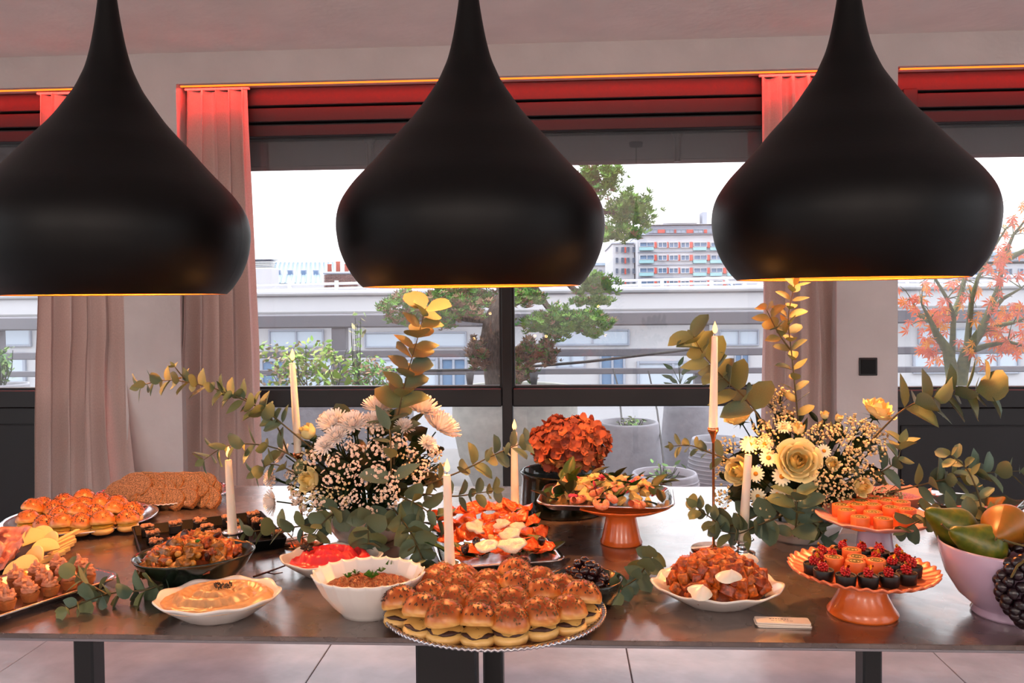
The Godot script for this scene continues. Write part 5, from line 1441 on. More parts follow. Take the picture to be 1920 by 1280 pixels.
# ---------------------------------------------------------------- salads
func build_salads() -> void:
	# salmon tray
	var bl := tab(824, 984, 0.014); var br := tab(1008, 972, 0.014); var fr := tab(1040, 1052, 0.014); var fl := tab(810, 1066, 0.014)
	var at := (bl + br + fr + fl) * 0.25
	at.y = TOP
	var ex := ((br + fr) - (bl + fl)) * 0.5
	var ez := ((fl + fr) - (bl + br)) * 0.5
	ex.y = 0.0
	ez.y = 0.0
	var turn := atan2(-ex.z, ex.x)
	var rim := [[0.022, 0.0], [0.010, 0.010], [0.0, 0.013], [-0.001, 0.015], [0.001, 0.017], [0.010, 0.0145], [0.021, 0.005], [0.03, 0.0035]]
	var w := ex.length() + 0.012
	var d := ez.length() + 0.006
	tray("silver_tray", "silver tray with rounded corners behind the front sliders, under the orange salmon", at, w, d, 0.03, turn, rim, mats.silver)
	var basis_t := Basis(Vector3.UP, turn)
	var lf := leaf_mesh(0.05, 0.022, 0.35, 0)
	for i in 46:
		var e := i % 4
		var p := Vector3(rf(-0.42, 0.42) * w, 0.012 + rf(0, 0.008), rf(-0.42, 0.42) * d)
		if e == 0: p.x = -0.40 * w
		if e == 1: p.x = 0.40 * w
		if e == 2: p.z = 0.38 * d
		single("salad_leaf", "narrow green salad leaf around the salmon on the silver tray", "leaf", lf, mats.salad_green if i % 3 else mats.salad_dark, Transform3D(Basis.from_euler(Vector3(-1.1 + rf(-0.3, 0.4), rf(0, TAU), 0)) * Basis.IDENTITY.scaled(Vector3.ONE * rf(0.8, 1.3)), at + basis_t * (p + Vector3(0, 0.006, 0))), "salad leaves on the salmon tray")
	for i in 24:
		var c := i % 6
		var r := i / 6
		var p := Vector3(lerpf(-0.34, 0.34, c / 5.0) * w + rf(-0.008, 0.008), 0.022 + 0.007 * r + rf(0, 0.006), lerpf(-0.36, 0.36, r / 3.0) * d * -1.0)
		p.y += 0.012 * (1.0 - pow(p.x / (0.4 * w), 2.0))
		single("salmon_slice", "wavy slice of orange smoked salmon on the silver tray", "salmon", curved_sheet(0.072, 0.048, 0.003, 0.013, 20 + i % 5, 0.5), mats.salmon, Transform3D(basis_t * Basis.from_euler(Vector3(0.18 + rf(-0.15, 0.15), rf(-0.9, 0.9), rf(-0.15, 0.15))), at + basis_t * p), "salmon slices on the silver tray")
	for q in [[892, 990, 0.054, 0.3, 1.15, "large, at the back middle of the tray"], [938, 983, 0.054, -0.5, 0.85, "small, at the back, second from right"], [956, 1002, 0.056, -0.8, 1.0, "folded over, right of the centre"], [961, 1022, 0.054, 0.1, 1.0, "flat, in front, rightmost"], [912, 1024, 0.054, 0.7, 0.85, "curled up, in front, beside the olive"], [968, 988, 0.05, -0.2, 0.75, "small, at the back right corner"]]:
		single("cheese_round", "creamy peppered cheese slice on the salmon, %s" % q[5], "cheese", curved_sheet(0.058, 0.038, 0.008, 0.008, int(q[0]), 0.3), mats.burrata, Transform3D(Basis.from_euler(Vector3(0.45, q[3] + (1.2 if q[0] == 892 else 0.0), 0.1)).scaled(Vector3.ONE * q[4]), tab(q[0], q[1], q[2])), "peppered cheese slices on the salmon")
	for q in [[893, 1016], [1015, 1014], [985, 1052], [872, 1028]]:
		single("olive", "dark olive lying on the orange salmon", "olive", chunk_mesh("olive", 0), mats.olive, Transform3D(any_turn(), tab(q[0], q[1], 0.046)), "olives on the salmon tray")
	single("yellow_flower", "small yellow edible flower in the middle of the salmon", "flower", chunk_mesh("lump", 0), mats.melted_cheese, Transform3D(Basis.IDENTITY.scaled(Vector3(0.45, 0.7, 0.45)), tab(921, 1008, 0.055)))
	var dark := MB.new()
	dark.blob(Transform3D(Basis(Vector3.UP, -0.5), Vector3.ZERO), Vector3(0.018, 0.005, 0.006), noise(2.0, 3), 0.3, 10, 6)
	single("bark_piece", "small dark pod lying on the table behind the salmon tray", "pod", dark.done(), mats.onion, xf(tab(1018, 987, 0.004)))
	# tray of shrimp salad on the orange stand
	var sb := tab(1166, 1022)
	var st := thing("orange_stand", "orange cake stand under the silver tray of shrimp salad", "cake stand", Vector3(sb.x, TOP, sb.z - 0.02))
	var hh := 0.083
	var m := MB.new()
	m.lathe([[0.0, 0.0], [0.043, 0.0], [0.045, 0.003], [0.041, 0.012], [0.034, 0.045], [0.031, hh - 0.02], [0.034, hh - 0.014]].map(func(q): return Vector2(q[0], q[1])), 48)
	part(st, "foot", m.done(), mats.orange_glaze)
	m = MB.new()
	m.lathe([[0.0, hh - 0.014], [0.034, hh - 0.014], [0.085, hh - 0.008], [0.108, hh + 0.002], [0.109, hh + 0.005], [0.10, hh + 0.002], [0.0, hh - 0.004]].map(func(q): return Vector2(q[0], q[1])), 64)
	part(st, "dish", m.done(), mats.orange_glaze)
	var h2 := hh + 0.012
	bl = tab(1043, 898, h2); br = tab(1228, 900, h2); fr = tab(1262, 958, h2); fl = tab(1040, 962, h2)
	bl = tab(1020, 905, h2)
	at = (bl + br + fr + fl) * 0.25
	at.y = TOP + hh - 0.001
	w = 0.285
	d = 0.215
	turn = -0.10
	basis_t = Basis(Vector3.UP, turn)
	tray("silver_tray", "silver tray with rounded corners on the orange stand, full of shrimp salad", at, w, d, 0.045, turn, rim, mats.silver)
	for i in 60:
		var p := Vector3(rf(-0.43, 0.43) * w, 0.010 + rf(0.004, 0.026), rf(-0.43, 0.43) * d)
		single("salad_leaf", "green salad leaf among the shrimp on the raised silver tray", "leaf", leaf_mesh(0.045, 0.026, 0.4, 0), mats.salad_green if i % 4 else mats.salad_dark, Transform3D(Basis.from_euler(Vector3(-1.0 + rf(-0.4, 0.6), rf(0, TAU), 0)).scaled(Vector3.ONE * rf(0.7, 1.2)), at + basis_t * p), "salad leaves on the raised tray")
	if not meshes.has("shrimp"):
		var s := MB.new()
		var pts := []
		for k in 12:
			var a := -0.4 + k * 0.40
			pts.append(Vector3(cos(a) * 0.0125 * (1.0 - 0.02 * k), 0.0006 * k, sin(a) * 0.0125 * (1.0 - 0.02 * k)))
		s.grid(10, 11, func(u, v):
			var k := int(round(v * 11))
			var a: float = -0.4 + k * 0.40
			var o := Vector3(cos(a), 0, sin(a))
			var r: float = 0.0068 * sqrt(maxf(0.02, 1.0 - pow(absf(v - 0.3) / 0.72, 2.0))) * (1.0 + 0.08 * (k % 2))
			return pts[k] + (o * cos(u * TAU) + Vector3.UP * sin(u * TAU)) * r)
		for e in [-0.25, 0.25]:
			s.blob(Transform3D(Basis(Vector3.UP, e + 0.3), pts[11] + Vector3(0.004, 0, e * 0.02)), Vector3(0.006, 0.0012, 0.003), noise(2.0, 4), 0.1, 6, 4)
		meshes["shrimp"] = s.done()
	for q in [[1125, 945, 0.026, 0.3], [1195, 947, 0.026, 2.6], [1142, 935, 0.03, 1.5], [1122, 924, 0.036, 4.0], [1156, 916, 0.038, 0.6], [1100, 916, 0.034, 2.0], [1050, 918, 0.03, 5.0], [1086, 938, 0.03, 3.4], [1180, 909, 0.034, 1.0], [1215, 918, 0.032, 2.2], [1066, 905, 0.032, 0.2], [1138, 902, 0.036, 3.0], [1105, 900, 0.034, 4.4], [1200, 902, 0.03, 5.2]]:
		single("shrimp", "curled pink-orange shrimp on the raised salad tray", "shrimp", meshes.shrimp, mats.shrimp, Transform3D(Basis.from_euler(Vector3(0.5, q[3], 0.1)).scaled(Vector3.ONE * 1.02), tab(q[0], q[1], h2 + q[2] - 0.010)), "shrimps on the raised tray")
	heap(64, at + Vector3(0, 0.016, 0), 0.118, 0.086, turn, 0.030, func(i, p, r):
		if i % 6 == 1: single("radish_piece", "pinkish red radish piece in the shrimp salad", "radish", chunk_mesh("strip", i % 3), mats.radish, Transform3D(any_turn().scaled(Vector3.ONE * 0.7), p + Vector3(0, 0.004, 0)), "radish pieces in the shrimp salad")
		else: single("pineapple_piece", "pale yellow pineapple piece in the shrimp salad", "pineapple", chunk_mesh("wedge", i % 3), mats.pineapple, Transform3D(any_turn().scaled(Vector3.ONE * rf(0.6, 0.85)), p), "pineapple pieces in the shrimp salad"))

# ---------------------------------------------------------------- sweets on the right
func roll_parts(t: Node3D, s := 1.0) -> void:
	if not meshes.has("roll"):
		var m := MB.new()
		m.lathe([[0.0, 0.0], [0.0145, 0.0], [0.0155, 0.001], [0.0155, 0.021], [0.0148, 0.022], [0.0125, 0.022], [0.0122, 0.0205]].map(func(q): return Vector2(q[0], q[1])), 28)
		meshes["roll"] = m.done()
		var c := MB.new()
		c.lathe([[0.0123, 0.0205], [0.008, 0.0212], [0.0, 0.0208]].map(func(q): return Vector2(q[0], q[1])), 24)
		meshes["roll_c"] = c.done()
		var sp := []
		for k in 34: sp.append(Vector3(cos(k * 0.42) * (0.0018 + k * 0.00029), 0.0213, sin(k * 0.42) * (0.0018 + k * 0.00029)))
		var f := MB.new()
		f.tube(sp, 0.0009, 0.0013, 5)
		meshes["roll_f"] = f.done()
	var k := xf(Vector3.ZERO, Vector3.ZERO, Vector3.ONE * s)
	part(t, "wrap", meshes.roll, mats.roll, k)
	part(t, "cream", meshes.roll_c, mats.roll_cream, k)
	part(t, "spiral_filling", meshes.roll_f, mats.roll_filling, k)

func tart_parts(t: Node3D, v: int) -> void:
	if not meshes.has("tart"):
		var m := MB.new()
		m.lathe([[0.0, 0.0], [0.0135, 0.0], [0.0145, 0.001], [0.016, 0.0165], [0.0155, 0.0175], [0.0142, 0.0172], [0.0138, 0.0155]].map(func(q): return Vector2(q[0], q[1])), 28)
		meshes["tart"] = m.done()
		var g := MB.new()
		g.lathe([[0.0139, 0.0155], [0.007, 0.0164], [0.0, 0.0166]].map(func(q): return Vector2(q[0], q[1])), 20)
		meshes["tart_g"] = g.done()
		for k in 2:
			var r := MB.new()
			var nz := noise(2.0, 5)
			for i in 34:
				var y := 1.0 - 2.0 * (i + 0.5) / 34.0
				var a := i * 2.39996
				var q := Vector3(cos(a) * sqrt(1.0 - y * y) * 0.0072, y * 0.0085, sin(a) * sqrt(1.0 - y * y) * 0.0072)
				r.blob(Transform3D(Basis(Vector3.FORWARD, 1.1 if k else 0.25), Vector3.ZERO) * Transform3D(Basis.IDENTITY, q), Vector3.ONE * 0.0023, nz, 0.0, 6, 4)
			meshes["berry%d" % k] = r.done()
		var gl := MB.new()
		gl.grid(4, 3, func(u, w): return Vector3((u - 0.5) * 0.012, 0.003 * sin(u * 7.0 + w * 4.0), (w - 0.5) * 0.010))
		meshes["leaf_gold"] = gl.done()
	part(t, "shell", meshes.tart, mats.tart)
	part(t, "ganache", meshes.tart_g, mats.ganache)
	var b := part(t, "raspberry", meshes["berry%d" % (v % 2)], mats.raspberry, xf(Vector3(0.001, 0.0215, 0), Vector3.ZERO, Vector3.ONE * 0.86))
	part(b, "gold_leaf", meshes.leaf_gold, mats.gold_leaf, xf(Vector3(0.003 - 0.002 * (v % 3), 0.0085, 0.003), Vector3(0.5, v * 1.3, 0.3)))

func stand(label: String, c: Vector3, r: float, h: float, foot_r: float, m: Material, lobes: int, fm: Material, sharp := false) -> void:   # c: middle of the plate
	var t := thing("cake_stand", label, "cake stand", Vector3(c.x, TOP, c.z))
	var f := MB.new()
	f.lathe([[0.0, 0.0], [foot_r, 0.0], [foot_r * 1.03, 0.004], [foot_r * 0.9, 0.014], [foot_r * 0.72, h * 0.5], [foot_r * 0.62, h - 0.008], [foot_r * 0.7, h - 0.003]].map(func(q): return Vector2(q[0], q[1])), 56)
	part(t, "foot", f.done(), fm)
	var p := MB.new()
	p.lathe([[0.0, -0.004], [0.3, -0.005], [0.8, -0.001], [0.93, 0.004], [1.0, 0.0085], [1.005, 0.0105], [0.985, 0.0115], [0.92, 0.0085], [0.8, 0.004], [0.0, 0.003]].map(func(q): return Vector2(q[0], q[1])), 288, func(a, q, y, w):
		var e: float = pow(q, 6.0)
		var cc: float = cos(a * lobes) if not sharp else 1.0 - 2.0 * pow(absf(cos(a * lobes * 0.5)), 6.0)
		var k: float = r * q * (1.0 + (0.014 if not sharp else 0.028) * e * cc)
		return Vector3(cos(a) * k, h + y + 0.0022 * e * cc, sin(a) * k))
	part(t, "plate", p.done(), m)

func build_sweets() -> void:
	var c := tab(1617, 1064, 0.075)
	stand("orange cake stand with a pleated rim at the front right, under dark tartlets", c, 0.116, 0.066, 0.054, mats.coral_glaze, 34, mats.orange_glaze)
	var y := c.y - 0.0035
	var g := "tartlets on the front orange stand"
	var lst := [[1525, 1069, "at the far left"], [1544, 1081, "in the front row, first from the left"], [1586, 1091, "in the front row, second from the left"], [1628, 1093, "in the front row, third from the left"], [1667, 1092, "in the front row, fourth from the left"], [1700, 1087, "in the front row, fifth from the left"], [1710, 1074, "at the far right"], [1696, 1064, "right side, second from the back"], [1686, 1053, "right side, at the back"], [1672, 1069, "right of the orange rolls"], [1641, 1060, "in the middle, behind the orange rolls"], [1615, 1042, "in the back row, third from the left"], [1580, 1040, "in the back row, second from the left"], [1542, 1048, "in the back row, first from the left"], [1562, 1056, "left of the orange rolls, near the back"], [1650, 1046, "in the back row, fourth from the left"], [1534, 1060, "left side, behind the far left one"]]
	for i in lst.size():
		var q = lst[i]
		var p := on(q[0], q[1] + 6, y)
		var t := thing("chocolate_tartlet", "dark tartlet with raspberry and gold leaf, %s" % q[2], "tartlet", p, rf(0, TAU), g)
		tart_parts(t, i)
	for q in [[1597, 1048, "the tall one at the back"], [1563, 1063, "leftmost"], [1607, 1062, "in the middle"], [1604, 1071, "at the front"], [1642, 1069, "rightmost"]]:
		var t := thing("orange_roll", "orange rolled sweet among the dark tartlets, %s" % q[2], "roll", on(q[0], q[1] + 5, y), rf(0, TAU), "orange rolls among the tartlets")
		roll_parts(t, 1.0)
	c = tab(1640, 971, 0.098)
	stand("pink cake stand with a notched rim and lilac foot, under orange rolls", c, 0.104, 0.092, 0.046, mats.pink_glaze, 10, mats.lilac, true)
	y = c.y - 0.0035
	var rows := [[[1588, 974], [1613, 988], [1656, 991], [1693, 986]], [[1607, 963], [1637, 978], [1672, 969], [1700, 972]], [[1577, 964], [1636, 963], [1660, 955], [1690, 958]], [[1588, 953], [1614, 956], [1640, 952], [1668, 948]], [[1622, 946], [1648, 944]]]
	for r in rows.size():
		for i in rows[r].size():
			var q = rows[r][i]
			var t := thing("orange_roll", "orange spiral roll on the pink stand, %s from the left in the %s row" % [ORD[i], ["front", "second", "third", "fourth", "back"][r]], "roll", on(q[0], q[1] + 4, y), rf(0, TAU), "orange rolls on the pink stand")
			roll_parts(t, 1.08)
	# dishes at the back
	var at := tab(1684, 925, 0.035); at.y = TOP
	dish("pink_dish", "pink scalloped dish at the back, behind the pink cake stand", "dish", at, 0.085, 0.075, 0.2, SHALLOW, mats.pink_glaze, 9, 0.06, 0.004, true)
	single("grain_salad", "reddish grain salad in the pink dish at the back", "salad", mound(0.065, 0.056, 0.016), mats.grains, xf(at + Vector3(0, 0.02, 0)), "", "stuff")
	at = tab(1832, 942, 0.05); at.y = TOP
	dish("green_dish", "dark green scalloped bowl at the back right, behind the fruit", "bowl", at, 0.104, 0.078, 0.0, scaled(SHALLOW, 1.35), mats.green_glaze, 10, 0.05, 0.004, true)
	single("lentil_salad", "reddish lentil salad in the dark green bowl", "salad", mound(0.078, 0.055, 0.012), mats.grains, xf(at + Vector3(0, 0.028, 0)), "", "stuff")
	# fruit
	at = tab(1893, 1030, 0.105); at.y = TOP
	dish("fruit_bowl", "lilac footed bowl at the right edge, full of pears and dark grapes", "bowl", at, 0.106, 0.106, 0.0, [[0.0, 0.0], [0.52, 0.0], [0.54, 0.004], [0.5, 0.011], [0.52, 0.014], [0.72, 0.032], [0.89, 0.062], [0.975, 0.094], [1.0, 0.112], [0.99, 0.116], [0.965, 0.112], [0.94, 0.094], [0.86, 0.064], [0.68, 0.036], [0.45, 0.02], [0.0, 0.018]], mats.lilac)
	for q in [[1826, 1023, 0.115, 0.12, -0.35, 0, "green one lying at the front left of the lilac bowl"], [1775, 990, 0.125, 0.12, -0.45, 0, "green one with its neck over the left rim of the bowl"], [1872, 989, 0.14, 0.9, 0.2, 1, "ripe orange-brown one at the back of the bowl"]]:
		pear("pear, %s" % q[6], tab(q[0] + 12, q[1], q[2]), q[3], q[4], q[5])
	heap(46, at + Vector3(0.045, 0.10, 0.0), 0.062, 0.075, 0.0, 0.05, func(i, p, r): single("grape", "dark purple grape in the lilac fruit bowl or hanging over its rim", "grape", chunk_mesh("grape", 0), mats.grape, Transform3D(any_turn(), p), "dark grapes in the fruit bowl"))
	heap(24, at + Vector3(0.02, 0.09, -0.045), 0.05, 0.04, 0.0, 0.045, func(i, p, r): single("grape", "dark purple grape in the lilac fruit bowl or hanging over its rim", "grape", chunk_mesh("grape", 0), mats.grape, Transform3D(any_turn(), p), "dark grapes in the fruit bowl"))
	# the bunch hanging over the front rim
	var hang := tab(1915, 1082, 0.085)
	for i in 76:
		var k := i / 75.0
		var a := i * 2.39996
		var r := 0.034 * sin(PI * clampf(0.18 + k * 0.78, 0, 1))
		var p := hang + Vector3(cos(a) * r * 1.15, 0.03 - k * 0.098, sin(a) * r * 0.6 + 0.012)
		p.y = maxf(p.y, TOP + 0.0095)
		single("grape", "dark purple grape in the lilac fruit bowl or hanging over its rim", "grape", chunk_mesh("grape", 0), mats.grape, Transform3D(any_turn(), p), "dark grapes in the fruit bowl")
	var s := MB.new()
	s.tube([tab(1880, 1012, 0.15), tab(1900, 1018, 0.14), tab(1925, 1024, 0.135)], 0.0022, 0.0016, 6)
	s.tube([tab(1925, 1048, 0.125), tab(1908, 1060, 0.115), tab(1896, 1082, 0.095)], 0.0022, 0.0016, 6)
	single("vine_twig", "green-brown vine twig curling over the dark grapes", "stem", s.done(), mats.twig, Transform3D.IDENTITY)

func pear(label: String, at: Vector3, turn: float, tilt: float, ripe: int) -> void:
	if not meshes.has("pear"):
		var m := MB.new()
		var prof := []
		for k in 19:
			var w := k / 18.0
			var r: float = 0.036 * sqrt(maxf(0.0, sin(PI * minf(1.0, pow(w, 0.8) * 1.0)))) * lerpf(1.04, 0.62, smoothstep(0.3, 0.8, w))
			prof.append(Vector2(r, (w - 0.4) * 0.098))
		m.lathe(prof, 32, func(a, r, y, w): return Vector3(cos(a) * r * (1.0 + 0.04 * sin(a * 2.0)) + 0.008 * w * w, y, sin(a) * r))
		meshes["pear"] = m.done()
		var s := MB.new()
		s.tube([Vector3(0.007, 0.055, 0), Vector3(0.009, 0.066, 0.001), Vector3(0.013, 0.076, 0.003)], 0.0018, 0.0022, 6)
		meshes["pear_s"] = s.done()
	var t := thing("pear", label, "pear", at)
	t.basis = Basis.from_euler(Vector3(0, turn, 0)) * Basis(Vector3.BACK, PI / 2 + tilt)
	part(t, "fruit", meshes.pear, mats.pear_ripe if ripe else mats.pear)
	part(t, "stem", meshes.pear_s, mats.twig)

# ---------------------------------------------------------------- candles, vase, cards
func candle(label: String, base: Vector3, top: Vector3, r0: float, r1: float) -> void:
	var t := thing("candle", label, "candle", base)
	var d := top - base
	var m := MB.new()
	m.tube([Vector3.ZERO, d * 0.25, d * 0.5, d * 0.75, d * 0.985, d], r0, r1, 20)
	part(t, "wax", m.done(), mats.wax)
	var w := MB.new()
	w.tube([d, d + Vector3(0.0004, 0.006, 0), d + Vector3(0.0012, 0.010, 0)], 0.0009, 0.0007, 5)
	part(t, "wick", w.done(), mats.wick)
	for q in [["flame", 1.0, "flame"], ["flame_core", 0.55, "flame_core"]]:
		var key: String = "fl%s" % q[0]
		if not meshes.has(key):
			var f := MB.new()
			var prof := []
			for k in 13:
				var s := k / 12.0
				prof.append(Vector2(0.0052 * q[1] * pow(sin(PI * pow(s, 0.62)), 1.1), s * 0.026 * (0.72 if q[1] < 1.0 else 1.0)))
			f.lathe(prof, 14)
			meshes[key] = f.done()
	var fo := part(t, "flame", meshes.flflame, mats.flame, xf(d + Vector3(0.0006, 0.005, 0)))
	var l := OmniLight3D.new()
	l.name = "candle_light"
	l.light_color = Color(1.0, 0.66, 0.34)
	l.light_energy = 0.011
	l.light_size = 0.006
	l.omni_range = 6.0
	l.omni_attenuation = 2.0
	l.shadow_enabled = true
	t.add_child(l)
	l.position = d + Vector3(0.0006, 0.016, 0)

func glass_holder(label: String, base: Vector3) -> void:
	var t := thing("candle_holder", label, "candle holder", base, 0.0)
	var m := MB.new()
	m.lathe([[0.0, 0.0], [0.024, 0.0], [0.025, 0.003], [0.016, 0.006], [0.0105, 0.010], [0.014, 0.014], [0.0105, 0.018], [0.013, 0.024], [0.021, 0.028], [0.0225, 0.0295], [0.021, 0.031], [0.0125, 0.028], [0.0105, 0.018], [0.0, 0.0165]].map(func(q): return Vector2(q[0], q[1])), 36)
	part(t, "glass", m.done(), mats.clear_glass)

func brass_stick(label: String, base: Vector3, cup_low: Vector3, cup_top: Vector3) -> void:
	var t := thing("candlestick", label, "candlestick", base)
	var m := MB.new()
	m.lathe([[0.0, 0.0], [0.045, 0.0], [0.046, 0.002], [0.045, 0.004], [0.01, 0.006], [0.004, 0.010]].map(func(q): return Vector2(q[0], q[1])), 40)
	part(t, "base", m.done(), mats.brass)
	var r := MB.new()
	r.tube([Vector3(0, 0.006, 0), cup_low - base], 0.0028, 0.0028, 10)
	part(t, "rod", r.done(), mats.brass)
	var c := MB.new()
	var h := (cup_top - cup_low)
	var up := h.normalized()
	var x := up.cross(Vector3.FORWARD).normalized()
	var tx := Transform3D(Basis(x, up, x.cross(up)), cup_low - base)
	c.lathe([[0.0028, 0.0], [0.006, 0.016], [0.0105, 0.024], [0.0112, 0.0245], [0.0112, h.length()], [0.0098, h.length()], [0.0098, 0.03], [0.0, 0.03]].map(func(q): return Vector2(q[0], q[1])), 28)
	part(t, "cup", c.done(), mats.brass, tx)

func build_candles() -> void:
	# short candles in glass holders
	var b := tab(437, 1022)
	glass_holder("clear glass candle holder behind the curry bowl", b)
	candle("white taper candle behind the squash curry, in front of the walnut cakes", b + Vector3(0, 0.0175, 0), atz(428, 862, b.z), 0.0105, 0.0062)
	b = tab(844, 1085)
	glass_holder("clear glass candle holder between the salmon tray and the front sliders", b)
	candle("white taper candle at the left corner of the salmon tray", b + Vector3(0, 0.0175, 0), atz(838, 890, b.z), 0.0102, 0.0062)
	b = tab(966, 975)
	glass_holder("clear glass candle holder beside the green glass vase", b)
	candle("white taper candle left of the brown hydrangea", b + Vector3(0, 0.0175, 0), atz(964, 810, b.z), 0.0105, 0.0062)
	b = tab(1393, 1037)
	glass_holder("clear glass candle holder behind the sweet potato plate", b)
	candle("white taper candle in front of the right-hand bouquet", b + Vector3(0, 0.0175, 0), atz(1403, 852, b.z), 0.0105, 0.0065)
	# tall ones
	var z := tab(566, 1018).z
	var base := tab(567, 1018)
	brass_stick("tall thin rose-gold candlestick left of the left bouquet", base, atz(562, 875, z), atz(559, 848, z))
	candle("tall white taper candle in the left rose-gold candlestick", atz(559.6, 855, z), atz(548, 680, z), 0.0092, 0.0055)
	base = tab(1338, 1030)
	z = base.z
	brass_stick("tall thin rose-gold candlestick left of the right bouquet", base, atz(1337.5, 830, z), atz(1337, 801, z))
	candle("tall white taper candle in the right rose-gold candlestick", atz(1337, 808, z), atz(1340, 630, z), 0.0092, 0.0055)
	# small stack of cards
	var o := rounded(-0.042, 0.042, -0.0135, 0.0135, 0.004, 4)
	var at := tab(1467, 1165, 0.005)
	for i in 3:
		var m := MB.new()
		m.prism(o, 0.0011, 0.0003, Transform3D(Basis(Vector3.RIGHT, -PI / 2), Vector3.ZERO))
		var t := thing("card", "small cream card lying before the sweet potato, %s of the stack" % ["bottom", "middle", "top"][i], "card", Vector3(at.x + [0.001, -0.0015, 0.0][i], TOP + 0.0013 + i * 0.0026, at.z + [0.001, 0.0015, 0.0][i]), -0.06 + [0.05, -0.03, 0.0][i], "cream cards in a stack")
		part(t, "paper", m.done(), mats.card)
		if i == 2:
			for q in [[-0.004, 0.0022, [0.004, 0.0022, 0.0035, 0.0022, 0.0045, 0.003, 0.0018]], [0.0035, 0.0012, [0.005, 0.003, 0.006, 0.004, 0.0035, 0.005]]]:
				var pm := MB.new()
				var x: float = -0.020 if q[1] > 0.002 else -0.018
				for w in q[2]:
					pm.cbox(Transform3D(Basis.IDENTITY, Vector3(x + w * 0.5, 0.00118, q[0])), Vector3(w, 0.0001, q[1]), 0.00003)
					x += w + 0.0014
				part(t, "print_line", pm.done(), mats.ink)

# ---------------------------------------------------------------- branches and flowers
func along(pts: Array, t: float) -> Vector3:
	var f := clampf(t, 0, 1) * (pts.size() - 1)
	var i := mini(int(f), pts.size() - 2)
	return pts[i].cubic_interpolate(pts[i + 1], pts[maxi(i - 1, 0)], pts[mini(i + 2, pts.size() - 1)], f - i)

func branch(label: String, pts: Array, n: int, leaf: float, first := 0.12, roundness := 0.9, end_k := 0.65, spin := 0.0) -> void:
	var t := thing("eucalyptus_branch", label, "branch", pts[0])
	var path := []
	for k in 15: path.append(along(pts, k / 14.0) - pts[0])
	var m := MB.new()
	m.tube(path, 0.0021, 0.0009, 6)
	part(t, "stem", m.done(), mats.stem)
	var lv := [leaf_mesh(1.0, roundness, 0.22, 1), leaf_mesh(1.0, roundness * 0.86, 0.36, 1), leaf_mesh(1.0, roundness * 0.72, 0.12, 0)]
	for i in n:
		var w := lerpf(first, 0.985, float(i) / maxf(1, n - 1))
		var p := along(pts, w)
		var d := (along(pts, w + 0.03) - along(pts, w - 0.03)).normalized()
		var side := d.cross(Vector3(0, 0.25, 1)).normalized().rotated(d, spin + (PI / 2 if i % 2 else 0.0) + rf(-0.5, 0.5))
		var size: float = leaf * lerpf(1.1, end_k, w) * rf(0.82, 1.15)
		for s in [1.0, -1.0]:
			var y: Vector3 = (side * s * 0.95 + d * rf(0.35, 0.75) + Vector3(0, rf(-0.15, 0.15), 0)).normalized()
			var z: Vector3 = (d * 0.75 - side * s * 0.4 + Vector3(rf(-0.3, 0.3), rf(-0.2, 0.4), 0.55)).normalized()
			var x: Vector3 = y.cross(z).normalized()
			part(t, "leaf", lv[rng.randi() % 3], mats["euc_%d" % (rng.randi() % 3)], Transform3D(Basis(x, y, x.cross(y)).scaled(Vector3.ONE * size), p + y * 0.002 - pts[0]))
	if end_k < 0.9: part(t, "leaf", lv[2], mats.euc_1, Transform3D(Basis.from_euler(Vector3(0.2, 0, atan2(-(path[14] - path[12]).x, (path[14] - path[12]).y))).scaled(Vector3.ONE * leaf * end_k * 0.8), path[14]))

func zpts(list: Array, z: float) -> Array:
	return list.map(func(q): return atz(q[0], q[1], z + q[2]))

func facing(n: Vector3, spin := 0.0) -> Basis:     # +y along n
	var y := n.normalized()
	var x := y.cross(Vector3(0.1, 0.2, 1)).normalized()
	return Basis(x, y, x.cross(y)).rotated(y, spin)

func mum_mesh(v: int) -> ArrayMesh:
	var key := "mum%d" % v
	if meshes.has(key): return meshes[key]
	var m := MB.new()
	for ring in 6:
		var n := 20 - ring * 2
		var open := lerpf(1.45, 0.25, ring / 5.0)
		var l := lerpf(1.0, 0.55, ring / 5.0)
		for k in n:
			var a := (k + 0.5 * (ring % 2)) * TAU / n + rf(-0.08, 0.08)
			var o := Vector3(cos(a), 0, sin(a))
			var s := Vector3(-sin(a), 0, cos(a)) * 0.085
			var p0 := o * 0.05 + Vector3(0, 0.12, 0)
			var d := o * sin(open) + Vector3.UP * cos(open)
			var p1 := p0 + d * l * 0.55 + Vector3(0, 0.03, 0)
			var p2 := p0 + d * l * rf(0.9, 1.05) + Vector3(0, 0.16 if v == 0 else 0.05, 0) - o * 0.05
			var cup := (Vector3.UP * sin(open) - o * cos(open)) * 0.04
			m.quad(p0 - s * 0.4, p1 - s + cup, p1, p0)
			m.quad(p0, p1, p1 + s + cup, p0 + s * 0.4)
			m.quad(p1 - s + cup, p2 - s * 0.45 + cup, p2, p1)
			m.quad(p1, p2, p2 + s * 0.45 + cup, p1 + s + cup)
	meshes[key] = m.done()
	return meshes[key]

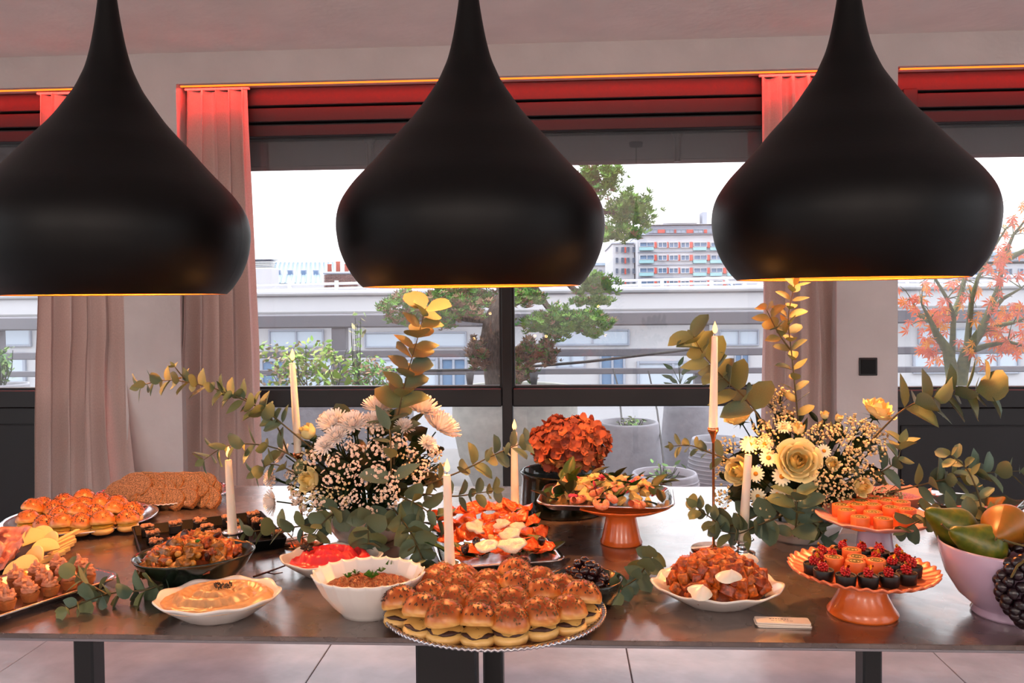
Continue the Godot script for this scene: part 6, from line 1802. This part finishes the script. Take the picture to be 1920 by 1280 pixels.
func petal_mesh(r0: float, r1: float, h: float, span: float, roll: float) -> ArrayMesh:
	var key := "petal%s" % [[r0, r1, h, span, roll]]
	if meshes.has(key): return meshes[key]
	var m := MB.new()
	m.grid(8, 7, func(u, w):
		var a: float = (u - 0.5) * 2.0
		var edge: float = 1.0 - 0.22 * a * a * w
		var r: float = r0 * sqrt(minf(1.0, w * 2.6 + 0.02)) + (r1 - r0) * pow(w, 1.5) + roll * maxf(0.0, w - 0.75) * 1.6
		var th: float = a * span * (0.55 + 0.45 * sin(PI * minf(1.0, w * 0.75 + 0.2)))
		return Vector3(sin(th) * r, h * w * edge - roll * pow(maxf(0.0, w - 0.7), 2.0) * 2.0 + 0.02 * sin(a * 5.0) * w, cos(th) * r), true)
	meshes[key] = m.done()
	return meshes[key]

func rose(label: String, at: Vector3, n: Vector3, r: float, open: float, stem_to: Vector3) -> void:
	var t := thing("rose", label, "rose", at)
	t.basis = facing(n, rf(0, TAU))
	var k := Vector3.ONE * r
	if not meshes.has("rose_heart"):
		var m := MB.new()
		m.grid(60, 6, func(u, w):
			var a: float = u * TAU * 2.6
			var rr: float = lerpf(0.02, 0.27, u) * (1.05 - 0.42 * w * w)
			return Vector3(cos(a) * rr, 0.2 + 0.82 * w - 0.08 * u * w, sin(a) * rr))
		meshes["rose_heart"] = m.done()
		var c := MB.new()
		c.lathe([[0.05, -0.22], [0.22, -0.12], [0.3, 0.02], [0.2, 0.1]].map(func(q): return Vector2(q[0], q[1])), 14)
		for i in 5: c.tri(Vector3(cos(i * 1.257) * 0.22, -0.05, sin(i * 1.257) * 0.22), Vector3(cos(i * 1.257 + 0.35) * 0.75, -0.2, sin(i * 1.257 + 0.35) * 0.75), Vector3(cos(i * 1.257 + 0.7) * 0.22, -0.05, sin(i * 1.257 + 0.7) * 0.22))
		meshes["calyx"] = c.done()
	part(t, "heart", meshes.rose_heart, mats.rose_heart, xf(Vector3.ZERO, Vector3.ZERO, k))
	var sets := [[3, 0.26, 0.16, 1.03, 1.15, 0.02], [4, 0.36, 0.30, 1.02, 0.95, 0.05], [5, 0.48, 0.50, 0.98, 0.82, 0.12]]
	if open > 0.4: sets.append([5, 0.60, 0.72, 0.86, 0.80, 0.18])
	if open > 0.8: sets.append([6, 0.66, 0.96, 0.66, 0.70, 0.2])
	for ring in sets.size():
		var q = sets[ring]
		for i in q[0]: part(t, "petal", petal_mesh(q[1], q[2], q[3], q[4], q[5]), mats.rose if ring > 1 else mats.rose_heart, xf(Vector3(0, 0.02 * (3 - ring), 0) * r, Vector3(rf(-0.08, 0.08), (i + 0.5 * ring) * TAU / q[0] + rf(-0.15, 0.15), rf(-0.06, 0.06)), k * rf(0.95, 1.05)))
	part(t, "calyx", meshes.calyx, mats.stem_green, xf(Vector3.ZERO, Vector3.ZERO, k))
	stem_part(t, stem_to)

func stem_part(t: Node3D, to: Vector3) -> void:
	var e := t.transform.affine_inverse() * to
	var m := MB.new()
	m.tube([Vector3(0, -0.002, 0), e * 0.4 + Vector3(0, -0.015, 0), e], 0.0016, 0.0016, 5)
	part(t, "stem", m.done(), mats.stem_green)

func cluster_meshes(kind: String, v: int) -> Array:
	var key := "%s%d" % [kind, v]
	if not meshes.has(key):
		var m := MB.new()
		var s := MB.new()
		var nz := noise(3.0, v + 11)
		var wax := kind == "wax"
		for i in (24 if wax else 34):
			var y := 1.0 - 1.1 * clampf((i + rf(-2.5, 3.0)) / (24.0 if wax else 34.0), 0.0, 1.0)
			var a := i * 2.39996 + rf(-0.9, 0.9)
			var d := Vector3(cos(a) * sqrt(1.0 - minf(1.0, y * y)), y, sin(a) * sqrt(1.0 - minf(1.0, y * y)))
			var p := d * (0.019 if wax else 0.022) * rf(0.5, 1.25) * Vector3(1.0 + 0.2 * v, 0.7, 1)
			var b := facing(d, rf(0, 6))
			if wax:
				for k in 5: m.blob(Transform3D(b, p + b * Vector3(cos(k * 1.257) * 0.0022, 0, sin(k * 1.257) * 0.0022)), Vector3(0.0022, 0.0014, 0.0022) * (0.8 + 0.1 * (i % 5)), nz, 0.1, 6, 4)
			else: m.blob(Transform3D(b, p), Vector3(0.0027, 0.0019, 0.0027) * rf(0.6, 1.15), nz, 1.1, 7, 5)
			if i % 2 == 0: s.tube([Vector3(0, -0.02, 0), p * 0.9], 0.0006, 0.0004, 3, false)
		meshes[key] = m.done()
		meshes[key + "s"] = s.done()
	return [meshes[key], meshes[key + "s"]]

func sprig(kind: String, called: String, label: String, at: Vector3, n: Vector3, s: float, stem_to: Vector3, group: String, m: Material) -> void:
	var t := thing(called, label, "flower", at, 0.0, group)
	t.basis = facing(n, rf(0, 6))
	var q := cluster_meshes(kind, rng.randi() % 3)
	part(t, "florets", q[0], m, xf(Vector3.ZERO, Vector3.ZERO, Vector3.ONE * s), "stuff")
	part(t, "twiglets", q[1], mats.stem_green, xf(Vector3.ZERO, Vector3.ZERO, Vector3.ONE * s), "stuff")
	stem_part(t, stem_to)

# point where the sight line enters a bouquet's dome, and the way out of it there
func on_dome(c: Vector3, r: Vector3, px: float, py: float, deep := 1.0) -> Array:
	var d := ray(px, py)
	var o := (EYE - c) / r
	var e := d / r
	var a := e.dot(e)
	var b := o.dot(e)
	var q := b * b - a * (o.dot(o) - deep)
	var t := -b / a
	if q > 0.0: t = (-b - sqrt(q)) / a
	var p := EYE + d * t
	return [p, ((p - c) / (r * r)).normalized()]

func vase_bowl(called: String, label: String, at: Vector3, r: float, h: float, m: Material) -> void:
	var t := thing(called, label, "vase", at)
	var b := MB.new()
	b.lathe([[0.0, 0.0], [0.7, 0.0], [0.74, 0.06], [0.9, 0.4], [0.98, 0.75], [1.0, 1.0], [0.965, 1.02], [0.94, 0.95], [0.92, 0.7], [0.82, 0.4], [0.6, 0.14], [0.0, 0.12]].map(func(q): return Vector2(q[0] * r, q[1] * h)), 64)
	part(t, "bowl", b.done(), m)
	var s := MB.new()
	s.lathe([[0.93, 0.8], [0.5, 0.86], [0.0, 0.88]].map(func(q): return Vector2(q[0] * r, q[1] * h)), 32)
	part(t, "moss", s.done(), mats.leaf_dark)

func greens(label: String, called: String, c: Vector3, r: Vector3, foot: Vector3, count: int, each: int, leaf: float) -> void:   # dark leafy stems filling a bouquet
	var lm := leaf_mesh(1.0, 0.34, 0.25, 0)
	var lr := leaf_mesh(1.0, 0.8, 0.2, 1)
	for i in count:
		var y := 1.0 - 1.25 * (i + 0.5) / count
		var a := i * 2.39996
		var d := Vector3(cos(a) * sqrt(1.0 - y * y), y, sin(a) * sqrt(1.0 - y * y))
		var end := c + d * r * 0.86
		var t := thing(called, label, "foliage", foot, 0.0, label)
		var m := MB.new()
		m.tube([Vector3.ZERO, (end - foot) * 0.5 + Vector3(0, 0.01, 0), end - foot], 0.0016, 0.0008, 5)
		part(t, "stem", m.done(), mats.stem_green)
		for k in each:
			var w := lerpf(0.35, 1.0, float(k) / (each - 1))
			var y2 := (d + Vector3(rf(-1, 1), rf(-0.7, 0.9), rf(-1, 1)) * 0.9).normalized()
			var b := facing(y2, rf(0, 6))
			part(t, "leaf", lm if (i + k) % 3 else lr, mats.leaf_dark if (i + k) % 4 else mats.salad_dark, Transform3D(b.scaled(Vector3.ONE * leaf * rf(0.7, 1.2)), (end - foot) * w))

func build_left_bouquet() -> void:
	var base := tab(690, 1008)
	var z := base.z
	vase_bowl("flower_bowl", "low white bowl holding the left bouquet of white flowers", base, 0.088, 0.056, mats.porcelain)
	var foot := base + Vector3(0, 0.045, 0)
	var c := atz(688, 878, z)
	var r := Vector3(0.162, 0.128, 0.14)
	greens("dark green leafy stem inside the left bouquet", "leafy_stem", c, r, foot, 26, 9, 0.05)
	var mums := [[709, 770, 26, "at the very top"], [784, 776, 34, "large, upper right, near the upright branch"], [757, 803, 17, "small, right of the dark centre leaf"], [818, 808, 34, "large, at the right edge"], [628, 798, 26, "upper left"], [662, 800, 24, "upper middle"], [632, 822, 20, "left, below the upper ones"], [612, 838, 19, "left, under the rose"], [517, 940, 20, "low at the left edge, seen from the side"], [534, 853, 17, "at the left, beside the candlestick cup"], [510, 895, 15, "small, far left"], [700, 795, 20, "between the upper blooms"], [800, 835, 17, "right, half hidden"]]
	for q in mums:
		var d := on_dome(c, r * 1.04, q[0], q[1])
		var t := thing("chrysanthemum", "white chrysanthemum in the left bouquet, %s" % q[3], "flower", d[0])
		t.basis = facing(d[1] * 0.8 + Vector3(0, 0.35, 0.25), rf(0, 6))
		part(t, "petals", mum_mesh(int(q[2]) % 2), mats.mum, xf(Vector3.ZERO, Vector3.ZERO, Vector3.ONE * q[2] * per_px(d[0].z) * 1.3), "stuff")
		stem_part(t, foot)
	for q in [[581, 815, 29, 0.3, "half open, behind the tall left candle"], [586, 905, 31, 0.5, "low left, behind the candlestick rod"]]:
		var d := on_dome(c, r * 1.0, q[0], q[1])
		rose("cream rose in the left bouquet, %s" % q[4], d[0] - d[1] * 0.01, d[1] + Vector3(-0.3, 0.5, 0.1), q[2] * per_px(d[0].z), q[3], foot)
	for q in [[690, 800], [708, 806], [652, 833], [668, 845], [702, 840], [722, 846], [592, 858], [630, 865], [665, 870], [706, 882], [620, 898], [655, 890], [680, 900], [714, 925], [728, 918], [645, 940], [598, 938], [555, 930], [735, 895], [812, 848], [795, 872], [784, 890], [665, 930], [608, 782], [665, 780], [512, 898], [545, 890], [745, 830], [770, 850], [740, 940], [570, 950], [690, 955]]:
		var d := on_dome(c, r * 1.08, q[0], q[1])
		sprig("wax", "waxflower", "cluster of tiny pinkish white flowers in the left bouquet", d[0], d[1] + Vector3(0, 0.3, 0.2), rf(0.65, 1.0), foot, "waxflower clusters in the left bouquet", mats.waxflower)
	for q in [[585, 940], [560, 915], [600, 925], [818, 870], [760, 870], [575, 870], [640, 915]]:
		var d := on_dome(c, r * 1.02, q[0], q[1])
		sprig("breath", "gypsophila", "airy spray of tiny white buds in the left bouquet", d[0], d[1], 1.1, foot, "airy white sprays in the left bouquet", mats.breath)
	branch("long eucalyptus branch reaching far left over the curtain from the left bouquet", zpts([[640, 885, 0.05], [560, 820, 0.08], [500, 772, 0.08], [430, 738, 0.09], [370, 720, 0.10], [310, 712, 0.12], [262, 724, 0.12]], z), 17, 0.049, 0.25, 0.9, 0.62)
	branch("short eucalyptus side twig rising above the long left branch, at its far end", zpts([[368, 724, 0.10], [345, 708, 0.10], [328, 688, 0.10]], z), 2, 0.024, 0.5, 0.8, 0.8)
	branch("eucalyptus twig curving over the long left branch, left of the tall candle", zpts([[540, 850, 0.06], [520, 800, 0.07], [490, 770, 0.07], [450, 740, 0.07], [428, 735, 0.07]], z), 6, 0.042, 0.3, 0.85, 0.8)
	branch("eucalyptus branch drooping left, over the curtain, above the short left candle", zpts([[610, 900, 0.05], [530, 845, 0.08], [465, 832, 0.08], [420, 838, 0.08], [382, 862, 0.08]], z), 9, 0.044, 0.25, 0.85, 0.75)
	branch("eucalyptus twig hanging left of the bouquet, beside the candlestick cup", zpts([[610, 920, 0.06], [550, 885, 0.1], [510, 870, 0.1], [480, 885, 0.1]], z), 5, 0.042, 0.25, 0.8, 0.8)
	branch("upright eucalyptus branch with large round leaves under the middle lamp", zpts([[738, 870, 0.04], [745, 790, 0.05], [760, 715, 0.05], [780, 645, 0.05], [798, 578, 0.05]], z), 13, 0.060, 0.2, 1.0, 0.92)
	branch("eucalyptus branch rising right from the left bouquet to the green vase", zpts([[780, 915, 0.06], [860, 885, 0.06], [915, 858, 0.05], [955, 840, 0.04], [982, 830, 0.04]], z), 9, 0.040, 0.15, 0.85, 0.95)
	branch("low eucalyptus branch pointing right over the table, behind the candle", zpts([[780, 925, 0.05], [850, 930, 0.05], [890, 925, 0.05], [925, 920, 0.05]], z), 7, 0.036, 0.1, 0.85, 0.85)
	branch("eucalyptus trailing down over the bean bowl to the salmon tray", zpts([[735, 950, 0.12], [765, 990, 0.17], [785, 1030, 0.20], [798, 1075, 0.23]], z), 10, 0.044, 0.1, 0.9, 0.85)
	branch("eucalyptus trailing over the pink dip from the left bouquet", zpts([[690, 955, 0.12], [690, 990, 0.18], [692, 1020, 0.2]], z), 6, 0.046, 0.1, 0.9, 0.9)
	branch("eucalyptus spray low on the right of the left bouquet, leaning to the tray", zpts([[750, 930, 0.12], [790, 950, 0.14], [820, 975, 0.12]], z), 6, 0.046, 0.15, 0.9, 0.9)
	branch("eucalyptus lying left over the walnut cake tray", zpts([[630, 965, 0.08], [570, 985, 0.12], [515, 990, 0.12], [462, 998, 0.12]], z), 9, 0.040, 0.1, 0.85, 0.9)
	branch("dark eucalyptus leaves in the middle of the left bouquet", zpts([[735, 930, 0.10], [733, 870, 0.15], [732, 820, 0.13], [728, 792, 0.1]], z), 5, 0.058, 0.2, 0.6, 0.9)
	branch("eucalyptus leaves low in front of the white bowl, left side", zpts([[640, 950, 0.13], [610, 975, 0.17], [590, 1000, 0.18]], z), 6, 0.042, 0.1, 0.9, 0.8)
	var tw := MB.new()
	tw.tube([tab(475, 1081, 0.012), tab(505, 1071, 0.014), tab(540, 1058, 0.02)], 0.002, 0.0014, 6)
	tw.tube([tab(500, 1073, 0.014), tab(514, 1076, 0.008), tab(530, 1073, 0.006)], 0.0013, 0.001, 5)
	single("twig", "thin dark red twig between the hummus and the pink dip", "twig", tw.done(), mats.twig_red, Transform3D.IDENTITY)
	var t2 := MB.new()
	t2.tube([tab(600, 1000, 0.04), tab(560, 1010, 0.015), tab(520, 1020, 0.006)], 0.0012, 0.0008, 5)
	for q in [[545, 1014, 556, 1034], [530, 1018, 522, 1004], [552, 1012, 540, 1000]]: t2.tube([tab(q[0], q[1], 0.010), tab(q[2], q[3], 0.006)], 0.001, 0.0016, 5)
	single("twig", "thin bare twig sticking out low left of the white flower bowl", "twig", t2.done(), mats.stem, Transform3D.IDENTITY)

func build_right_bouquet() -> void:
	var base := tab(1500, 1006)
	var z := base.z
	vase_bowl("flower_bowl", "low white bowl holding the right bouquet of cream roses", base, 0.092, 0.05, mats.porcelain)
	var foot := base + Vector3(0, 0.04, 0)
	var c := atz(1505, 882, z)
	var r := Vector3(0.175, 0.125, 0.14)
	greens("dark green leafy stem inside the right bouquet", "leafy_stem", c, r, foot, 26, 9, 0.045)
	for q in [[1492, 866, 42, 1.0, "the largest, fully open in the middle", 0.1, 0.15], [1390, 884, 36, 0.6, "large, at the left behind the short candle", -0.4, 0.2], [1646, 772, 32, 0.9, "at the upper right, wide open beside the branch", 0.1, 0.5], [1612, 914, 26, 0.5, "low at the right, above the orange rolls", 0.3, 0.2], [1497, 806, 22, 0.2, "closed bud above the largest one", 0.0, 1.5], [1384, 782, 28, 0.9, "pale, at the upper left behind the leaves", -0.3, 0.6], [1560, 870, 18, 0.5, "small, right of the largest one", 0.2, 0.2], [1549, 776, 15, 0.2, "small bud at the top, left one of two", -0.2, 1.4], [1574, 782, 14, 0.2, "small bud at the top, right one of two", 0.3, 1.4]]:
		var d := on_dome(c, r * 1.06, q[0], q[1])
		rose("cream rose in the right bouquet, %s" % q[4], d[0] - d[1] * 0.012, d[1] + Vector3(q[5], q[6], 0.35), q[2] * per_px(d[0].z), q[3], foot)
	for q in [[1405, 833, 16, "above the short candle's flame"], [1441, 858, 15, "left of the largest rose, upper one"], [1417, 888, 14, "right of the short candle, at the left rose"], [1466, 893, 16, "at the lower left edge of the largest rose"], [1421, 930, 14, "low, right beside the short candle"], [1457, 926, 12, "low, under the lower left of the largest rose"], [1434, 832, 14, "upper left, right of the candle flame"], [1480, 932, 13, "low, straight under the largest rose"], [1545, 845, 12, "right of the largest rose"], [1470, 800, 13, "above the largest rose, left of the bud"]]:
		var d := on_dome(c, r * 1.1, q[0], q[1])
		var t := thing("daisy", "small white daisy, %s" % q[3], "flower", d[0], 0.0, "daisies in the right bouquet")
		t.basis = facing(d[1] + Vector3(0, 0.2, 0.5), rf(0, 6))
		if not meshes.has("daisy"):
			var m := MB.new()
			for k in 15:
				var a := k * TAU / 15
				var o := Vector3(cos(a), 0, sin(a))
				var s := Vector3(-sin(a), 0, cos(a)) * 0.15
				m.quad(o * 0.22 - s * 0.4, o * 0.65 - s + Vector3(0, 0.08, 0), o * 0.65 + s + Vector3(0, 0.08, 0), o * 0.22 + s * 0.4)
				m.quad(o * 0.65 - s + Vector3(0, 0.08, 0), o * rf(0.95, 1.05) - s * 0.5, o * rf(0.95, 1.05) + s * 0.5, o * 0.65 + s + Vector3(0, 0.08, 0))
			meshes["daisy"] = m.done()
			var e := MB.new()
			e.lathe([[0.27, 0.0], [0.24, 0.10], [0.12, 0.15], [0.0, 0.16]].map(func(w): return Vector2(w[0], w[1])), 14)
			meshes["daisy_e"] = e.done()
		var k := xf(Vector3.ZERO, Vector3.ZERO, Vector3.ONE * q[2] * per_px(d[0].z) * 1.15)
		part(t, "petals", meshes.daisy, mats.daisy, k)
		part(t, "eye", meshes.daisy_e, mats.daisy_eye, k)
		stem_part(t, foot)
	for q in [[1447, 752], [1462, 740], [1480, 792], [1445, 802], [1425, 812], [1520, 822], [1545, 812], [1565, 815], [1590, 805], [1612, 800], [1628, 805], [1645, 815], [1540, 890], [1555, 905], [1540, 925], [1602, 865], [1585, 885], [1630, 890], [1362, 838], [1355, 855], [1358, 880], [1440, 835], [1520, 950], [1585, 925], [1570, 940], [1640, 840], [1610, 838], [1460, 770], [1650, 925], [1680, 925], [1590, 845], [1440, 950], [1655, 940], [1360, 930]]:
		var d := on_dome(c, r * 1.1, q[0], q[1])
		sprig("breath", "gypsophila", "airy spray of tiny cream flowers in the right bouquet", d[0], d[1] + Vector3(0, 0.3, 0.2), rf(0.9, 1.25), foot, "airy cream sprays in the right bouquet", mats.breath)
	branch("eucalyptus branch with large leaves behind the tall right candle", zpts([[1450, 830, 0.05], [1405, 755, 0.04], [1358, 710, 0.03], [1322, 668, 0.03], [1300, 630, 0.03]], z), 11, 0.060, 0.2, 0.95, 0.95)
	branch("upright eucalyptus branch before the right curtain, reaching up to the lamp", zpts([[1500, 830, 0.02], [1492, 740, 0.02], [1484, 660, 0.02], [1478, 595, 0.02], [1490, 535, 0.02]], z), 15, 0.042, 0.15, 0.6, 0.85)
	branch("short eucalyptus side twig left of the upright branch at the right curtain", zpts([[1482, 655, 0.02], [1460, 625, 0.03], [1437, 580, 0.03]], z), 4, 0.036, 0.4, 0.9, 0.95)
	branch("eucalyptus branch with the largest leaves arching right before the black panel", zpts([[1630, 830, 0.08], [1690, 770, 0.12], [1740, 748, 0.12], [1795, 738, 0.12], [1845, 730, 0.12]], z), 9, 0.064, 0.28, 0.95, 1.0)
	branch("thin eucalyptus twig with small leaves pointing left over the grey pots", zpts([[1390, 870, 0.08], [1330, 848, 0.09], [1295, 835, 0.09], [1264, 836, 0.09]], z), 6, 0.032, 0.2, 0.6, 0.8)
	branch("eucalyptus branch low at the left of the right bouquet, crossing the candlestick", zpts([[1450, 950, 0.10], [1400, 975, 0.12], [1360, 985, 0.12], [1325, 965, 0.12], [1306, 950, 0.12]], z), 8, 0.042, 0.15, 0.9, 0.85)
	branch("eucalyptus branch trailing to the foot of the short right candle", zpts([[1470, 965, 0.12], [1420, 985, 0.14], [1385, 1000, 0.14], [1352, 995, 0.14]], z), 6, 0.044, 0.15, 0.9, 0.85)
	branch("rosette of upright eucalyptus leaves at the front of the right bouquet", zpts([[1490, 1005, 0.13], [1494, 965, 0.16], [1492, 930, 0.16]], z), 7, 0.056, 0.1, 0.7, 0.9)
	branch("yellowish eucalyptus leaves drooping over the right white bowl", zpts([[1500, 965, 0.12], [1530, 985, 0.15], [1548, 1010, 0.15]], z), 5, 0.046, 0.1, 0.8, 0.9)
	branch("eucalyptus branch at the right side of the right bouquet, under the open rose", zpts([[1580, 910, 0.09], [1640, 890, 0.10], [1680, 865, 0.10], [1690, 830, 0.09]], z), 7, 0.046, 0.15, 0.85, 0.85)
	branch("long yellow-leaved eucalyptus branch reaching right over the fruit bowl", zpts([[1640, 930, 0.10], [1730, 908, 0.16], [1790, 895, 0.18], [1850, 886, 0.2], [1930, 882, 0.2]], z), 13, 0.050, 0.22, 0.7, 0.85)
	branch("eucalyptus sprig standing up from the fruit bowl", zpts([[1840, 1000, 0.26], [1838, 940, 0.26], [1815, 882, 0.26], [1782, 852, 0.26]], z), 8, 0.034, 0.1, 0.7, 0.75)
	branch("eucalyptus sprig lying on the pears, its tip over the orange rolls", zpts([[1870, 990, 0.34], [1815, 968, 0.33], [1755, 962, 0.32], [1700, 990, 0.32]], z), 10, 0.042, 0.05, 0.8, 0.8)

func build_table_sprigs() -> void:
	branch("eucalyptus sprig lying at the front left of the table, beside the muffin tray", [tab(318, 1090, 0.03), tab(270, 1106, 0.024), tab(220, 1110, 0.02), tab(175, 1122, 0.02), tab(128, 1142, 0.016)], 10, 0.038, 0.02, 0.9, 0.85, 0.6)
	branch("eucalyptus twig rising over the muffins from the front left sprig", [tab(200, 1114, 0.02), tab(172, 1098, 0.03), tab(150, 1084, 0.04), tab(132, 1070, 0.045)], 5, 0.034, 0.2, 0.9, 0.9, 0.6)
	branch("eucalyptus sprig lying behind and beside the olive bowl", [tab(1226, 1036, 0.035), tab(1212, 1058, 0.03), tab(1196, 1082, 0.025), tab(1160, 1106, 0.022)], 8, 0.036, 0.03, 0.9, 0.85, 0.6)

func build_hydrangea() -> void:
	var base := tab(1056, 957)
	var r := 81.0 * per_px(base.z)
	var h := 0.098
	var t := thing("glass_vase", "wide dark green glass vase under the brown hydrangea", "vase", base)
	var m := MB.new()
	m.lathe([[0.0, 0.0], [0.9, 0.0], [0.985, 0.03], [1.0, 0.08], [0.97, 0.5], [0.96, 0.88], [0.99, 0.97], [1.0, 1.0], [0.97, 1.02], [0.93, 0.98], [0.925, 0.5], [0.93, 0.1], [0.0, 0.07]].map(func(q): return Vector2(q[0] * r, q[1] * h)), 72)
	part(t, "glass", m.done(), mats.green_glass)
	var w := MB.new()
	w.lathe([[0.0, 0.08], [0.91, 0.09], [0.91, 0.55], [0.0, 0.56]].map(func(q): return Vector2(q[0] * r, q[1] * h)), 40)
	part(t, "water", w.done(), mats.green_glass)
	var c := atz(1067, 836, base.z)
	var rr := Vector3(73.0, 52.0, 66.0) * per_px(base.z)
	var f := thing("hydrangea", "large dried brown-orange hydrangea head in the dark green glass vase", "flower", c)
	var core := MB.new()
	core.blob(Transform3D.IDENTITY, rr * 0.82, noise(2.0, 8), 0.15, 24, 16)
	part(f, "heart", core.done(), mats.hydrangea_2)
	var fl := []
	for v in 3:
		var q := MB.new()
		for k in 4:
			var b := Basis(Vector3.UP, k * PI / 2 + rf(-0.2, 0.2))
			var tilt := rf(0.25, 0.75)
			q.grid(4, 4, func(u, s):
				var x: float = (u - 0.5) * 1.05 * sin(PI * (0.12 + 0.8 * s)) * (1.0 + 0.1 * v)
				return b * Vector3(x, s * tilt + 0.22 * absf(u - 0.5) + 0.10 * sin(s * 6.0 + v), s * 0.95))
		fl.append(q.done())
	for i in 190:
		var y := 1.0 - 1.75 * (i + 0.5) / 190.0
		var a := i * 2.39996
		var d := Vector3(cos(a) * sqrt(1.0 - y * y), y, sin(a) * sqrt(1.0 - y * y))
		var p := d * rr * (0.93 + 0.07 * sin(d.x * 7.0 + d.y * 5.0))
		var col := rng.randi() % 3
		if d.y < -0.25 and rf(0, 1) < 0.55: col = 3
		part(f, "floret", fl[i % 3], mats["hydrangea_%d" % col], Transform3D((facing(d / rr, rf(0, 6)) * Basis.from_euler(Vector3(rf(-0.4, 0.4), 0, rf(-0.4, 0.4)))).scaled(Vector3.ONE * rf(0.013, 0.0185)), p))
	var s := MB.new()
	s.tube([Vector3(0, -0.04, 0), base + Vector3(0, 0.02, 0) - c], 0.006, 0.006, 8)
	part(f, "stem", s.done(), mats.stem_green)
	var lf := leaf_mesh(0.07, 0.035, 0.2, 0)
	for k in 6: part(f, "leaf", lf, mats.salad_green, Transform3D(Basis.from_euler(Vector3(1.35, k * 1.1, 0)), Vector3(0, -rr.y * 0.9, 0)))

const LAMP := 0.75
const FILL := 2.0  # strength of the added globes
const SKY := 6.0

func _ready() -> void:
	rng.seed = 7
	var cam := Camera3D.new()
	cam.name = "camera"
	cam.projection = Camera3D.PROJECTION_FRUSTUM
	cam.near = 0.05
	cam.far = 400.0
	cam.size = 2.0 * 0.05 * 640.0 / F
	cam.frustum_offset = Vector2(0, -LENS_DROP / F * 0.05)
	cam.transform = Transform3D(cam_basis, EYE)
	add_child(cam)
	cam.current = true
	var env := Environment.new()
	var sky := Sky.new()
	var sm := ProceduralSkyMaterial.new()      # overcast: three times as bright overhead as at the horizon
	sm.sky_top_color = Color(0.97, 0.98, 1.0)
	sm.sky_horizon_color = Color(0.33, 0.33, 0.342).linear_to_srgb()
	sm.sky_curve = 0.6
	sm.ground_bottom_color = Color(0.14, 0.14, 0.14).linear_to_srgb()
	sm.ground_horizon_color = Color(0.2, 0.2, 0.2).linear_to_srgb()
	sm.sun_angle_max = 1.0
	sm.energy_multiplier = 1.0
	sky.sky_material = sm
	env.background_mode = Environment.BG_SKY
	env.sky = sky
	env.background_energy_multiplier = SKY
	env.tonemap_mode = Environment.TONE_MAPPER_LINEAR
	env.tonemap_exposure = 1.0
	env.sdfgi_enabled = true
	env.ssao_enabled = true
	env.ssil_enabled = true
	var we := WorldEnvironment.new()
	we.name = "surroundings"
	we.environment = env
	add_child(we)
	make_materials()
	build_room()
	pendant("black teardrop pendant lamp cut by the left edge of the picture", Vector2(213, 553), -1.81)
	pendant("black teardrop pendant lamp hanging in the middle of the row", Vector2(885, 537), -1.85)
	pendant("black teardrop pendant lamp above the right-hand flowers", Vector2(1592, 523), -1.88)
	added_globe(-2.2, 2.3, "left one of three")
	added_globe(0.0, 2.3, "middle one of three")
	added_globe(2.2, 2.3, "right one of three")
	build_table()
	build_terrace()
	build_city()
	build_buns()
	build_bread()
	build_cakes()
	build_cheese()
	build_muffins()
	build_bowls()
	build_salads()
	build_sweets()
	build_candles()
	build_left_bouquet()
	build_right_bouquet()
	build_table_sprigs()
	build_hydrangea()
